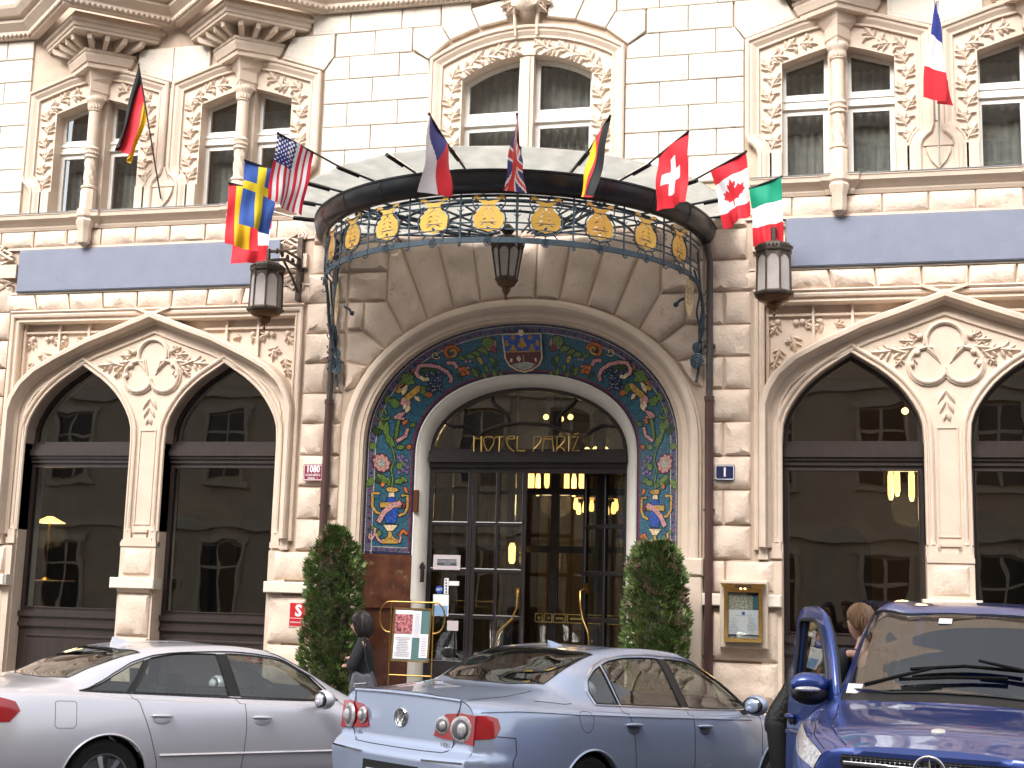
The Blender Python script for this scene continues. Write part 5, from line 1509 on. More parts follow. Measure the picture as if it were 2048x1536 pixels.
# rainwater pipes
PIPE = mat('brown_drainpipe', (.062, .026, .022), .45, var=.2, vscale=3)
PIPED = mat('grey_brown_pipe', (.07, .058, .055), .5, metal=.3, var=.2, vscale=3)
for s, lab in ((-1, 'brown drainpipe left of the mosaic arch beside the number 1080 plate'), (1, 'brown drainpipe right of the mosaic arch beside the blue number plate')):
    t = thing('drainpipe', lab, 'drainpipe', (s * 2.575 - .035, -.12, 0))
    MB().tube([(0, 0, 4.42), (0, 0, 5.6), (0, -.0, 6.2), (-s * .04, -.02, 6.42)], .043, 10).build('upper_pipe', PIPED, t, smooth=60)
    MB().tube([(0, 0, .05), (0, 0, 4.42)], .055, 10).build('lower_pipe', PIPE, t, smooth=60)
    MB().lathe([(.065, 4.38), (.065, 4.44)], (0, 0, 0), 10).build('collar', PIPE, t)
    for z in (1.2, 3.0, 5.1): MB().box(-.07, .07, -.01, .12, z - .015, z + .015).build('pipe_clip', PIPED, t)

# ---------------------------------------------------------------- lanterns
BRZ = mat('bronze_lantern', (.075, .056, .045), .5, metal=.5, var=.25, vscale=14, bump=.3, bscale=60)
LGL = mat('lantern_glass', (.40, .36, .34), .25, var=.12, vscale=4)
def lantern(name, label, loc, n, r0, r1, h, arm=None):
    """r0 radius at the top, r1 at the bottom of the glazed cage; loc = centre of the cage bottom"""
    t = thing(name, label, 'lantern', loc)
    a0 = pi / n
    cr = []
    # posts and arched heads
    for k in range(n):
        an = a0 + 2 * pi * k / n; an2 = a0 + 2 * pi * (k + 1) / n
        p = lambda q, z: Vector((r1 + (r0 - r1) * z / h, 0, 0)).length * Vector((cos(q), sin(q), 0)) + Vector((0, 0, z))
        MB().tube([p(an, 0), p(an, h)], r0 * .06, 5).build('post', BRZ, t)
        a, b = p(an, 0), p(an2, 0); c_, d = p(an2, h), p(an, h)
        MB().add([a * .97, b * .97, Vector((c_.x * .97, c_.y * .97, c_.z)), Vector((d.x * .97, d.y * .97, d.z))], [(0, 1, 2, 3)]).build('pane', LGL, t)
        # arched head plate
        vs = []; m2 = MB(); K = 8
        for i in range(K + 1):
            u = i / K; zt = h; za = h * .72 + h * .2 * sin(pi * u) ** .7
            q0 = p(an, zt).lerp(p(an2, zt), u); q1 = p(an, za).lerp(p(an2, za), u)
            vs += [q0 * 1.0, Vector((q1.x, q1.y, za))]
        m2.add(vs, [(2 * i, 2 * i + 1, 2 * i + 3, 2 * i + 2) for i in range(K)]).build('arched_head', BRZ, t)
    ring = lambda pr: MB().lathe(pr, (0, 0, 0), n, a0)
    ring([(r0 * 1.02, h - .01), (r0 * 1.10, h + .01), (r0 * 1.12, h + .05), (r0 * 1.06, h + .055), (r0 * 1.0, h + .10), (r0 * .5, h + .14), (.04, h + .16)]).build('crown', BRZ, t)
    m2 = MB()
    for k in range(n * 4):
        an = 2 * pi * k / (n * 4); m2.ball((r0 * 1.06 * cos(an), r0 * 1.06 * sin(an), h + .065), .014, 5, 4)
    m2.build('crown_beads', BRZ, t, kind='stuff')
    ring([(r1 * .3, -.05), (r1 * .98, -.045), (r1 * 1.14, -.02), (r1 * 1.16, .0), (r1 * 1.0, .025), (r1 * .9, .02)]).build('base_ring', BRZ, t)
    MB().lathe([(.006, -.275), (.02, -.245), (.010, -.22), (.014, -.205), (r1 * .22, -.19), (r1 * .38, -.155), (r1 * .42, -.125), (r1 * .40, -.115), (r1 * .55, -.105), (r1 * .85, -.078), (r1 * .97, -.045)], (0, 0, 0), 14).build('bowl', mat('copper_bowl', (.13, .065, .03), .4, metal=.6, var=.2), t, smooth=40)
    return t
for px, py, lab, s in ((530, 628, 'octagonal bronze lantern on a wall bracket left of the canopy', -1), (1548, 598, 'octagonal bronze lantern on a wall bracket right of the canopy', 1)):
    y_ = -1.1
    X, Z = P(px, py, y_)
    t = lantern('wall_lantern', lab, (X, y_, Z + .06), 8, .205, .215, .50)
    m2 = MB()
    for dz in (.80, .92): m2.tube([(0, -.02, dz - .14), (0, .55, dz + .02), (0, 1.1, dz + .02)], .022, 5)
    m2.tube([(0, 0, .62), (0, 0, .82)], .03, 6)
    for k in range(5): m2.ball((0, .25 + .18 * k, .86), .045, 6, 4, (.6, 1, 1))
    m2.box(-.035, .035, 1.0, 1.12, .35, 1.25)
    m2.tube([(0, 1.05, .45), (0, .8, .62), (0, .5, .78)], .02, 5)
    m2.build('wall_bracket', BRZ, t)
X, Z = P(1013, 563, -1.05)
t = lantern('hanging_lantern', 'tapered bronze lantern hanging under the middle of the canopy', (X, -1.05, Z + .03), 8, .20, .13, .42)
m2 = MB(); m2.tube([(0, 0, .56), (0, 0, 6.5 - Z)], .012, 6); m2.lathe([(.03, .56), (.10, .64), (.02, .72)], (0, 0, 0), 8); m2.build('hanger', BRZ, t)

# ---------------------------------------------------------------- flags
FL = {k: mat('flag_' + k, c, .55, spec=.3) for k, c in dict(red=(.68, .03, .045), white=(.80, .79, .80), blue=(.035, .045, .25), swblue=(.05, .12, .42), yellow=(.80, .62, .03), gold=(.82, .50, .02), black=(.012, .012, .014), green=(.01, .29, .17), crimson=(.66, .02, .05), navy=(.03, .035, .20)).items()}
POLE = mat('flag_pole', (.05, .05, .055), .4, metal=.5); POLEW = mat('flag_pole_pale', (.55, .53, .5), .4)
def pat_us(fx, fy):
    if fx < .40 and fy > 6 / 13:
        # staggered stars
        gx = fx / .40 * 11; gy = (fy - 6 / 13) / (7 / 13) * 9
        i, j = int(gx), int(gy)
        if (i + j) % 2 == 0 and abs(gx - i - .5) < .38 and abs(gy - j - .5) < .36 and 0 <= i < 11: return 'white'
        return 'navy'
    return 'crimson' if int((1 - fy) * 13) % 2 == 0 else 'white'
def pat_se(fx, fy): return 'yellow' if abs(fy - .5) < .1 or abs(fx - .36) < .065 else 'swblue'
def pat_es(fx, fy): return 'gold' if abs(fy - .5) < .25 else 'red'
def pat_at(fx, fy): return 'white' if abs(fx - .5) < .17 else 'red'
def pat_cz(fx, fy):
    if fx < .5 - abs(fy - .5): return 'blue'
    return 'white' if fy > .5 else 'red'
def pat_de(fx, fy): return 'black' if fy > 2 / 3 else ('red' if fy > 1 / 3 else 'gold')
def pat_ch(fx, fy):
    a, b = abs(fx - .5), abs(fy - .5)
    return 'white' if (a < .095 and b < .31) or (a < .29 and b < .10) else 'red'
def pat_ca(fx, fy):
    if fx < .25 or fx > .75: return 'red'
    x, y = (fy - .5) * 2.2, (fx - .5) * 4.0         # maple leaf, stem towards the fly
    leafp = [(0, -.85), (.14, -.55), (.32, -.62), (.26, -.15), (.48, -.38), (.54, -.25), (.80, -.30), (.70, -.02), (.84, .08), (.42, .40), (.48, .55), (.06, .50), (.06, .88), (-.06, .88), (-.06, .50), (-.48, .55), (-.42, .40), (-.84, .08), (-.70, -.02), (-.80, -.30), (-.54, -.25), (-.48, -.38), (-.26, -.15), (-.32, -.62), (-.14, -.55)]
    return 'red' if inside((-y * .0 + x, y), [(a, b) for a, b in leafp]) else 'white'
def pat_it(fx, fy): return 'green' if fx < 1 / 3 else ('white' if fx < 2 / 3 else 'red')
def pat_fr(fx, fy): return 'blue' if fx < 1 / 3 else ('white' if fx < 2 / 3 else 'red')
def pat_uk(fx, fy):
    x, y = (fx - .5) * 2, (fy - .5)
    if abs(y) < .10 or abs(x) < .10: return 'red'
    if abs(y) < .167 or abs(x) < .167: return 'white'
    d1, d2 = abs(y - x * .5), abs(y + x * .5)
    d = min(d1, d2)
    if d < .045: return 'red'
    if d < .12: return 'white'
    return 'navy'
def flag(name, label, base, tip, hoist_end, bot_tip, bot_end, pattern, pole_r=.011, folds=2.2, amp=.035, dd=(0, 0), pole_m=None, nu=36, nv=54, mirror=False, waist=0.0):
    """base, tip: ends of the pole; the hoist runs from the tip to hoist_end (on the pole); bot_*: lower corners"""
    base, tip = Vector(base), Vector(tip); he = Vector(hoist_end); A, B, A2, B2 = tip, he, Vector(bot_tip), Vector(bot_end)
    t = thing(name, label, 'flag', base)
    MB().tube([Vector((0, 0, 0)), tip - base], [pole_r * 1.15, pole_r], 8).build('pole', pole_m or POLE, t, smooth=60)
    MB().ball(tuple(tip - base), pole_r * 1.6, 8, 6).build('finial', pole_m or POLE, t)
    along = (B - A).normalized(); nrm = along.cross(Vector((0, 0, -1)))
    nrm = nrm.normalized() if nrm.length > .05 else Vector((0, -1, 0))
    ks = sorted(FL); idx = {k: i for i, k in enumerate(ks)}
    ph = random.Random(label).uniform(0, 6)
    vs = []; mb = MB()
    for j in range(nv + 1):
        v = j / nv
        for i in range(nu + 1):
            u = i / nu
            p = A.lerp(B, u).lerp(A2.lerp(B2, u), v)
            uu = (u - .5) * (1 - waist * sin(pi * v))
            f_ = amp * (v ** .7) * (sin(folds * 2 * pi * u + ph + v * 1.2) + .4 * sin(folds * 4.3 * pi * u + 2 * ph + v * 2)) + .012 * sin(9 * v + 5 * u + ph)
            p = p + nrm * f_ + along * (.012 * v * sin(7 * u + 4 * v + ph))
            if v > .0: p.z += -.05 * v * (1 - v) * 4 * .15
            vs.append(p - base)
    mb.v = [tuple(p) for p in vs]
    used = []
    for j in range(nv):
        for i in range(nu):
            a = j * (nu + 1) + i
            k = pattern((j + .5) / nv, 1 - (i + .5) / nu)
            if k not in used: used.append(k)
            mb.f.append((a, a + 1, a + nu + 2, a + nu + 1)); mb.m.append(used.index(k))
    ms_ = [FL[k] for k in used]
    if len(ms_) == 1: ms_ = ms_ * 2
    mb.build('cloth', ms_, t, smooth=180)
    return t
def onray(px, py, depth):
    d = ray(px, py); return CAM + d * (depth / FPX)
def dep(p): return (Vector(p) - CAM).dot(_f)
def tip_from_bar(tdeg, px, py):
    """end of a pole that leaves the canopy bar at angle tdeg in its own radial plane and is seen at the pixel"""
    t = radians(tdeg); b = G_(t, 1.0, -.03); rad = Vector((sin(t), -cos(t), 0)); n = Vector((cos(t), sin(t), 0))
    d = ray(px, py); den = d.dot(n)
    if abs(den) < 1e-3: return b + rad * .9 + Vector((0, 0, .5))
    k = (b - CAM).dot(n) / den
    return b, CAM + d * k
def canopy_flag(name, label, tdeg, tip_px, he_px, b1, b2, pat, length=None, **kw):
    t = radians(tdeg); base = G_(t, .97, -.03); rad = Vector((sin(t), -cos(t), 0))
    # the pole leaves outwards and upwards; pick the point on the pixel ray nearest to a plausible tip
    guess = base + rad * (length or .95) + Vector((0, 0, .42))
    d = ray(*tip_px).normalized(); tip = CAM + d * (guess - CAM).dot(d)
    d2 = ray(*he_px).normalized()
    # point on the pole closest to the ray of the lower hoist pixel
    best = min((((CAM + d2 * ((base.lerp(tip, k / 60) - CAM).dot(d2))) - base.lerp(tip, k / 60)).length, k) for k in range(61))[1]
    he = base.lerp(tip, best / 60)
    A2 = onray(b1[0], b1[1], dep(tip) - .0); B2 = onray(b2[0], b2[1], dep(he))
    return flag(name, label, base, tip, he, A2, B2, pat, **kw)
canopy_flag('flag', 'stars and stripes flag hanging left of the canopy', -30, (556, 266), (624, 312), (535, 398), (600, 432), pat_us, folds=1.4, amp=.03)
canopy_flag('flag', 'blue flag with yellow cross left of the canopy', -45, (490, 320), (562, 345), (480, 448), (540, 470), pat_se, folds=1.2, amp=.03)
canopy_flag('flag', 'red and yellow striped flag at the far left of the canopy', -60, (458, 365), (520, 380), (450, 487), (516, 504), pat_es, folds=1.3, amp=.03)
canopy_flag('flag', 'red flag with white band hanging lowest at the left lantern', -76, (470, 402), (545, 425), (462, 528), (534, 524), pat_at, folds=1.2, amp=.03, pole_m=POLEW)
canopy_flag('flag', 'white, red and blue wedge flag on the front of the canopy', 0, (858, 228), (890, 285), (838, 383), (908, 396), pat_cz, folds=1.0, amp=.03)
canopy_flag('flag', 'blue flag with red and white crosses at the canopy centre', 15, (1034, 228), (1030, 290), (1002, 380), (1048, 386), pat_uk, folds=1.2, amp=.03)
canopy_flag('flag', 'narrow folded black, red and gold flag on the canopy front', 30, (1220, 232), (1186, 300), (1186, 392), (1164, 394), pat_de, folds=1.6, amp=.05)
canopy_flag('flag', 'red flag with white cross right of the canopy centre', 45, (1376, 263), (1316, 312), (1372, 404), (1312, 423), pat_ch, folds=1.6, amp=.03)
canopy_flag('flag', 'red and white maple leaf flag right of the canopy', 60, (1492, 303), (1420, 340), (1500, 430), (1450, 458), pat_ca, folds=1.4, amp=.03)
canopy_flag('flag', 'green, white and red flag above the right lantern', 75, (1563, 353), (1502, 386), (1566, 487), (1508, 494), pat_it, folds=1.5, amp=.03)
# flags on the wall poles
b = Vector((-5.39, -.10, 7.42)); d = ray(277, 128).normalized(); tip = CAM + d * ((Vector((-5.9, -.75, 9.2)) - CAM).dot(d))
he = b.lerp(tip, .60)
flag('flag', 'black, red and gold flag on the wall pole at upper left', b, tip, he, onray(231, 290, dep(tip)), onray(264, 326, dep(he)), pat_de, folds=1.6, amp=.08)
b = Vector((5.39, -.10, 7.38)); d = ray(1875, 2).normalized(); tip = CAM + d * ((Vector((5.42, -.85, 9.3)) - CAM).dot(d))
he = b.lerp(tip, .45)
flag('flag', 'blue, white and red flag on the wall pole at upper right', b, tip, b.lerp(tip, .84), onray(1846, 196, dep(tip) - .05), onray(1912, 212, dep(he)), pat_fr, folds=1.0, amp=.09, pole_m=POLEW)
# ---------------------------------------------------------------- street
SL, S0 = .03, -.02
def gz(x): return SL * x + S0                    # the street climbs gently to the right
ASPH = mat('asphalt', (.055, .055, .058), .9, var=.15, vscale=3, bump=.4, bscale=90)
PAVE = mat('pavement_mosaic', (.20, .185, .17), .85, var=.2, vscale=14, bump=.4, bscale=60)
KERB = mat('granite_kerb', (.28, .27, .26), .8, var=.12, vscale=20)
def sheet(name, x0, x1, y0, y1, dz, m, nx=1):
    vs = []; 
    cl = lambda x: max(-14, min(14, x))
    xs = sorted({x0, x1, max(x0, -14), min(x1, 14)})
    cf = lambda y: (-.02 * (max(-14, y) + 8.5) if name == 'road' else 0)      # crossfall towards the kerb
    for x in xs: vs += [(x, y0, gz(cl(x)) + dz + cf(y0)), (x, y1, gz(cl(x)) + dz + cf(y1))]
    fs = [(2 * i, 2 * i + 2, 2 * i + 3, 2 * i + 1) for i in range(len(xs) - 1)]
    return tag(MB().add(vs, fs).build(name, m), kind='structure')
sheet('ground', -600, 600, -600, 600, -.45, ASPH)
sheet('road', -60, 60, -20.2, -3.3, 0, ASPH)
sheet('pavement', -60, 60, -3.15, .35, .115, PAVE)
sheet('far_pavement', -60, 60, -24.2, -20.35, .115, PAVE)
for y0 in (-3.3, -20.35):
    k = MB()
    vs = [(x, y, gz(x) + z) for x in (-14, 14) for y, z in ((y0, -.5), (y0, .12), (y0 + .15, .12), (y0 + .15, -.5))]
    k.add(vs, [(0, 1, 5, 4), (1, 2, 6, 5), (2, 3, 7, 6)])
    tag(k.build('kerb', KERB), kind='structure')

# building across the street, behind the camera: seen only as reflections in the glass and the car paint
OPW = mat('tan_render_opposite', (.50, .42, .33), .9, var=.12, vscale=1.2, bump=.2)
OPT = mat('pale_trim_opposite', (.55, .48, .39), .85, var=.08)
OPG = mat('dark_window_opposite', (.02, .022, .025), .1)
def row_house(x0, x1, y, h, label, seed, face=1):
    t = thing('town_house', label, 'building', ((x0 + x1) / 2, y, 0))
    w_ = x1 - x0; r_ = random.Random(seed)
    MB().box(-w_ / 2, w_ / 2, -8, 0, -.1, h).build('wall', OPW, t)
    n = int(w_ / 3.0)
    for f_ in range(int((h - 1) / 4.2)):
        z = .6 + f_ * 4.2 if f_ else .2
        MB().box(-w_ / 2, w_ / 2, 0, .16, z + 3.55, z + 3.85).build('string_course', OPT, t)
        for i in range(n):
            xc = -w_ / 2 + (i + .5) * w_ / n
            wn = MB().box(xc - .65, xc + .65, .0, .04, z + .7, z + 3.0).build('window', OPG, t)
            m2 = MB()
            for a in ((xc - .8, xc - .66, z + .55, z + 3.1), (xc + .66, xc + .8, z + .55, z + 3.1), (xc - .9, xc + .9, z + 3.1, z + 3.3), (xc - .9, xc + .9, z + .4, z + .55)): m2.box(a[0], a[1], 0, .14, a[2], a[3])
            m2.box(xc - .04, xc + .04, 0, .07, z + .7, z + 3.0); m2.box(xc - .64, xc + .64, 0, .065, z + 2.2, z + 2.28)
            m2.build('window_surround', OPT, t)
    MB().box(-w_ / 2, w_ / 2, 0, .7, h - .5, h).build('cornice', OPT, t)
    return t
row_house(-24, -3, -24.2, 20.5, 'tan town house across the street left of the camera', 1)
row_house(-3, 14, -24.2, 20.5, 'tan town house across the street behind the camera', 2)
row_house(14, 34, -24.2, 18.5, 'tan town house across the street right of the camera', 3)

# ---------------------------------------------------------------- signs and small things on the wall
ENR = mat('red_enamel', (.23, .025, .045), .3, coat=.4, var=.05); ENB = mat('blue_enamel', (.012, .016, .07), .3, coat=.4); ENW = mat('white_enamel', (.78, .76, .78), .35)
RED2 = mat('red_sign', (.52, .012, .02), .4)
def rrect(w_, h_, r_, n=4):
    o = []
    for cx, cz, a in ((w_ / 2 - r_, h_ / 2 - r_, 0), (-w_ / 2 + r_, h_ / 2 - r_, 90), (-w_ / 2 + r_, -h_ / 2 + r_, 180), (w_ / 2 - r_, -h_ / 2 + r_, 270)):
        o += [(cx + r_ * cos(radians(a + 90 * i / n)), cz + r_ * sin(radians(a + 90 * i / n))) for i in range(n + 1)]
    return o
def number_plate(name, label, px, py, w_, h_, m, lines, y=-.085):
    X, Z = P(px, py, y); t = thing(name, label, 'sign', (X, y, Z))
    MB().prism(rrect(w_, h_, .02), 0, .02).build('plate', m, t)
    MB().prism(rrect(w_ - .018, h_ - .018, .016), -.003, .0, [rrect(w_ - .034, h_ - .034, .012)]).build('border', ENW, t)
    for txt, sz, zz, sx, b in lines: text_mesh(txt, sz, ENW, 'lettering', t, (0, -.0025, zz), sx=sx, bold=b)
    return t
number_plate('house_number_sign', 'red enamel plate reading 1080 beside the left drainpipe', 626, 945, .285, .225, ENR, (('1080', .125, .042, .80, .004), ('STARÉ MĚSTO', .040, -.036, .84, .0008), ('PRAHA   1', .036, -.078, .9, .0008)))
number_plate('house_number_sign', 'blue enamel plate reading 1 on the right pier', 1449.5, 945, .25, .195, ENB, (('1', .15, 0, .9, .006),))
X, Z = P(597, 1229, -.1)
t = thing('hydrant_sign', 'red sign with a white letter S on the left pier', 'sign', (X, -.1, Z))
MB().box(-.145, .145, .0, .02, -.165, .165).build('plate', mat('sign_edge', (.75, .55, .5), .5), t); MB().box(-.125, .125, -.005, .002, -.15, .15).build('face', RED2, t)
text_mesh('S', .21, ENW, 'lettering', t, (0, -.0075, .045), sx=1.0, bold=.008); MB().box(-.123, .123, -.009, -.005, -.052, -.046).build('rule', ENW, t)
text_mesh('POŽÁRNÍ SUCHOVOD', .026, ENW, 'lettering', t, (0, -.0075, -.105), sx=.86, bold=.0006)

# framed menu box
x0, z1 = P(1443, 1166, -.30); x1, z0 = P(1530, 1286, -.30)
t = thing('menu_box', 'gilt framed glazed menu case on the right pier', 'menu case', ((x0 + x1) / 2, -.30, z0))
W_, H_ = x1 - x0, z1 - z0
MB().cbox(-W_ / 2 - .03, W_ / 2 + .03, .10, .30, -.08, H_ + .04, .015).build('stone_backing', ST_TR, t)
fb = rect(-W_ / 2 + .03, W_ / 2 - .03, 0, H_ - .06)
MB().prism(fb, 0, .10, [inset(fb, .045)]).build('frame', BRASS, t); MB().prism(rect(-W_ / 2 + .05, W_ / 2 - .05, .02, H_ - .08), .06, .09).build('backing', mat('menu_back', (.3, .28, .28), .8), t)
MB().prism([(-W_ / 2 + .03, H_ - .06), (W_ / 2 - .03, H_ - .06), (W_ / 2 + .01, H_ - .01), (W_ / 2 + .01, H_), (-W_ / 2 - .01, H_), (-W_ / 2 - .01, H_ - .01)], -.03, .10).build('cornice', BRASS, t)
MB().box(-.1, .1, -.05, -.03, H_ - .055, H_ - .015).build('lamp_hood', mat('bronze_dark', (.08, .05, .03), .4, metal=.6), t)
for q in (-1, 1): MB().ball((q * .025, -.04, H_ - .06), .014, 8, 6).build('bulb', WARM2, t)
pw = W_ / 2 - .08
PAPER = mat('paper', (.72, .70, .74), .8, var=.03); INK = mat('ink', (.30, .29, .34), .8); PHOTOB = mat('menu_photo', (.30, .28, .22), .5, var=.8, vscale=55, detail=1.0); PHT = mat('menu_photo_teal', (.04, .10, .12), .5, var=.4, vscale=20)
MB().box(-pw, pw, .045, .058, .09, H_ * .55).build('menu_page', PAPER, t); MB().box(-pw, pw * .62, .045, .058, H_ * .555, H_ - .13).build('menu_photo', PHOTOB, t); MB().box(pw * .62, pw, .045, .058, H_ * .555, H_ - .13).build('menu_photo', PHT, t)
MB().lathe([(.022, 0), (.022, .004)], (0, 0, 0), 12).xf(Matrix.Translation((0, .044, H_ * .49)) @ Matrix.Rotation(pi / 2, 4, 'X')).build('menu_emblem', STB, t)
m2 = MB(); rr = random.Random(4)
m2.box(-.10, .10, .042, .0445, H_ * .45, H_ * .456)
for c_ in (-.11, .10):
    for k in range(11):
        L = rr.uniform(.02, .065); z = H_ * .40 - k * .019; m2.box(c_ - L, c_ + L, .042, .0445, z, z + .004)
m2.build('menu_text', INK, t, kind='stuff')
MB().box(-pw - .03, pw + .03, .02, .024, .05, H_ - .11).build('pane', PANE, t)

# ---------------------------------------------------------------- menu stand by the door
ys = -.75
x0, z1 = P(783, 1203, ys); x1, _ = P(868, 1203, ys)
zb = gz(x0) + .115
t = thing('menu_stand', 'brass menu stand with two looped handles before the left door jamb', 'menu stand', ((x0 + x1) / 2, ys, zb))
hw = (x1 - x0) / 2; zt = z1 - zb
m2 = MB().tube([(-hw, 0, 0), (-hw, 0, zt)], .011, 8); m2.tube([(hw, 0, 0), (hw, 0, zt)], .011, 8); m2.tube([(-hw, 0, zt), (hw, 0, zt)], .011, 8); m2.tube([(-hw, 0, zt * .47), (hw, 0, zt * .47)], .010, 8)
m2.build('frame', BRASS, t, smooth=60)
for q in (-1, 1):
    MB().tube([(q * hw, 0, zt)] + [(q * (hw + .15 * sin(a) ** .8 if 0 < a < pi else hw), 0, zt - .19 + .19 * cos(a)) for a in [pi * i / 14 for i in range(1, 14)]] + [(q * hw, 0, zt - .38)], .011, 8).build('loop_handle', BRASS, t, smooth=60)
    MB().tube([(q * hw, -.22, 0), (q * hw, .22, 0)], .016, 8).build('foot', BRASS, t)
bw, b0, b1 = hw - .03, zt * .57, zt - .07
til = Matrix.Translation((0, -.05, b0)) @ Matrix.Rotation(radians(-6), 4, 'X') @ Matrix.Translation((0, 0, -b0))
bd = rect(-bw, bw, b0, b1)
MB().prism(bd, 0, .03, [inset(bd, .018)]).xf(til).build('board_frame', BRASS, t)
def sheet_(x0_, x1_, z0_, z1_, m, y, nm='menu_sheet'): return MB().box(-bw + x0_ * 2 * bw, -bw + x1_ * 2 * bw, y, y + .003, b0 + z0_ * (b1 - b0), b0 + z1_ * (b1 - b0)).xf(til).build(nm, m, t)
TEALB = mat('teal_board', (.07, .15, .15), .7); PHR = mat('menu_photo_red', (.34, .10, .11), .5, var=.95, vscale=38, detail=1.0)
sheet_(.04, .96, .03, .97, TEALB, .012, 'board'); sheet_(.05, .52, .52, .88, PHR, .007, 'menu_photo'); sheet_(.05, .52, .88, .96, PAPER, .006); sheet_(.05, .53, .05, .51, PAPER, .006); sheet_(.52, .74, .45, .95, PAPER, .005); sheet_(.73, .95, .08, .52, PAPER, .004)
m2 = MB()
for (xa, xb, za, zb_, n_) in ((.09, .49, .10, .47, 12), (.55, .72, .48, .92, 12), (.76, .93, .12, .48, 11)):
    for k in range(n_):
        z = za + (zb_ - za) * k / n_; L = rr.uniform(.55, 1) * (xb - xa) / 2; c_ = (xa + xb) / 2
        m2.box(-bw + (c_ - L) * 2 * bw, -bw + (c_ + L) * 2 * bw, .001, .0035, b0 + z * (b1 - b0), b0 + (z + .008) * (b1 - b0))
m2.xf(til).build('menu_text', INK, t, kind='stuff')

# ---------------------------------------------------------------- clipped conifers
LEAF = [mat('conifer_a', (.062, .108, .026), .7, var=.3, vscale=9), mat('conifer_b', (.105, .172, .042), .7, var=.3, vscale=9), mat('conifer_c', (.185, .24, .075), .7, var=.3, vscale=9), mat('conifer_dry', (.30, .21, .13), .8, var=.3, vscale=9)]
BARK = mat('bark', (.07, .05, .035), .9, var=.3, vscale=20)
POT = mat('stone_planter', (.30, .27, .24), .8, var=.15)
def conifer(label, px, wpx, top_py, y, seed, prof):
    X, Zt = P(px, top_py, y); r_ = random.Random(seed); zb_ = gz(X) + .115
    H_ = Zt - zb_
    t = thing('clipped_conifer', label, 'tree', (X, y, zb_), group='clipped conifers beside the door')
    MB().cbox(-.33, .33, -.33, .33, 0, .38, .03).build('planter', POT, t)
    MB().tube([(0, 0, .3), (.02, .01, 1.0), (0, 0, H_ * .8)], [.05, .04, .015], 7).build('trunk', BARK, t, smooth=60)
    def R_(z, a):
        k = (z - .38) / (H_ - .38)
        for (k0, w0), (k1, w1) in zip(prof, prof[1:]):
            if k0 <= k <= k1: q = w0 + (w1 - w0) * (k - k0) / (k1 - k0); break
        else: q = 0
        return q * (1 + .26 * noise.noise(Vector((cos(a) * 1.6 + seed, sin(a) * 1.6, z * 2.6))) + .09 * noise.noise(Vector((cos(a) * 5 + seed, sin(a) * 5, z * 7))))
    mb = MB(); N = 4200
    # an inner dark mass of twigs so that the crown is not see-through
    for i in range(N):
        z = .36 + (H_ - .36) * (r_.random() ** .92); a = r_.uniform(0, 2 * pi)
        R0 = R_(z, a)
        # clumps: pull sprays in or out with the clump noise
        cl = noise.noise(Vector((cos(a) * R0 * 5.5 + seed * 3, sin(a) * R0 * 5.5, z * 5.5)))
        rad = R0 * (1 - .35 * r_.random() ** 2.2) * (1 + .16 * cl)
        p = Vector((rad * cos(a), rad * sin(a), z))
        out = Vector((cos(a), sin(a), .55 + .6 * r_.random())).normalized()
        side = out.cross(Vector((0, 0, 1))).normalized(); tw = r_.uniform(-1.2, 1.2); side = (side * cos(tw) + out.cross(side) * sin(tw))
        L = r_.uniform(.055, .115); W_ = L * r_.uniform(.32, .5)
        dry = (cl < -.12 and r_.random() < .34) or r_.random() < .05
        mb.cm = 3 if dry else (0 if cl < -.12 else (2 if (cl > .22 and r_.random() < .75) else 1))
        nn = out.cross(side)
        # fan-shaped spray: three narrow leaflets
        for da in (-.55, 0, .55):
            d = (out * cos(da) + side * sin(da)); s2 = (side * cos(da) - out * sin(da))
            q = p + d * L * (1 if da == 0 else .78)
            mb.add([p, p + d * L * .5 + s2 * W_ * .33 + nn * .006, q, p + d * L * .5 - s2 * W_ * .33 + nn * .006], [(0, 1, 2, 3)])
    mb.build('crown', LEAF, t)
    # inner core
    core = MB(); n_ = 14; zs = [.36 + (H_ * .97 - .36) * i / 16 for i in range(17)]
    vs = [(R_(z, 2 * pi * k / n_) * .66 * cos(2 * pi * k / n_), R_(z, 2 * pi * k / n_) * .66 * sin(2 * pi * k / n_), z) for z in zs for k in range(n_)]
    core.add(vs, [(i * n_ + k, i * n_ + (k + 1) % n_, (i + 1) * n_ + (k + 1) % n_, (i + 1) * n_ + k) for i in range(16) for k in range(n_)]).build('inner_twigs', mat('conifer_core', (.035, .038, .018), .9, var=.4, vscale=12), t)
    return t
conifer('tall clipped conifer left of the entrance with a narrow rounded top', 671, 130, 1055, -.95, 5, [(0, .27), (.12, .315), (.35, .33), (.62, .34), (.80, .31), (.90, .22), (.97, .11), (1.01, .02)])
conifer('shorter flat-topped clipped conifer right of the entrance', 1314, 130, 1085, -.95, 8, [(0, .28), (.2, .33), (.45, .335), (.75, .31), (.88, .30), (.95, .25), (1.01, .08)])
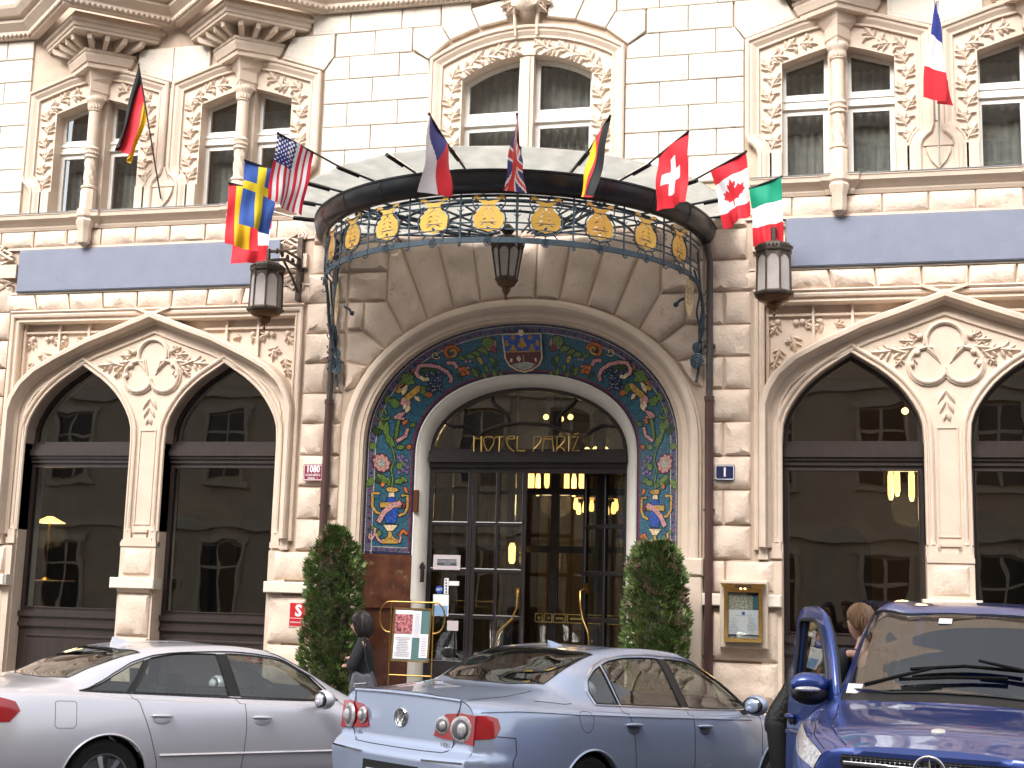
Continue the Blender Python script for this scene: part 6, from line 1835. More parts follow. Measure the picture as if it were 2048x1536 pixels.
# ---------------------------------------------------------------- cars
class Curve1:
    """monotone cubic through (x, v)"""
    def __init__(s, pts):
        s.x = [p[0] for p in pts]; s.y = [p[1] for p in pts]; n = len(pts)
        d = [(s.y[i + 1] - s.y[i]) / (s.x[i + 1] - s.x[i]) for i in range(n - 1)]
        m = [d[0]] + [0 if d[i - 1] * d[i] <= 0 else 2 * d[i - 1] * d[i] / (d[i - 1] + d[i]) for i in range(1, n - 1)] + [d[-1]]
        s.m = m
    def __call__(s, x):
        if x <= s.x[0]: return s.y[0]
        if x >= s.x[-1]: return s.y[-1]
        i = 0
        while s.x[i + 1] < x: i += 1
        h = s.x[i + 1] - s.x[i]; t = (x - s.x[i]) / h
        return ((2 * t ** 3 - 3 * t * t + 1) * s.y[i] + (t ** 3 - 2 * t * t + t) * h * s.m[i] + (-2 * t ** 3 + 3 * t * t) * s.y[i + 1] + (t ** 3 - t * t) * h * s.m[i + 1])
class Loft:
    """half a car body: feature lines running lengthwise, joined across by smooth sections"""
    def __init__(s, lines, warp=None):
        s.c = [(Curve1([(x, y) for x, y, z in L]), Curve1([(x, z) for x, y, z in L])) for L in lines]
        s.T = len(lines) - 1; s.x0 = max(L[0][0] for L in lines); s.x1 = min(L[-1][0] for L in lines); s.warp = warp or (lambda x, y, z: (x, y, z))
    def sec(s, x): return [(cy(x), cz(x)) for cy, cz in s.c]
    def raw(s, x, t):
        P_ = s.sec(x); n = len(P_); i = min(n - 2, max(0, int(t))); f = t - i
        p1, p2 = P_[i], P_[i + 1]
        p0 = P_[i - 1] if i > 0 else (2 * p1[0] - p2[0], 2 * p1[1] - p2[1])
        p3 = P_[i + 2] if i + 2 < n else (-P_[n - 2][0], P_[n - 2][1])
        o = []
        for k in range(2):
            o.append(.5 * (2 * p1[k] + (p2[k] - p0[k]) * f + (2 * p0[k] - 5 * p1[k] + 4 * p2[k] - p3[k]) * f * f + (3 * p1[k] - p0[k] - 3 * p2[k] + p3[k]) * f ** 3))
        if t >= n - 1: o[0] = 0.0
        return x, o[0], o[1]
    def __call__(s, x, t, side=1, off=0.0):
        p = Vector(s.warp(*s.raw(x, t)))
        if off: p = p + s.nrm(x, t) * off
        return Vector((p.x, p.y * side, p.z))
    def nrm(s, x, t):
        e = .012; f = lambda a, b: Vector(s.warp(*s.raw(min(s.x1, max(s.x0, a)), min(s.T, max(0, b)))))
        du = f(x + e, t) - f(x - e, t); dv = f(x, t + e * 3) - f(x, t - e * 3)
        n = dv.cross(du)
        if n.length < 1e-9: return Vector((0, 0, 1))
        n.normalize(); return n
    def t_of_z(s, x, z, a=0.0, b=5.0):
        for _ in range(30):
            m = (a + b) / 2
            if s.raw(x, m)[2] < z: a = m
            else: b = m
        return (a + b) / 2
def resample(poly, L, closed=True):
    o = []; n = len(poly)
    for i in range(n if closed else n - 1):
        a = Vector(poly[i]); b = Vector(poly[(i + 1) % n]); k = max(1, int((b - a).length / L + .5))
        for j in range(k): q = a.lerp(b, j / k); o.append((q.x, q.y))
    if not closed: o.append(poly[-1])
    return o
TS = .16
def cut_surface(S, polys, nx, nt, t0=0.0):
    """triangulates the (x, t) domain of a loft along the outlines; returns {name: (verts[(x, t)], tris)}"""
    pts = []; faces = []; seen = {}
    def addp(x, t):
        k = (round(x, 4), round(t, 4))
        if k not in seen: seen[k] = len(pts); pts.append(Vector((x, t * TS)))
        return seen[k]
    edges = []
    bound = resample([(S.x0, t0), (S.x1, t0), (S.x1, S.T), (S.x0, S.T)], .1)
    bi = [addp(*p) for p in bound]; edges += [(bi[i], bi[(i + 1) % len(bi)]) for i in range(len(bi))]
    rp = {}
    for nm, pl_ in polys:
        q = resample(pl_, .06); q = [(min(S.x1, max(S.x0, x)), min(S.T, max(t0, t))) for x, t in q]; rp[nm] = q
        ii = [addp(*p) for p in q]; edges += [(ii[i], ii[(i + 1) % len(ii)]) for i in range(len(ii)) if ii[i] != ii[(i + 1) % len(ii)]]
    for i in range(nx + 1):
        for j in range(nt + 1): addp(S.x0 + (S.x1 - S.x0) * i / nx, t0 + (S.T - t0) * j / nt)
    r_ = delaunay_2d_cdt(pts, edges, [], 0, 1e-5)
    V = [(v.x, v.y / TS) for v in r_[0]]
    res = {}
    for f in r_[2]:
        cx = sum(V[i][0] for i in f) / len(f); ct = sum(V[i][1] for i in f) / len(f); nm = 'body'
        for n_, pl_ in polys:
            if inside((cx, ct), rp[n_]): nm = n_; break
        res.setdefault(nm, []).append(f)
    return V, res
def skin(S, V, tris, name, m, parent, sides=(1, -1), off=0.0, thick=0.0):
    """one mesh object per side unless the piece reaches the centre line"""
    out = []
    groups = [sides] if any(V[i][1] > S.T - .02 for f in tris for i in f) else [(q,) for q in sides]
    for gsd in groups:
        vs = []; fs = []; nn = []; idx = {}
        for sd_ in gsd:
            for f in tris:
                g_ = []
                for i in f:
                    on_c = V[i][1] > S.T - 1e-4
                    k = (i, 0 if on_c else sd_)
                    if k not in idx:
                        idx[k] = len(vs); vs.append(tuple(S(V[i][0], V[i][1], sd_, off)))
                        n = S.nrm(V[i][0], V[i][1])
                        if on_c: n = Vector((n.x, 0, n.z)).normalized() if Vector((n.x, 0, n.z)).length > .1 else Vector((0, 0, 1))
                        nn.append(Vector((n.x, n.y * sd_, n.z)))
                    g_.append(idx[k])
                # orient
                a, b, c = (Vector(vs[g_[0]]), Vector(vs[g_[1]]), Vector(vs[g_[2]]))
                n = (b - a).cross(c - a)
                if n.dot(nn[g_[0]] + nn[g_[1]] + nn[g_[2]]) < 0: g_.reverse()
                fs.append(tuple(g_))
        me = bpy.data.meshes.new(name); me.from_pydata(vs, [], fs); me.materials.append(m)
        me.polygons.foreach_set('use_smooth', [True] * len(fs))
        me.normals_split_custom_set_from_vertices([tuple(n) for n in nn]); me.update()
        o = bpy.data.objects.new(name, me); link(o, parent); out.append(o)
    return out
def seam(S, line, parent, m, r_=.0035, sides=(1, -1), name='shut_line', closed=False, off=.0):
    q = resample(line, .05, closed)
    for sd_ in sides:
        MB().tube([S(min(S.x1, max(S.x0, x)), min(S.T, t), sd_, off) for x, t in q], r_, 4, closed=closed).build(name, m, parent, smooth=60)
def fascia(S, xe, polys, bulge, parent, name, m, n=9, holes=()):
    """end cap of a loft: polygons in (y, z); returns the surface function"""
    half = [S(xe, S.T * i / 40, 1) for i in range(41)]
    out = [(p.y, p.z) for p in half] + [(-p.y, p.z) for p in reversed(half[:-1])]
    X = [p.x for p in half] + [p.x for p in reversed(half[:-1])]
    return out, X

BLK = mat('black_trim', (.012, .012, .013), .45); RUB = mat('tyre_rubber', (.014, .014, .015), .8); SEAM = mat('shut_gap', (.01, .01, .012), .7)
CHR = mat('chrome', (.75, .75, .77), .12, metal=1.0); RIM = mat('alloy_rim', (.55, .56, .58), .28, metal=.9); SEATM = mat('car_seat_grey', (.10, .10, .105), .8, var=.1); DASH = mat('car_dash', (.025, .025, .027), .7)
LENS = mat('red_lens', (.40, .008, .015), .15, coat=.8, spec=.6); LENSC = mat('clear_lens', (.60, .58, .60), .3, metal=.3, coat=.8, var=.45, vscale=45); LENSO = mat('amber_lens', (.75, .18, .03), .2, coat=.6)
CGL = glass('car_glass', (.62, .68, .65), 1.52, boost=2.8); CGLR = glass('car_rear_glass', (.30, .33, .32), 1.52, boost=2.8)
def paint(name, col, metal=.55, rough=.32):
    m = mat(name, col, rough, metal=metal, coat=1.0); n = m.node_tree.nodes; l = m.node_tree.links; b = n['Principled BSDF']
    geo = n.new('ShaderNodeNewGeometry'); t = n.new('ShaderNodeTexNoise'); t.inputs['Scale'].default_value = 900; t.inputs['Detail'].default_value = 1
    l.new(geo.outputs['Position'], t.inputs['Vector']); bp = n.new('ShaderNodeBump'); bp.inputs['Strength'].default_value = .05; bp.inputs['Distance'].default_value = .001
    l.new(t.outputs['Fac'], bp.inputs['Height']); l.new(bp.outputs[0], b.inputs['Normal'])
    return m
def wheel(parent, x, y, z, r_=.32, w_=.21, side=1):
    k = part('wheel', parent)
    prof = [(r_ * .62, -w_ / 2 + .02), (r_ * .9, -w_ / 2), (r_ * .985, -w_ / 2 + .03), (r_, 0), (r_ * .985, w_ / 2 - .03), (r_ * .9, w_ / 2), (r_ * .62, w_ / 2 - .02)]
    M_ = Matrix.Translation((x, y, z)) @ Matrix.Rotation(-side * pi / 2, 4, 'X')
    MB().lathe(prof, (0, 0, 0), 28).xf(M_).build('tyre', RUB, k, smooth=50)
    m2 = MB().lathe([(r_ * .60, w_ / 2 - .02), (r_ * .63, w_ / 2 + .0), (r_ * .66, w_ / 2 + .004), (r_ * .66, w_ / 2 - .03)], (0, 0, 0), 28)
    for i in range(7):
        a = 2 * pi * i / 7
        m2.add([Vector((cos(a + d) * q * r_, sin(a + d) * q * r_, w_ / 2 + h_)) for q, d, h_ in ((.12, -.4, .0), (.12, .4, .0), (.62, .11, -.015), (.62, -.11, -.015))], [(0, 1, 2, 3)])
    m2.lathe([(r_ * .16, w_ / 2 - .03), (r_ * .15, w_ / 2 + .01), (r_ * .02, w_ / 2 + .014)], (0, 0, 0), 14)
    m2.xf(M_).build('rim', RIM, k, smooth=40)
    MB().lathe([(r_ * .63, 0), (r_ * .63, .01)], (0, 0, 0), 20).xf(M_).build('brake', BLK, k)
def arch_poly(S, xc, zc, r_, n=18):
    o = []
    for i in range(n + 1):
        a = pi * i / n; x = xc - r_ * cos(a); z = zc + r_ * sin(a)
        o.append((x, S.t_of_z(x, z, 0, 4)))
    o[0] = (xc - r_, 0.0); o[-1] = (xc + r_, 0.0)
    return o
def seat(parent, x, y, w_=.5, zb=.35, back_h=.62, lean=.22, head=True, m=None):
    k = part('seat', parent); m = m or SEATM
    def cush(x0, x1, z0, z1, le, hw, nm):
        n = 5; vs = []; 
        mb = MB()
        for i in range(n + 1):
            f = i / n; wd = hw * (1 - .12 * abs(f - .4)); dz = z0 + (z1 - z0) * f; dx = -le * (f)
            th = (x1 - x0) * (.6 + .4 * sin(pi * min(1, f + .15)))
            for yy, xx in ((-wd, 0), (-wd * .8, th), (wd * .8, th), (wd, 0), (wd * .8, -.02), (-wd * .8, -.02)): vs.append((x0 + xx + dx, y + yy, dz))
        fs = []
        for i in range(n):
            for j in range(6): fs.append((i * 6 + j, i * 6 + (j + 1) % 6, (i + 1) * 6 + (j + 1) % 6, (i + 1) * 6 + j))
        fs.append(tuple(range(6))[::-1]); fs.append(tuple(n * 6 + j for j in range(6)))
        mb.add(vs, fs).build(nm, m, k, smooth=40)
    cush(x - .05, x + .1, zb, zb + back_h, lean, w_ / 2, 'backrest')
    MB().box(x - .02, x + .48, y - w_ / 2, y + w_ / 2, zb - .12, zb + .08).build('cushion', m, k)
    if head: cush(x - .05 - lean * 1.08, x + .04 - lean * 1.08, zb + back_h + .03, zb + back_h + .21, .03, .13, 'headrest')
def mirror_m(parent, p, side, m, size=(.085, .125, .092), name='door_mirror'):
    k = part(name, parent)
    x, y, z = p
    MB().ball((x, y, z), 1, 14, 10, (size[0], size[1], size[2])).build('housing', m, k, smooth=180)
    MB().ball((x - size[0] * .62, y, z), 1, 14, 8, (.02, size[1] * .84, size[2] * .80)).build('mirror_seal', BLK, k, smooth=180)
    MB().ball((x - size[0] * .66, y, z), 1, 14, 8, (.02, size[1] * .76, size[2] * .72)).build('mirror_glass', mat('mirror_face', (.35, .38, .42), .06, metal=1.0), k, smooth=180)
    MB().tube([(x, y - side * .05, z - size[2] * .5), (x + .05, y - side * .2, z - size[2] * .9)], .025, 6).build('arm', BLK, k)

def sedan(name, label, loc, heading, roll, spec):
    t = thing(name, label, 'car', loc, heading)
    t.rotation_euler = (0, roll, heading)
    S = Loft(spec['lines'], spec.get('warp'))
    pm = spec['paint']; wr, wf = spec['axles']; R_ = spec['r']
    polys = [('window', p) for p in []]
    polys = []
    for i, w_ in enumerate(spec['side_windows']): polys.append(('window%d' % i, w_))
    polys.append(('windscreen', spec['windscreen'])); polys.append(('rear_window', spec['rear_window']))
    for i, p in enumerate(spec.get('lamps', [])): polys.append(('lamp%d' % i, p))
    for i, xa in enumerate((wr, wf)): polys.append(('arch%d' % i, arch_poly(S, xa, R_ - .0, R_ + .045)))
    for nm, p in spec.get('panels', []): polys.append((nm, p))
    V, res = cut_surface(S, polys, spec.get('nx', 70), spec.get('nt', 42))
    for k, tris in res.items():
        if k.startswith('arch'): continue
        if k == 'body': skin(S, V, tris, 'body', pm, t)
        elif k.startswith('window'): skin(S, V, tris, 'side_window', CGL, t, off=-.004)
        elif k == 'windscreen': skin(S, V, tris, 'windscreen', CGL, t, off=-.004)
        elif k == 'rear_window': skin(S, V, tris, 'rear_window', CGLR, t, off=-.003)
        elif k.startswith('lamp'): skin(S, V, tris, 'tail_lamp' if spec['lamps_red'][int(k[4:])] else 'head_lamp', LENS if spec['lamps_red'][int(k[4:])] else LENSC, t, off=.004)
        elif k.startswith('pillar'): skin(S, V, tris, 'pillar_trim', BLK, t, off=.002)
        else: skin(S, V, tris, k, pm, t)
    # trims and shut lines
    for w_ in spec['side_windows']: seam(S, w_, t, BLK, .007, name='window_seal', closed=True)
    for nm in ('windscreen', 'rear_window'):
        p = [q for q in spec[nm]]; p = [q for q in p if q[1] < S.T - .01]
        seam(S, [(spec[nm][0][0], S.T)] + p + [(spec[nm][-1][0], S.T)], t, BLK, .006, name='glass_seal')
    for L in spec.get('seams', []): seam(S, L, t, SEAM, .0032)
    for L, m, r_, sides in spec.get('strips', []): seam(S, L, t, m, r_, sides=sides, name='trim_strip', off=.003)
    for L, sides in spec.get('loops', []): seam(S, L, t, SEAM, .0022, sides=sides, name='fuel_flap', closed=True)
    for i, xa in enumerate((wr, wf)):
        ap = arch_poly(S, xa, R_, R_ + .045, 24); seam(S, ap, t, pm, .010, name='arch_lip', off=.002)
        for q in (1, -1):
            wheel(t, xa, q * (S.raw(xa, 1.0)[1] - .115), R_, R_, .21, q)
            m2 = MB(); vs = []
            for j in range(17):
                a = pi * j / 16
                for yy in (q * .55, q * .86): vs.append((xa - (R_ + .043) * cos(a), yy, R_ + (R_ + .043) * sin(a)))
            m2.add(vs, [(2 * j, 2 * j + 1, 2 * j + 3, 2 * j + 2) for j in range(16)]).build('wheel_well', BLK, t)
    # door handles
    for x, z in spec['handles']:
        for q in (1, -1):
            tt = S.t_of_z(x, z, 1, 4); h_ = part('door_handle', t)
            p = S(x, tt, q, .0); n = S.nrm(x, tt); n = Vector((n.x, n.y * q, n.z)); ax = (S(x + .1, S.t_of_z(x + .1, z - .003, 1, 4), q) - S(x - .1, S.t_of_z(x - .1, z + .003, 1, 4), q)).normalized(); up_ = n.cross(ax) * (1 if q > 0 else -1)
            if up_.z < 0: up_ = -up_
            M_ = Matrix(((ax.x, n.x, up_.x, p.x), (ax.y, n.y, up_.y, p.y), (ax.z, n.z, up_.z, p.z), (0, 0, 0, 1)))
            MB().ball((0, 0, 0), 1, 14, 8, (.105, .034, .017)).xf(M_ @ Matrix.Translation((0, .012, .008))).build('grip', pm, h_, smooth=180)
            MB().ball((0, 0, 0), 1, 14, 8, (.085, .008, .040)).xf(M_ @ Matrix.Translation((0, .0, -.022))).build('recess', spec.get('recess', BLK), h_, smooth=180)
    # cabin
    MB().box(.75, 3.6, -.78, .78, .18, .24).build('floor', DASH, t); MB().box(.72, .95, -.76, .76, .2, .93).build('parcel_shelf', DASH, t)
    MB().box(3.02, 3.5, -.74, .74, .35, .93).build('dashboard', DASH, t)
    sm = spec.get('seat', SEATM)
    for q in (-1, 1):
        seat(t, 2.25, q * .37, .50, .38, .60, .20, True, sm); seat(t, 1.30, q * .38, .58, .40, .55, .22, True, sm)
    MB().tube([(2.92 + .06 * cos(a), .37 + .17 * cos(a + .0) * 0 + .18 * sin(a), .86 + .17 * cos(a)) for a in [2 * pi * i / 20 for i in range(20)]], .014, 6, closed=True).build('steering_wheel', BLK, t, smooth=60)
    MB().ball((2.95, 0, 1.30), 1, 10, 6, (.02, .11, .035)).build('inner_mirror', BLK, t, smooth=180)
    for q in (1, -1):
        mx, mz = spec['mirror']; mirror_m(t, (mx, q * spec.get('mirror_y', 1.0), mz), q, pm)
    return t, S

# ---- the light blue saloon in the middle
PA = paint('icy_blue_paint', (.42, .49, .66), .40, .28)
def warpA(x, y, z):
    k = max(0, 1 - x / .6)
    b = max(0, min(1, (.70 - z) / .07)); b = b * b * (3 - 2 * b)
    return x - .085 * b * k + .05 * k * max(0, z - .72), y, z
LA = [[(0, .62, .30), (.3, .80, .24), (1, .83, .2), (4, .83, .2), (4.5, .72, .22), (4.72, .5, .25)],
      [(0, .73, .50), (.1, .82, .48), (.35, .885, .45), (1.0, .905, .42), (3.5, .905, .42), (4.3, .86, .45), (4.72, .62, .45)],
      [(0, .745, .76), (.1, .83, .76), (.35, .89, .75), (1.0, .912, .74), (3.3, .91, .72), (4.2, .87, .68), (4.72, .58, .63)],
      [(0, .72, .95), (.1, .79, .96), (.35, .85, .97), (1.0, .885, .955), (2, .89, .93), (3.2, .885, .90), (3.6, .87, .885), (4.2, .79, .82), (4.72, .50, .70)],
      [(0, .635, 1.035), (.1, .68, 1.045), (.35, .74, 1.055), (.75, .785, 1.045), (1.0, .815, 1.03), (2, .835, .995), (3.2, .82, .96), (3.6, .77, .965), (4.2, .66, .88), (4.72, .42, .735)],
      [(0, .46, 1.06), (.5, .57, 1.10), (.85, .64, 1.13), (1.2, .63, 1.285), (1.6, .60, 1.395), (2.2, .585, 1.43), (2.7, .59, 1.405), (3.1, .645, 1.255), (3.5, .68, 1.05), (3.68, .63, .985), (4.2, .5, .92), (4.72, .28, .76)],
      [(0, .25, 1.075), (.5, .29, 1.12), (.75, .31, 1.14), (1.05, .32, 1.29), (1.45, .31, 1.43), (2.1, .30, 1.462), (2.6, .30, 1.445), (3.1, .34, 1.275), (3.48, .36, 1.09), (3.68, .34, 1.015), (4.2, .28, .94), (4.72, .15, .775)],
      [(0, 0, 1.08), (.5, 0, 1.125), (.70, 0, 1.14), (1.0, 0, 1.28), (1.42, 0, 1.442), (2.1, 0, 1.472), (2.6, 0, 1.455), (3.1, 0, 1.285), (3.45, 0, 1.11), (3.68, 0, 1.03), (4.2, 0, .95), (4.72, 0, .78)]]
spA = dict(lines=LA, warp=warpA, paint=PA, recess=mat('handle_cup', (.16, .18, .22), .4), axles=(1.16, 3.85), r=.325,
    side_windows=[[(1.30, 4.10), (1.57, 4.08), (1.50, 4.80), (1.40, 4.74), (1.30, 4.62), (1.26, 4.4)],
                  [(1.60, 4.08), (2.42, 4.07), (2.33, 4.88), (1.85, 4.90), (1.64, 4.87), (1.535, 4.81)],
                  [(2.53, 4.07), (3.52, 4.08), (3.44, 4.40), (3.28, 4.82), (3.0, 4.9), (2.43, 4.89)]],
    windscreen=[(2.72, 7), (2.71, 6), (2.74, 5.15), (3.1, 5.14), (3.56, 5.16), (3.62, 6), (3.63, 7)],
    rear_window=[(.76, 7), (.80, 6), (.92, 5.25), (1.2, 5.18), (1.52, 5.16), (1.46, 6), (1.43, 7)],
    lamps=[[(0, 2.12), (.13, 2.18), (.17, 2.5), (.155, 2.85), (.08, 3.0), (0.0, 3.03)]], lamps_red=[True],
    panels=[('pillar_trim', [(2.425, 4.07), (2.525, 4.07), (2.425, 4.89), (2.335, 4.88)])],
    seams=[[(1.56, 4.05), (1.62, 3.2), (1.67, 2.4), (1.70, 1.6), (1.70, .9), (1.68, .4)], [(2.47, 4.05), (2.51, 3.2), (2.51, 1.0), (2.47, .35)], [(3.55, 4.05), (3.58, 3.2), (3.55, 1.0), (3.45, .4)],
           [(.02, 2.25), (.30, 2.2), (.32, 1.35), (.70, 1.25)], [(.62, 4.1), (.9, 4.0), (1.0, 4.08)], [(.75, 5.1), (.4, 4.6), (.05, 4.35)]],
    strips=[([(1.28, 4.04), (2.45, 4.02), (3.55, 4.03)], CHR, .007, (1, -1)), ([(1.27, 4.06), (1.23, 4.42), (1.28, 4.68), (1.40, 4.84), (1.62, 4.94), (1.85, 4.97), (2.4, 4.96), (3.0, 4.96), (3.32, 4.88), (3.5, 4.42), (3.55, 4.05)], CHR, .007, (1, -1)),
            ([(.05, 3.18), (1.0, 3.05), (2.2, 2.98), (3.4, 2.9)], PA, .006, (1, -1))],
    loops=[([(1.09 + .085 * cos(2 * pi * i / 20), 2.86 + .52 * sin(2 * pi * i / 20)) for i in range(20)], (-1,))],
    handles=[(1.67, .865), (2.66, .835)], mirror=(3.30, 1.02), mirror_y=1.0)
zA = gz(2.0)
carA, SA = sedan('blue_saloon', 'icy blue saloon with red tail lamps parked nose-in before the entrance', (.86, -6.85, .08), radians(60.5), radians(2.0), spA)

def rear_end(t, S, pm, bul=.05, n=11):
    """closes the tail of a saloon with a bowed panel; returns x on that surface"""
    half = [S(S.x0, S.T * i / 48, 1) for i in range(49)]
    ym = max(p.y for p in half)
    def surf(y, z):
        # x of the rim at this height
        rim = S.warp(S.x0, 0, z)[0]
        return rim - bul * max(0, 1 - (abs(y) / ym) ** 2.2)
    outl = [(p.y, p.z) for p in half] + [(-p.y, p.z) for p in reversed(half[:-1])]
    pts = [Vector(p) for p in outl]; N_ = len(pts)
    for i in range(-20, 21):
        for j in range(26):
            q = (i * .04, .30 + j * .032)
            if inside(q, inset(outl, .015)): pts.append(Vector(q))
    r_ = delaunay_2d_cdt(pts, [], [list(range(N_))], 1, 1e-5)
    vs = [(surf(v.x, v.y), v.x, v.y) for v in r_[0]]
    MB().add(vs, [tuple(f) for f in r_[2]]).build('tail_panel', pm, t, smooth=40)
    return surf
sfA = rear_end(carA, SA, PA)
def on_tail(poly, name, m, off=.006, t=carA, sf=sfA, k=.04):
    pl_ = resample(poly, k); pts = [Vector(p) for p in pl_]; n_ = len(pts)
    ys = [p[0] for p in poly]; zs = [p[1] for p in poly]
    for i in range(int((max(ys) - min(ys)) / k) + 1):
        for j in range(int((max(zs) - min(zs)) / k) + 1):
            q = (min(ys) + (i + .5) * k, min(zs) + (j + .5) * k)
            if inside(q, inset(poly, k * .3) if len(poly) > 4 else poly): pts.append(Vector(q))
    r_ = delaunay_2d_cdt(pts, [], [list(range(n_))], 1, 1e-5)
    vs = [(sf(v.x, v.y) - off, v.x, v.y) for v in r_[0]]; n0 = len(vs)
    fs = [tuple(f) for f in r_[2]]
    vs += [(sf(v.x, v.y) + .01, v.x, v.y) for v in r_[0][:n_]]
    fs += [(i, (i + 1) % n_, n0 + (i + 1) % n_, n0 + i) for i in range(n_)]
    return MB().add(vs, fs).build(name, m, t, smooth=30)
for q in (1, -1):
    on_tail([(q * .37, .785), (q * .46, .77), (q * .60, .765), (q * .75, .745), (q * .75, .955), (q * .62, .965), (q * .48, .95), (q * .41, .90)], 'tail_lamp', LENS, .010)
    for (yc, zc, r_) in ((.635, .85, .098), (.455, .865, .066)):
        MB().lathe([(r_, 0), (r_ * .92, .012), (r_ * .8, .016)], (0, 0, 0), 24).xf(Matrix.Translation((sfA(q * yc, zc) - .010, q * yc, zc)) @ Matrix.Rotation(-q * .28, 4, 'Z') @ Matrix.Rotation(-pi / 2, 4, 'Y')).build('lamp_ring', LENSC, carA, smooth=30)
        MB().ball((0, 0, 0), 1, 20, 8, (.012, r_ * .80, r_ * .80)).xf(Matrix.Translation((sfA(q * yc, zc) - .022, q * yc, zc)) @ Matrix.Rotation(-q * .28, 4, 'Z')).build('lamp_reflector', mat('lamp_smoke', (.16, .15, .17), .25, coat=.6), carA, smooth=180)
        MB().ball((sfA(q * yc, zc) - .026, q * (yc + .012), zc), 1, 12, 8, (.018, r_ * .52, r_ * .52)).build('lamp_bulb', LENSC, carA, smooth=180)
# boot lid outline, plate recess, badge, lettering
lid = [(.60, 1.045), (.585, .95), (.575, .76), (.545, .70), (.49, .672), (.3, .668), (0, .667), (-.3, .668), (-.49, .672), (-.545, .70), (-.575, .76), (-.585, .95), (-.60, 1.045)]
MB().tube([(sfA(y, z) - .0125 if .74 < z < .97 else sfA(y, z) - .001, y, z) for y, z in resample(lid, .04, False)], .0045, 4).build('shut_line', SEAM, carA, smooth=60)
MB().tube([(sfA(y, z) - .004, y, z) for y, z in [(y * .04, 1.062 - .012 * (abs(y) / 15) ** 2) for y in range(-15, 16)]], .012, 6).build('lid_lip', PA, carA, smooth=60)
on_tail(rect(-.31, .31, .36, .555), 'plate_recess', BLK, .004)
on_tail(rect(-.26, .26, .38, .495), 'number_plate', mat('plate_white', (.75, .75, .73), .4), .010)
text_mesh('3A4 5180', .09, BLK, 'plate_lettering', carA, (sfA(0, .437) - .0155, 0, .437), rot=(pi / 2, 0, -pi / 2))
for q in (1, -1): on_tail([(q * .34, .60), (q * .73, .615), (q * .73, .628), (q * .34, .615)], 'bumper_strip', CHR, .008)
bx = sfA(0, .875)
MB().lathe([(.072, 0), (.074, .008), (.066, .016), (.06, .013)], (0, 0, 0), 28).xf(Matrix.Translation((bx, 0, .885)) @ Matrix.Rotation(-pi / 2, 4, 'Y')).build('badge', CHR, carA, smooth=40)
MB().lathe([(.062, .0), (.058, .006), (.01, .007)], (0, 0, 0), 24).xf(Matrix.Translation((bx - .002, 0, .885)) @ Matrix.Rotation(-pi / 2, 4, 'Y')).build('badge_field', mat('badge_blue', (.18, .19, .24), .3, metal=.6), carA, smooth=30)
vw = [[(-.034, .050), (-.010, -.004), (0, .016), (.010, -.004), (.034, .050)], [(-.054, .026), (-.024, -.054), (0, -.006), (.024, -.054), (.054, .026)]]
m2 = MB()
for st in vw: m2.tube([(bx - .013, -y, .885 + z) for y, z in st], .0055, 5)
m2.build('badge_letters', CHR, carA)
text_mesh('PASSAT', .036, CHR, 'badge_lettering', carA, (sfA(.46, .735) - .003, .465, .735), rot=(pi / 2, 0, -pi / 2 + .12), bold=.0008)
text_mesh('2.0 TDI', .038, CHR, 'badge_lettering', carA, (sfA(-.45, .725) - .003, -.465, .725), rot=(pi / 2, 0, -pi / 2 - .12), bold=.0008)
# roof fin and aerial
m2 = MB(); m2.add([(1.62, -.018, 1.452), (1.62, .018, 1.452), (1.80, .02, 1.458), (1.80, -.02, 1.458), (1.64, 0, 1.50), (1.585, 0, 1.505)], [(0, 1, 5), (1, 2, 4, 5), (2, 3, 4), (3, 0, 5, 4)]); m2.build('roof_fin', PA, carA)
MB().box(1.50, 1.54, -.13, -.02, 1.36, 1.365).build('window_sticker', STW, carA)

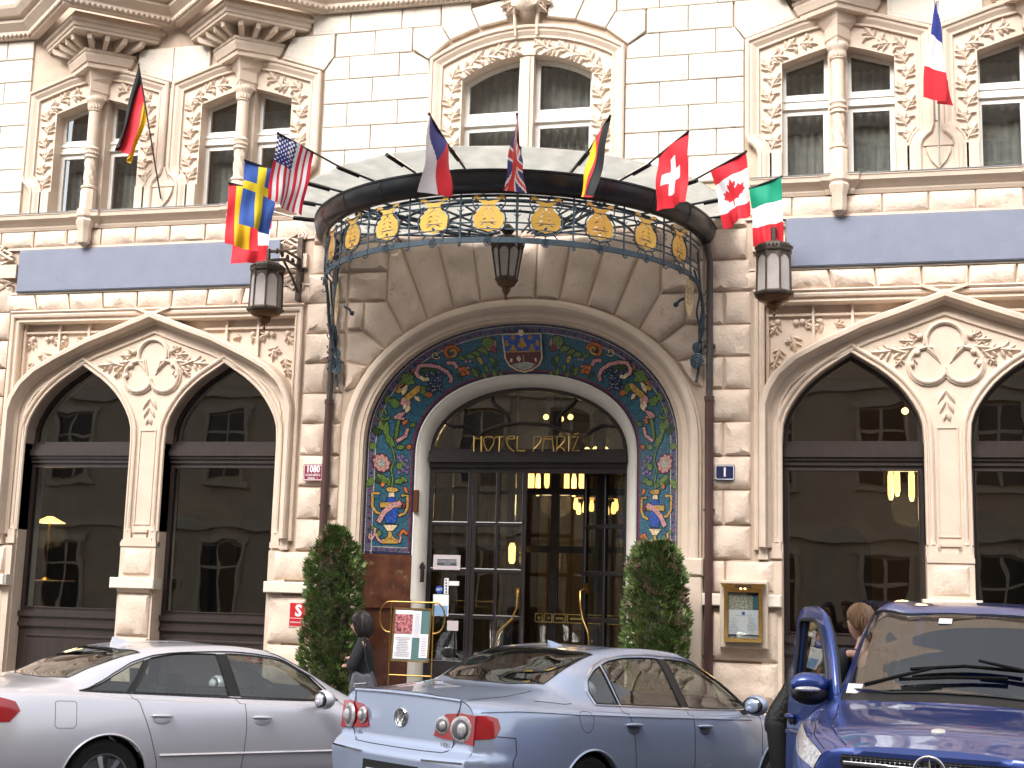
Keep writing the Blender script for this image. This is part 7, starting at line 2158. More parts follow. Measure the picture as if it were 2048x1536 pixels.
# ---- the silver saloon on the left
PB = paint('silver_paint', (.78, .77, .84), .35, .32)
def warpB(x, y, z):
    k = max(0, 1 - x / .5)
    return x + .10 * k * max(0, z - .75), y, z
LB = [[(0, .62, .30), (.3, .80, .24), (1, .84, .2), (4.1, .84, .2), (4.6, .74, .22), (4.88, .5, .25)],
      [(0, .72, .50), (.12, .83, .48), (.4, .90, .45), (1.1, .92, .42), (3.6, .92, .42), (4.4, .88, .45), (4.88, .62, .45)],
      [(0, .74, .76), (.12, .84, .76), (.4, .905, .75), (1.1, .928, .74), (3.4, .925, .72), (4.3, .88, .68), (4.88, .58, .63)],
      [(0, .71, .96), (.12, .79, .975), (.4, .85, .985), (1.1, .885, .975), (2.1, .895, .95), (3.3, .89, .92), (3.75, .87, .90), (4.3, .80, .83), (4.88, .5, .70)],
      [(0, .62, 1.045), (.12, .67, 1.055), (.4, .73, 1.065), (.8, .785, 1.06), (1.1, .815, 1.045), (2.1, .835, 1.01), (3.3, .82, .975), (3.75, .77, .975), (4.3, .68, .89), (4.88, .42, .735)],
      [(0, .45, 1.07), (.5, .56, 1.10), (.82, .63, 1.125), (1.1, .625, 1.235), (1.5, .60, 1.355), (1.9, .585, 1.405), (2.4, .58, 1.42), (2.85, .59, 1.385), (3.2, .63, 1.255), (3.6, .67, 1.065), (3.8, .63, .995), (4.3, .52, .92), (4.88, .28, .76)],
      [(0, .25, 1.08), (.5, .29, 1.115), (.74, .31, 1.135), (1.0, .32, 1.245), (1.4, .31, 1.385), (1.85, .30, 1.437), (2.35, .30, 1.452), (2.8, .30, 1.42), (3.2, .33, 1.275), (3.6, .36, 1.10), (3.82, .34, 1.02), (4.3, .28, .94), (4.88, .15, .775)],
      [(0, 0, 1.085), (.5, 0, 1.12), (.70, 0, 1.135), (1.0, 0, 1.26), (1.4, 0, 1.398), (1.85, 0, 1.448), (2.35, 0, 1.462), (2.8, 0, 1.43), (3.2, 0, 1.285), (3.58, 0, 1.12), (3.82, 0, 1.035), (4.3, 0, .95), (4.88, 0, .78)]]
spB = dict(lines=LB, warp=warpB, paint=PB, axles=(1.14, 3.96), r=.335, recess=PB,
    side_windows=[[(.92, 4.10), (1.31, 4.08), (1.53, 4.83), (1.40, 4.76), (1.22, 4.58), (1.06, 4.34)],
                  [(1.37, 4.08), (2.31, 4.07), (2.25, 4.88), (1.9, 4.91), (1.60, 4.86)],
                  [(2.43, 4.07), (3.48, 4.08), (3.40, 4.40), (3.24, 4.80), (3.0, 4.9), (2.35, 4.89)]],
    windscreen=[(2.84, 7), (2.83, 6), (2.87, 5.15), (3.2, 5.14), (3.66, 5.16), (3.74, 6), (3.76, 7)],
    rear_window=[(.72, 7), (.76, 6), (.88, 5.22), (1.2, 5.16), (1.52, 5.14), (1.44, 6), (1.40, 7)],
    lamps=[[(0, 2.20), (.30, 2.25), (.38, 2.6), (.34, 2.95), (.22, 3.20), (0.0, 3.35)]], lamps_red=[True],
    panels=[('pillar_trim', [(2.315, 4.07), (2.425, 4.07), (2.345, 4.89), (2.255, 4.88)]), ('pillar_trim2', [(1.315, 4.08), (1.365, 4.08), (1.595, 4.86), (1.535, 4.83)])],
    seams=[[(1.34, 4.04), (1.37, 3.5), (1.44, 2.6), (1.53, 1.8), (1.60, 1.2), (1.62, .4)], [(2.37, 4.04), (2.44, 3.4), (2.46, 2.0), (2.43, .35)], [(3.52, 4.05), (3.56, 3.2), (3.52, 1.0), (3.42, .4)]],
    strips=[([(.90, 4.05), (2.4, 4.02), (3.50, 4.04)], BLK, .006, (1, -1)), ([(.90, 4.06), (1.06, 4.40), (1.22, 4.64), (1.40, 4.82), (1.62, 4.92), (2.3, 4.95), (3.0, 4.95), (3.28, 4.84), (3.46, 4.44), (3.52, 4.05)], BLK, .006, (1, -1)),
            ([(1.62, 1.36), (2.43, 1.36), (3.5, 1.36)], PB, .013, (1, -1))],
    loops=[([(.76 + a, 2.55 + b) for a, b in ((-.09, -.38), (-.07, -.46), (.07, -.46), (.09, -.38), (.09, .38), (.07, .46), (-.07, .46), (-.09, .38))], (-1,))],
    handles=[(1.62, .85), (2.62, .83)], mirror=(3.22, 1.01), mirror_y=1.02, seat=mat('car_seat_black', (.03, .03, .032), .6))
carB, SB = sedan('silver_saloon', 'silver saloon parked at lower left with its tail cut by the frame', (-3.3, -6.85, -.02), radians(55.5), radians(2.0), spB)
sfB = rear_end(carB, SB, PB)
for q in (1, -1): on_tail([(q * .42, .80), (q * .73, .76), (q * .73, .99), (q * .45, .97)], 'tail_lamp', LENS, .008, carB, sfB)
m2 = MB(); m2.add([(1.50, -.022, 1.405), (1.50, .022, 1.405), (1.70, .026, 1.43), (1.70, -.026, 1.43), (1.66, 0, 1.46), (1.55, 0, 1.495), (1.51, 0, 1.495)], [(0, 1, 6), (1, 2, 4, 5, 6), (2, 3, 4), (3, 0, 6, 5, 4)]); m2.build('roof_fin', PB, carB)

# ---- the blue van on the right, nose towards us (x runs from the nose backwards)
PV = paint('royal_blue_paint', (.020, .055, .27), .45, .28)
LV = [[(0, .55, .30), (.3, .80, .25), (1, .86, .22), (4.7, .86, .22)],
      [(0, .68, .50), (.15, .82, .5), (.5, .91, .48), (1.2, .945, .45), (4.7, .945, .45)],
      [(0, .70, .74), (.15, .83, .76), (.5, .925, .8), (1.2, .955, .82), (4.7, .955, .82)],
      [(0, .64, .90), (.2, .80, .98), (.5, .88, 1.04), (1.1, .925, 1.10), (2, .935, 1.12), (4.7, .935, 1.12)],
      [(0, .56, .945), (.2, .70, 1.02), (.5, .78, 1.08), (1.0, .83, 1.155), (1.25, .86, 1.175), (2, .885, 1.18), (4.7, .885, 1.18)],
      [(0, .44, .965), (.3, .60, 1.05), (.8, .70, 1.125), (1.05, .755, 1.165), (1.2, .775, 1.22), (1.6, .765, 1.49), (2.0, .735, 1.755), (2.2, .72, 1.815), (2.6, .72, 1.84), (4.7, .72, 1.83)],
      [(0, .25, .98), (.3, .36, 1.07), (.8, .42, 1.15), (1.0, .44, 1.185), (1.12, .44, 1.24), (1.5, .43, 1.51), (1.92, .42, 1.785), (2.15, .42, 1.85), (2.6, .42, 1.882), (4.7, .42, 1.87)],
      [(0, 0, .985), (.3, 0, 1.078), (.8, 0, 1.16), (.97, 0, 1.195), (1.09, 0, 1.25), (1.5, 0, 1.54), (1.90, 0, 1.80), (2.13, 0, 1.865), (2.6, 0, 1.895), (4.7, 0, 1.885)]]
van = thing('blue_van', 'royal blue van facing the camera with its front passenger door open', 'van', (4.60, -8.5, .12), radians(77.2))
van.rotation_euler = (0, radians(1.5), radians(77.2))
SV = Loft(LV)
ws = [(1.11, 7), (1.13, 6), (1.24, 5.16), (1.6, 5.14), (2.0, 5.14), (1.90, 6), (1.87, 7)]
dr = [(1.30, .35), (2.28, .35), (2.28, 4.92), (1.95, 4.94), (1.5, 4.94), (1.24, 4.75), (1.22, 4.0)]
vw1 = [(2.42, 4.1), (3.5, 4.1), (3.5, 4.88), (2.42, 4.88)]; vw2 = [(3.6, 4.1), (4.5, 4.1), (4.5, 4.88), (3.6, 4.88)]
hl_ = [(0, 2.45), (.20, 2.55), (.40, 2.75), (.52, 3.05), (.42, 3.25), (.2, 3.3), (0, 3.15)]
cut = [('door', dr), ('w1', vw1), ('w2', vw2), ('windscreen', ws), ('lamp', hl_), ('arch0', arch_poly(SV, .92, .33, .375)), ('arch1', arch_poly(SV, 4.1, .33, .375)), ('cowl', [(1.0, 7), (1.02, 6), (1.10, 5.0), (1.235, 5.0), (1.125, 6), (1.105, 7)])]
V, res = cut_surface(SV, cut, 66, 42)
for k, tris in res.items():
    if k.startswith('arch'): continue
    if k == 'body': skin(SV, V, tris, 'body', PV, van)
    elif k == 'door': skin(SV, V, tris, 'side_door', PV, van, sides=(-1,))
    elif k in ('w1', 'w2'): skin(SV, V, tris, 'side_window', CGL, van, off=-.003)
    elif k == 'windscreen': skin(SV, V, tris, 'windscreen', CGL, van, off=-.003)
    elif k == 'lamp': skin(SV, V, tris, 'head_lamp', LENSC, van, off=.004)
    elif k == 'cowl': skin(SV, V, tris, 'wiper_cowl', BLK, van, off=-.006)
seam(SV, [(1.11, 7), (1.13, 6), (1.24, 5.12), (1.6, 5.10), (2.0, 5.10), (1.91, 6), (1.88, 7)], van, BLK, .008, name='glass_seal')
seam(SV, [(0.02, 3.5), (.3, 3.95), (.6, 4.02), (1.0, 4.3), (1.08, 4.8)], van, SEAM, .004)
seam(SV, [(.04, 4.75), (.4, 4.85), (.95, 4.95)], van, PV, .012, name='bonnet_crease', off=-.004)
seam(SV, hl_, van, SEAM, .004, closed=True)
for xa in (.92, 4.1):
    for q in (1, -1): wheel(van, xa, q * .83, .33, .33, .22, q)
# nose: bowed panel with grille
def nose(y, z): return -.06 * max(0, 1 - (abs(y) / .72) ** 2.4) + .10 * max(0, z - .80)
half = [SV(0, SV.T * i / 48, 1) for i in range(49)]
outl = [(p.y, p.z) for p in half] + [(-p.y, p.z) for p in reversed(half[:-1])]
pts = [Vector(p) for p in outl]; N_ = len(pts)
for i in range(-17, 18):
    for j in range(22):
        q = (i * .04, .31 + j * .032)
        if inside(q, inset(outl, .015)): pts.append(Vector(q))
r_ = delaunay_2d_cdt(pts, [], [list(range(N_))], 1, 1e-5)
MB().add([((nose(v.x, v.y) if i >= N_ else 0), v.x, v.y) for i, v in enumerate(r_[0])], [tuple(f) for f in r_[2]]).build('nose_panel', PV, van, smooth=40)
gr = [(-.44, .74), (.44, .74), (.52, .88), (.50, .925), (-.50, .925), (-.52, .88)]
on_tail(gr, 'grille', BLK, .004, van, nose)
for k in range(5):
    z = .775 + .034 * k
    m2 = MB()
    ww = .44 + .07 * k / 4
    m2.tube([(nose(y, z) - .018, y, z) for y in [ww * (-1 + 2 * i / 24) for i in range(25)]], .012 if k == 3 else .005, 6); m2.build('grille_bar', CHR if k in (3,) else BLK, van, smooth=60)
m2 = MB()
for i in range(-16, 17): y = i * .028; m2.tube([(nose(y, .9) - .014, y, .885), (nose(y, .9) - .014, y, .918)], .004, 4)
m2.tube([(nose(y, .9) - .016, y, .903) for y in [.48 * (-1 + 2 * i / 24) for i in range(25)]], .003, 4)
m2.build('grille_mesh', CHR, van, kind='stuff')
# star in ring on the grille
bx = nose(0, .87) - .03
MB().tube([(bx, .085 * cos(a), .865 + .085 * sin(a)) for a in [2 * pi * i / 28 for i in range(28)]], .010, 8, closed=True).build('badge', CHR, van, smooth=60)
m2 = MB()
for k in range(3):
    a = pi / 2 + 2 * pi * k / 3; m2.add([(bx - .012, 0, .865), (bx, .014 * sin(a), .865 - .014 * cos(a)), (bx, .082 * cos(a), .865 + .082 * sin(a)), (bx, -.014 * sin(a), .865 + .014 * cos(a)), (bx + .008, 0, .865)], [(0, 1, 2), (0, 2, 3), (4, 2, 1), (4, 3, 2)])
m2.build('badge_star', CHR, van)
p = SV(.26, 7); MB().lathe([(.042, 0), (.040, .008), (.01, .013)], (0, 0, 0), 18).xf(Matrix.Translation(p) @ Matrix.Rotation(-.28, 4, 'Y')).build('bonnet_badge', mat('badge_pale', (.8, .8, .8), .3, metal=.4), van, smooth=40)
# wipers
WIPER = mat('wiper_black', (.008, .008, .009), .8, spec=.15)
VM = Matrix.Translation(van.location) @ van.rotation_euler.to_matrix().to_4x4()
def ws_at(px, py, off=.03):
    """spot on the windscreen (or cowl) that is seen at a photo pixel"""
    best = None
    for i in range(60):
        for j in range(60):
            for sd_ in (1, -1):
                x, t_ = 1.0 + .5 * i / 59, 5.0 + 2.0 * j / 59; p = SV(x, t_, sd_); d = VM @ p - CAM; w_ = d.dot(_f)
                e = (1024 + FPX * d.dot(_r) / w_ - px) ** 2 + (768 - FPX * d.dot(_u) / w_ - py) ** 2
                if best is None or e < best[0]: best = (e, x, t_, sd_)
    _, x, t_, sd_ = best
    return SV(x, t_, sd_, off)
for arm, blade in ((((1733, 1378), (1800, 1366), (1882, 1353)), ((1802, 1366), (1900, 1362), (2016, 1364))), (((2120, 1372), (2040, 1354), (1960, 1340)), ((1824, 1346), (1930, 1340), (2046, 1350)))):
    k = part('wiper', van)
    MB().tube([ws_at(*q, .035 + .02 * i) for i, q in enumerate(arm)], [.016, .014, .010], 6).build('arm', WIPER, k, smooth=60)
    MB().tube([ws_at(*q, .03) for q in blade], .013, 6).build('blade', WIPER, k, smooth=60)
# stickers on the glass
for (x, tt, sd_, m, w_, h_) in ((1.22, 5.3, 1, STW, .05, .05), (1.78, 6.6, 1, STW, .045, .03)):
    p = SV(x, tt, sd_, .004); MB().box(-.002, .002, -w_, w_, -h_, h_).xf(Matrix.Translation(p) @ Matrix.Rotation(radians(52), 4, 'Y')).build('window_sticker', m, van)
MB().box(1.30, 1.75, -.80, .80, .5, 1.14).build('dashboard', DASH, van)
MB().box(1.25, 4.5, -.84, .84, .28, .36).build('floor', DASH, van); MB().box(4.62, 4.68, -.85, .85, .3, 1.8).build('tailgate', PV, van)
for q in (-1, 1):
    k = van; seat(van, 2.35, q * .42, .52, .62, .62, -.16, True); seat(van, 3.3, q * .42, .52, .62, .62, -.16, True)
MB().tube([(1.80 - .07 * cos(a), -.42 + .19 * sin(a), 1.08 + .17 * cos(a)) for a in [2 * pi * i / 20 for i in range(20)]], .014, 6, closed=True).build('steering_wheel', BLK, van, smooth=60)
# open passenger door (hinged at its front edge), with window, mirror and handle
dk = part('open_door', van)
hx = 1.24
DO = [(0, .30), (1.04, .30), (1.05, 1.10), (1.04, 1.70), (1.0, 1.78), (.92, 1.80), (.62, 1.80), (.46, 1.76), (.30, 1.63), (.16, 1.45), (.03, 1.22), (0, 1.08)]
DW = [(.16, 1.21), (.95, 1.21), (.95, 1.69), (.90, 1.715), (.64, 1.715), (.50, 1.68), (.36, 1.56), (.22, 1.36)]
def lean(mb):
    """the door bows gently and leans in above the waist"""
    mb.v = [(x, y - .10 * max(0, z - 1.1) + .03 * sin(pi * min(1, z / 1.2)), z) for x, y, z in mb.v]; return mb
def fine(poly): return subdiv(poly, .12)
lean(MB().prism(fine(DO), -.045, .0, [fine(DW)])).build('door_skin', PV, dk)
lean(MB().prism(fine(inset(DO, .03)), -.075, -.05, [fine(inset(DW, -.012))])).build('door_lining', BLK, dk)
lean(MB().prism(fine(inset(DW, -.01)), -.03, -.024)).build('door_window', glass('door_glass', (.85, .88, .86), 1.52, boost=1.2), dk)
lean(MB().tube([(x, 0, z) for x, z in fine(DW)], .016, 6, closed=True)).build('window_seal', BLK, dk, smooth=60)
lean(MB().tube([(x, -.02, z) for x, z in fine(DO)], .014, 6, closed=True)).build('door_edge', PV, dk, smooth=60)
lean(MB().tube([(.02, 0, .92), (.5, .012, .90), (1.03, 0, .88)], .018, 6)).build('door_crease', PV, dk, smooth=60)
MB().ball((.90, .045, 1.0), 1, 12, 6, (.10, .03, .020)).build('handle', PV, dk, smooth=180); MB().ball((.90, .032, .975), 1, 12, 6, (.085, .012, .040)).build('handle_recess', BLK, dk, smooth=180)
MB().ball((.16, .115, 1.265), 1, 18, 10, (.085, .14, .085)).build('mirror_housing', PV, dk, smooth=180)
MB().ball((.155, .115, 1.205), 1, 18, 10, (.085, .135, .08)).build('mirror_base', BLK, dk, smooth=180)
MB().ball((.085, .15, 1.235), 1, 14, 6, (.04, .095, .021)).build('mirror_indicator', LENSC, dk, smooth=180)
dk.location = (hx - .08, .83, 0); dk.rotation_euler = (0, 0, radians(31))
mirror_m(van, (1.42, -1.10, 1.26), -1, PV, (.09, .12, .11))
# ---------------------------------------------------------------- people
def skin_mesh(name, nodes, edges, m, parent, sub=2, root=0):
    """nodes: [(x, y, z, rx, ry)] -> smooth continuous surface grown round the skeleton"""
    me = bpy.data.meshes.new(name); me.from_pydata([n[:3] for n in nodes], edges, [])
    o = bpy.data.objects.new(name, me); COL.objects.link(o)
    sk = o.modifiers.new('skin', 'SKIN'); sk.use_smooth_shade = True; sk.branch_smoothing = .6
    for i, n in enumerate(nodes):
        d = me.skin_vertices[0].data[i]; d.radius = (n[3], n[4] if len(n) > 4 else n[3]); d.use_root = (i == root)
    ss = o.modifiers.new('sub', 'SUBSURF'); ss.levels = sub; ss.render_levels = sub
    dg = bpy.context.evaluated_depsgraph_get(); dg.update()
    m2 = bpy.data.meshes.new_from_object(o.evaluated_get(dg)); bpy.data.objects.remove(o)
    m2.name = name; m2.materials.clear(); m2.materials.append(m)
    m2.polygons.foreach_set('use_smooth', [True] * len(m2.polygons))
    o = bpy.data.objects.new(name, m2); link(o, parent)
    return o
SKINM = mat('skin', (.52, .30, .22), .5, var=.08, vscale=30)
def head_verts(c, yaw=0.0, tilt=0.0, s=1.0, nod=0.0):
    """head with brow, eye sockets, nose, lips, chin and ears; faces +x before turning"""
    vs = []; nU, nV = 28, 22
    def g_(a, b, s_): return math.exp(-(a * a + b * b) / (2 * s_ * s_))
    for j in range(nV + 1):
        ph = -pi / 2 + pi * j / nV
        for i in range(nU):
            th = 2 * pi * i / nU - pi
            x, y, z = cos(ph) * cos(th), cos(ph) * sin(th), sin(ph)
            X, Y, Z = x * .094, y * .073, z * .115
            if z < 0:                       # jaw narrows
                Y *= 1 - .28 * (-z) ** 1.2; X *= 1 - .10 * (-z)
                if x < 0: X *= 1 - .45 * (-z)
            if x > 0:
                f = x ** 1.5
                X += f * (.022 * g_(Y, Z + .020, .012) + .012 * g_(Y, Z + .006, .010) + .006 * g_(Y, (Z - .028) * .6, .02) - .009 * (g_(Y - .030, Z - .010, .013) + g_(Y + .030, Z - .010, .013))
                          + .006 * g_(Y * .6, Z + .052, .009) - .004 * g_(Y * .6, Z + .062, .006) + .010 * g_(Y, Z + .092, .018))
            ear = g_(X + .008, Z + .008, .017)
            if abs(y) > .8: Y += (.014 if y > 0 else -.014) * ear
            vs.append(Vector((X, Y, Z)) * s)
    M_ = Matrix.Translation(c) @ Matrix.Rotation(yaw, 4, 'Z') @ Matrix.Rotation(nod, 4, 'Y') @ Matrix.Rotation(tilt, 4, 'X')
    vs = [M_ @ v for v in vs]
    fs = [(j * nU + i, j * nU + (i + 1) % nU, (j + 1) * nU + (i + 1) % nU, (j + 1) * nU + i) for j in range(nV) for i in range(nU)]
    return vs, fs, M_
def add_head(body, c, yaw=0, tilt=0, s=1.0, nod=0.0, brow=(.05, .035, .03), lip=(.40, .14, .12)):
    """joins the head into the body's own mesh and paints eyes, brows and lips on it as small pieces"""
    vs, fs, M_ = head_verts(c, yaw, tilt, s, nod)
    bm = bmesh.new(); bm.from_mesh(body.data)
    nv = [bm.verts.new(v) for v in vs]
    for f in fs:
        q = []
        for i in f:
            if nv[i] not in q: q.append(nv[i])
        try: fc = bm.faces.new(q); fc.smooth = True
        except Exception: pass
    # eyes, brows, lips
    me = body.data
    for col, nm in (((.9, .88, .85), 'eye_white'), ((.03, .02, .02), 'eye_dark'), (brow, 'brow_' + str(brow)), (lip, 'lip_' + str(lip))): me.materials.append(mat(nm, col, .4))
    def blob(p, r_, mi):
        tmp = MB().ball(p, 1, 8, 6, r_); tmp.xf(M_ @ Matrix.Scale(s, 4))
        vv = [bm.verts.new(v) for v in tmp.v]
        for f in tmp.f:
            try: fc = bm.faces.new([vv[i] for i in f]); fc.smooth = True; fc.material_index = mi
            except Exception: pass
    for q in (1, -1):
        blob((.079, q * .030, .010), (.008, .013, .006), 1); blob((.086, q * .030, .010), (.003, .006, .006), 2); blob((.085, q * .030, .027), (.006, .017, .0035), 3)
    blob((.089, 0, -.052), (.008, .021, .007), 4)
    bm.to_mesh(me); bm.free()
    return M_
def hair(parent, M_, m, s, style):
    """cap of hair following the skull, thick strands at the rim"""
    vs = []; nU, nV = 30, 16; mb = MB()
    for j in range(nV + 1):
        v = j / nV
        for i in range(nU):
            th = 2 * pi * i / nU - pi; a = abs(th)
            low = style['low'](a)                       # how far down (z) the hair comes at this angle
            ph = pi / 2 - (pi / 2 - math.asin(max(-.98, min(.98, low / .13)))) * v if low > -.13 else pi / 2 - (pi / 2 + 1.2) * v
            x, y, z = cos(ph) * cos(th), cos(ph) * sin(th), sin(ph)
            k = style.get('puff', 1.0) * (1 + .05 * noise.noise(Vector((x * 4, y * 4, z * 5))) + .025 * sin(th * 17 + 3 * v))
            if a < .9: k *= .985
            X, Y, Z = x * .112 * k, y * .090 * k, z * .130 * k
            if low < -.13 and v > .7: Z += (low + .13) * (v - .7) / .3
            vs.append(Vector((X - .004, Y, Z + .004)) * s)
    mb.add(vs, [(j * nU + i, j * nU + (i + 1) % nU, (j + 1) * nU + (i + 1) % nU, (j + 1) * nU + i) for j in range(nV) for i in range(nU)])
    rim = nV * nU; n0 = len(mb.v)
    mb.add([v * .86 for v in vs[rim:rim + nU]], []); mb.f += [(rim + i, rim + (i + 1) % nU, n0 + (i + 1) % nU, n0 + i) for i in range(nU)]; mb.m += [0] * nU
    for f in style.get('extra', []): f(mb, s)
    rs = random.Random(len(vs) + int(s * 100))
    for q in range(150):                                 # loose locks over the cap
        i = rs.randrange(nU); a0 = rs.uniform(0, .5); path = []
        for k in range(6):
            v = min(1.0, a0 + (1.04 - a0) * k / 5); j = min(nV - 1, int(v * nV)); f_ = v * nV - j
            p = vs[j * nU + i].lerp(vs[min(nV, j + 1) * nU + i], f_); w2 = vs[j * nU + (i + 1) % nU] - vs[j * nU + i]
            path.append(p * (1.015 + rs.uniform(-.01, .02)) + w2 * rs.uniform(0, .9) * (1 if k else 0))
        mb.tube(path, [.006 * s, .008 * s, .009 * s, .009 * s, .007 * s, .002], 4)
    mb.xf(M_)
    return mb.build('hair', m, parent, smooth=60)
def hand_nodes(w, d, up_, s=1.0):
    """palm and five curled fingers as skeleton chains leaving the wrist w along d"""
    w, d = Vector(w), Vector(d).normalized(); side = d.cross(Vector(up_)).normalized(); n = side.cross(d)
    nodes = [(*(w + d * .045), .026, .014), (*(w + d * .085), .032, .013)]; ed = [(0, 1)]
    for k, (o, L) in enumerate(((-.026, .055), (-.009, .068), (.009, .064), (.026, .050))):
        b = w + d * .09 + side * o; i = len(nodes)
        nodes += [(*(b), .0085, .0085), (*(b + d * L * .5 - n * .008), .0082, .0082), (*(b + d * L * .85 - n * .025), .0072, .0072)]; ed += [(1, i), (i, i + 1), (i + 1, i + 2)]
    i = len(nodes); b = w + d * .05 + side * -.03
    nodes += [(*b, .011, .011), (*(b + d * .03 - side * .02 - n * .01), .0095, .0095), (*(b + d * .058 - side * .024 - n * .02), .008, .008)]; ed += [(0, i), (i, i + 1), (i + 1, i + 2)]
    return nodes, ed
def person(label, loc, rz, J, cloth, trous, hairm, hstyle, headyaw=0, tilt=0, nod=0, hs=1.0, lip=(.40, .14, .12)):
    """J: joint positions (x forwards, y left, z up)"""
    t = thing('person', label, 'person', loc, rz)
    def chain(names, rad, nodes, ed, start=None):
        prev = start
        for nm, r_ in zip(names, rad):
            nodes.append((*J[nm], *(r_ if isinstance(r_, tuple) else (r_, r_)))); i = len(nodes) - 1
            if prev is not None: ed.append((prev, i))
            prev = i
        return prev
    # bare body
    nodes = []; ed = []
    chain(['pelvis'], [(.11, .10)], nodes, ed); a = chain(['waist', 'chest', 'neck'], [(.10, .085), (.12, .095), .052], nodes, ed, 0); chain(['skull'], [.05], nodes, ed, a)
    ch = 2
    for q in ('l', 'r'):
        e = chain([q + 'sh', q + 'el', q + 'wr'], [.045, .038, .027], nodes, ed, ch)
        hn, he = hand_nodes(J[q + 'wr'], Vector(J[q + 'wr']) - Vector(J[q + 'el']), J.get('handup', (0, 0, 1)))
        k = len(nodes); nodes += hn; ed += [(x + k, y + k) for x, y in he] + [(e, k)]
        chain([q + 'hip', q + 'kn', q + 'an', q + 'toe'], [.075, .052, .036, .028], nodes, ed, 0)
    body = skin_mesh('body', nodes, ed, SKINM, t)
    M_ = add_head(body, Vector(J['head']), headyaw, tilt, hs, nod, lip=lip)
    # clothes
    nodes = []; ed = []
    b = .014
    chain(['hem', 'pelvis', 'waist', 'chest', 'collar'], [(.165, .15), (.17, .15), (.15, .135), (.165, .145), .082], nodes, ed)
    for q in ('l', 'r'): chain([q + 'sh', q + 'el', q + 'cuff'], [.076, .062, .045], nodes, ed, 3)
    skin_mesh('jacket', nodes, ed, cloth, t)
    nodes = []; ed = []
    chain(['pelvis'], [(.115, .10)], nodes, ed)
    for q in ('l', 'r'): chain([q + 'hip', q + 'kn', q + 'an'], [.095, .075, .062], nodes, ed, 0)
    skin_mesh('trousers', nodes, ed, trous, t)
    for q in ('l', 'r'):
        nodes = [(*J[q + 'an'], .05, .05), (*J[q + 'toe'], .042, .03)]; skin_mesh('shoe', nodes, [(0, 1)], BLK, t)
    hair(t, M_, hairm, hs, hstyle)
    return t, M_
BLACKW = mat('black_wool', (.012, .012, .015), .85, bump=.4, bscale=120); LEATH = mat('black_leather', (.014, .013, .014), .38, bump=.5, bscale=30, var=.3); GREYT = mat('grey_trousers', (.13, .13, .135), .85); BLKT = mat('black_trousers', (.008, .008, .010), .8); NAVYS = mat('navy_sweater', (.012, .014, .022), .85)
HBLK = mat('dark_brown_hair', (.018, .011, .010), .6, var=.4, vscale=60, grain=(1, 1, .2)); HBLD = mat('blonde_hair', (.34, .22, .11), .6, var=.3, vscale=60, grain=(1, 1, .15)); HBRN = mat('light_brown_hair', (.13, .068, .03), .6, var=.35, vscale=60, grain=(1, 1, .2))
BAGM = mat('grey_handbag', (.075, .075, .09), .6, var=.15, vscale=30, bump=.3)

# woman with folded arms between the two saloons
yw = -2.8
Xw, Zt = P(729, 1229, yw); zg = gz(Xw) + .115
H1 = (Zt - zg) / 1.635
def sc_(d, k): return {n: tuple(c * k for c in v) for n, v in d.items()}
J1 = sc_(dict(hem=(0, 0, .80), pelvis=(0, 0, .92), waist=(-.01, 0, 1.06), chest=(.0, 0, 1.24), neck=(.0, 0, 1.39), collar=(-.01, 0, 1.40), skull=(.01, 0, 1.44), head=(.03, 0, 1.505),
    lsh=(.0, .165, 1.31), lel=(.10, .205, 1.05), lwr=(.145, -.08, 1.12), lcuff=(.14, -.05, 1.115), rsh=(.0, -.165, 1.31), rel=(.14, -.195, 1.04), rwr=(.165, .02, 1.06), rcuff=(.165, .0, 1.06),
    lhip=(0, .09, .86), lkn=(.02, .09, .48), lan=(-.01, .09, .09), ltoe=(.13, .10, .04), rhip=(0, -.09, .86), rkn=(.03, -.09, .48), ran=(.01, -.09, .09), rtoe=(.15, -.10, .04)), H1)
rz1 = YAW + pi
bob = dict(low=lambda a: .055 if a < .75 else (.055 - (a - .75) * .30 if a < 1.25 else max(-.125, -.10 - (a - 1.25) * .04)), puff=1.16)
pw_, _ = person('woman in a black jacket with folded arms and a grey shoulder bag', (Xw, yw, zg), rz1, J1, BLACKW, GREYT, HBLK, bob, headyaw=-.12, hs=H1 * 1.04)
# shoulder bag, its own thing
kb = H1
t = thing('shoulder_bag', 'slouchy grey shoulder bag hanging at the standing woman\'s hip', 'handbag', pw_.location, rz1)
sil = [(-.17, .70), (.14, .70), (.155, .74), (.12, .92), (.08, .945), (0, .915), (-.08, .93), (-.11, .955), (-.15, .86), (-.185, .74)]
m2 = MB(); n_ = len(sil)
sil = [(x * kb - .03, (z + .06) * kb) for x, z in sil]
inn_ = inset(sil, .03 * kb)
vs = [(x, .19 * kb, z) for x, z in sil] + [(x, .245 * kb, z) for x, z in inn_] + [(x, .165 * kb, z) for x, z in inn_]
tr = tessellate_polygon([[Vector((x, z, 0)) for x, z in inn_]])
m2.add(vs, [(i, (i + 1) % n_, n_ + (i + 1) % n_, n_ + i) for i in range(n_)] + [((i + 1) % n_, i, 2 * n_ + i, 2 * n_ + (i + 1) % n_) for i in range(n_)] + [tuple(n_ + q for q in f) for f in tr] + [tuple(2 * n_ + q for q in f) for f in tr])
m2.build('bag_body', BAGM, t, smooth=50)
MB().tube([(-.13 * kb, .21 * kb, .93 * kb), (-.06 * kb, .23 * kb, 1.15 * kb), (-.02 * kb, .15 * kb, 1.385 * kb), (-.02 * kb, .05 * kb, 1.40 * kb), (-.06 * kb, -.02 * kb, 1.36 * kb)], .007, 6).build('strap', BLACKW, t, smooth=60)
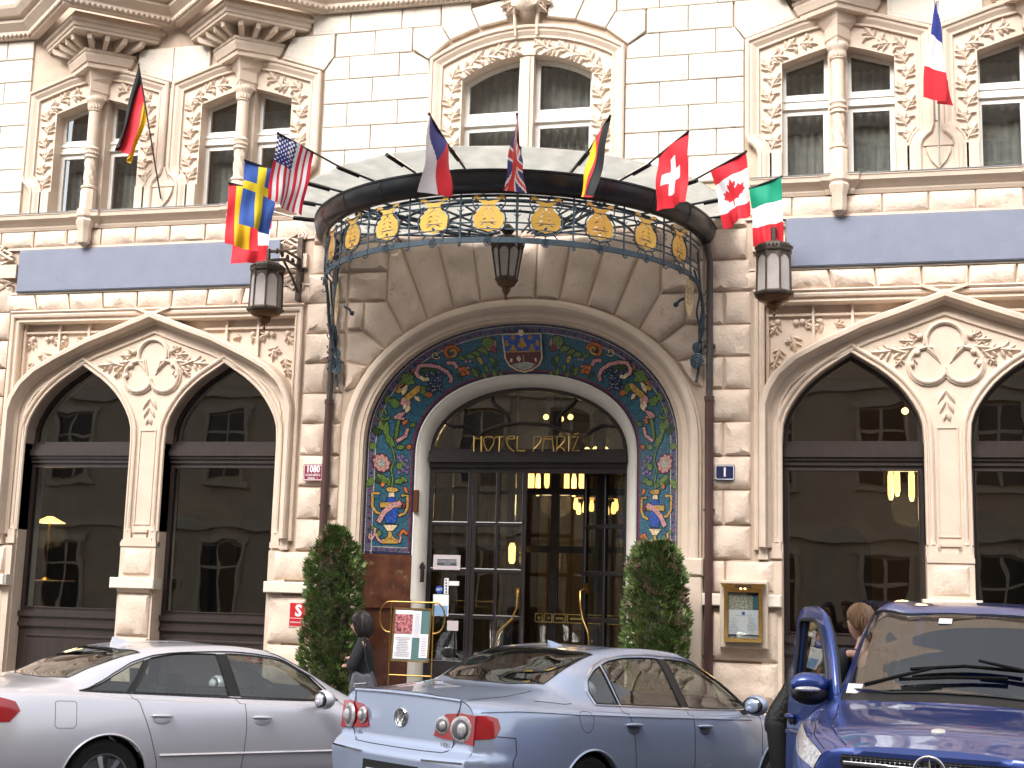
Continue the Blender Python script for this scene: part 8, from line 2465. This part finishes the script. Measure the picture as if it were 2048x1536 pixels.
MB().tube([(.06 * kb, .25 * kb, .87 * kb), (-.08 * kb, .252 * kb, .885 * kb)], .004, 4).build('zip', CHR, t); MB().ball((.055 * kb, .252 * kb, .85 * kb), .012, 6, 4).build('zip_pull', CHR, t)
# spectacles
g_ = MB(); hc = Vector(J1['head']); 
for q in (1, -1): g_.tube([hc + Vector((.098 * H1, q * .032 + .020 * cos(a), .010 + .016 * sin(a))) for a in [2 * pi * i / 12 for i in range(12)]], .0018, 4, closed=True); g_.tube([hc + Vector((.097 * H1, q * .052, .012)), hc + Vector((.0, q * .078, .014))], .0018, 4)
g_.build('spectacles', mat('steel_rim', (.3, .3, .32), .3, metal=.8), pw_)

# woman leaning in at the van's open door
y2 = -5.45
Xh, Zh = P(1562, 1440, y2); Xd, Zd = P(1626, 1272, y2 - .15); zg2 = gz(Xh) - .02 * (y2 + 8.5)
rz2 = YAW - .45                       # facing right and a little towards us
dx = (Xd - Xh); 
def L2(x, y, z): return (x, y, z)
hz2 = Zh - zg2
fx = dx / cos(rz2) * .98
hd = Zd - zg2
J2 = dict(hem=(-.02, 0, hz2 - .17), pelvis=(.0, 0, hz2 + .02), waist=(.10, 0, hz2 + .17), chest=(fx * .55, 0, hz2 + .34), collar=(fx * .76, 0, hd - .16), neck=(fx * .80, 0, hd - .12), skull=(fx * .92, 0, hd - .06), head=(fx, 0, hd),
    lsh=(fx * .62, .17, hd - .24), lel=(fx * .80, .24, hd - .50), lwr=(fx * 1.35, .12, hd - .56), lcuff=(fx * 1.24, .14, hd - .555), rsh=(fx * .62, -.17, hd - .24), rel=(fx * .62, -.25, hd - .52), rwr=(fx * 1.15, -.2, hd - .62), rcuff=(fx * 1.02, -.21, hd - .60),
    lhip=(-.01, .09, hz2 - .05), lkn=(.06, .10, hz2 * .52), lan=(-.02, .10, .09), ltoe=(.13, .11, .04), rhip=(-.01, -.09, hz2 - .05), rkn=(.02, -.10, hz2 * .52), ran=(-.10, -.10, .09), rtoe=(.05, -.11, .04))
def long_hair(mb, s):
    for q in (1, -1):
        for k in range(9):
            a = q * (1.75 + k * .16); r0 = .092
            x, y = .100 * cos(a), .085 * sin(a)
            mb.tube([Vector((x, y, .03)) * s, Vector((x * 1.12, y * 1.15, -.08)) * s, Vector((x * 1.05 + .02, y * 1.1, -.20)) * s, Vector((x * .9 + .045, y * .9, -.31 - .02 * (k % 3))) * s], [.026 * s, .028 * s, .022 * s, .006], 6)
lng = dict(low=lambda a: .06 if a < .55 else (.06 - (a - .55) * .24 if a < 1.15 else -.085), puff=1.05, extra=[long_hair])
person('blonde woman in a black leather jacket leaning behind the van\'s open door', (Xh, y2, zg2), rz2, J2, LEATH, BLKT, HBLD, lng, headyaw=-.75, nod=.15, hs=1.06)

# person seen from behind beside the van
y3 = -5.9
Xp, Zp = P(1727, 1210, y3); zg3 = gz(Xp) - .02 * (y3 + 8.5)
k3 = (Zp - zg3) / 1.635
J3 = sc_(dict(hem=(0, 0, .78), pelvis=(0, 0, .92), waist=(0, 0, 1.06), chest=(.0, 0, 1.24), neck=(.0, 0, 1.40), collar=(.0, 0, 1.37), skull=(.01, 0, 1.44), head=(.03, 0, 1.505),
    lsh=(.0, .18, 1.32), lel=(.05, .25, 1.04), lwr=(.22, .18, .96), lcuff=(.19, .19, .97), rsh=(.0, -.18, 1.32), rel=(.05, -.25, 1.04), rwr=(.22, -.18, .96), rcuff=(.19, -.19, .97),
    lhip=(0, .09, .86), lkn=(.02, .09, .48), lan=(-.01, .09, .09), ltoe=(.13, .10, .04), rhip=(0, -.09, .86), rkn=(.03, -.09, .48), ran=(.01, -.09, .09), rtoe=(.15, -.10, .04)), k3)
def bun(mb, s):
    mb.ball((-.115 * s, .0, -.035 * s), .042 * s, 10, 8, (.8, 1.0, 1.25))
    for k in range(6): mb.tube([Vector((-.10, -.03 + .012 * k, -.02)) * s, Vector((-.15, -.03 + .012 * k, -.05)) * s, Vector((-.135, -.028 + .011 * k, -.10 - .01 * (k % 2))) * s], [.014 * s, .014 * s, .004], 5)
tied = dict(low=lambda a: .065 if a < .8 else (.065 - (a - .8) * .09 if a < 1.7 else -.03 - (a - 1.7) * .035), puff=.97, extra=[bun])
person('person with tied-back brown hair seen from behind beside the blue van', (Xp, y3, zg3), YAW + pi / 2 + .5, J3, NAVYS, BLKT, HBRN, tied, hs=k3 * 1.05)
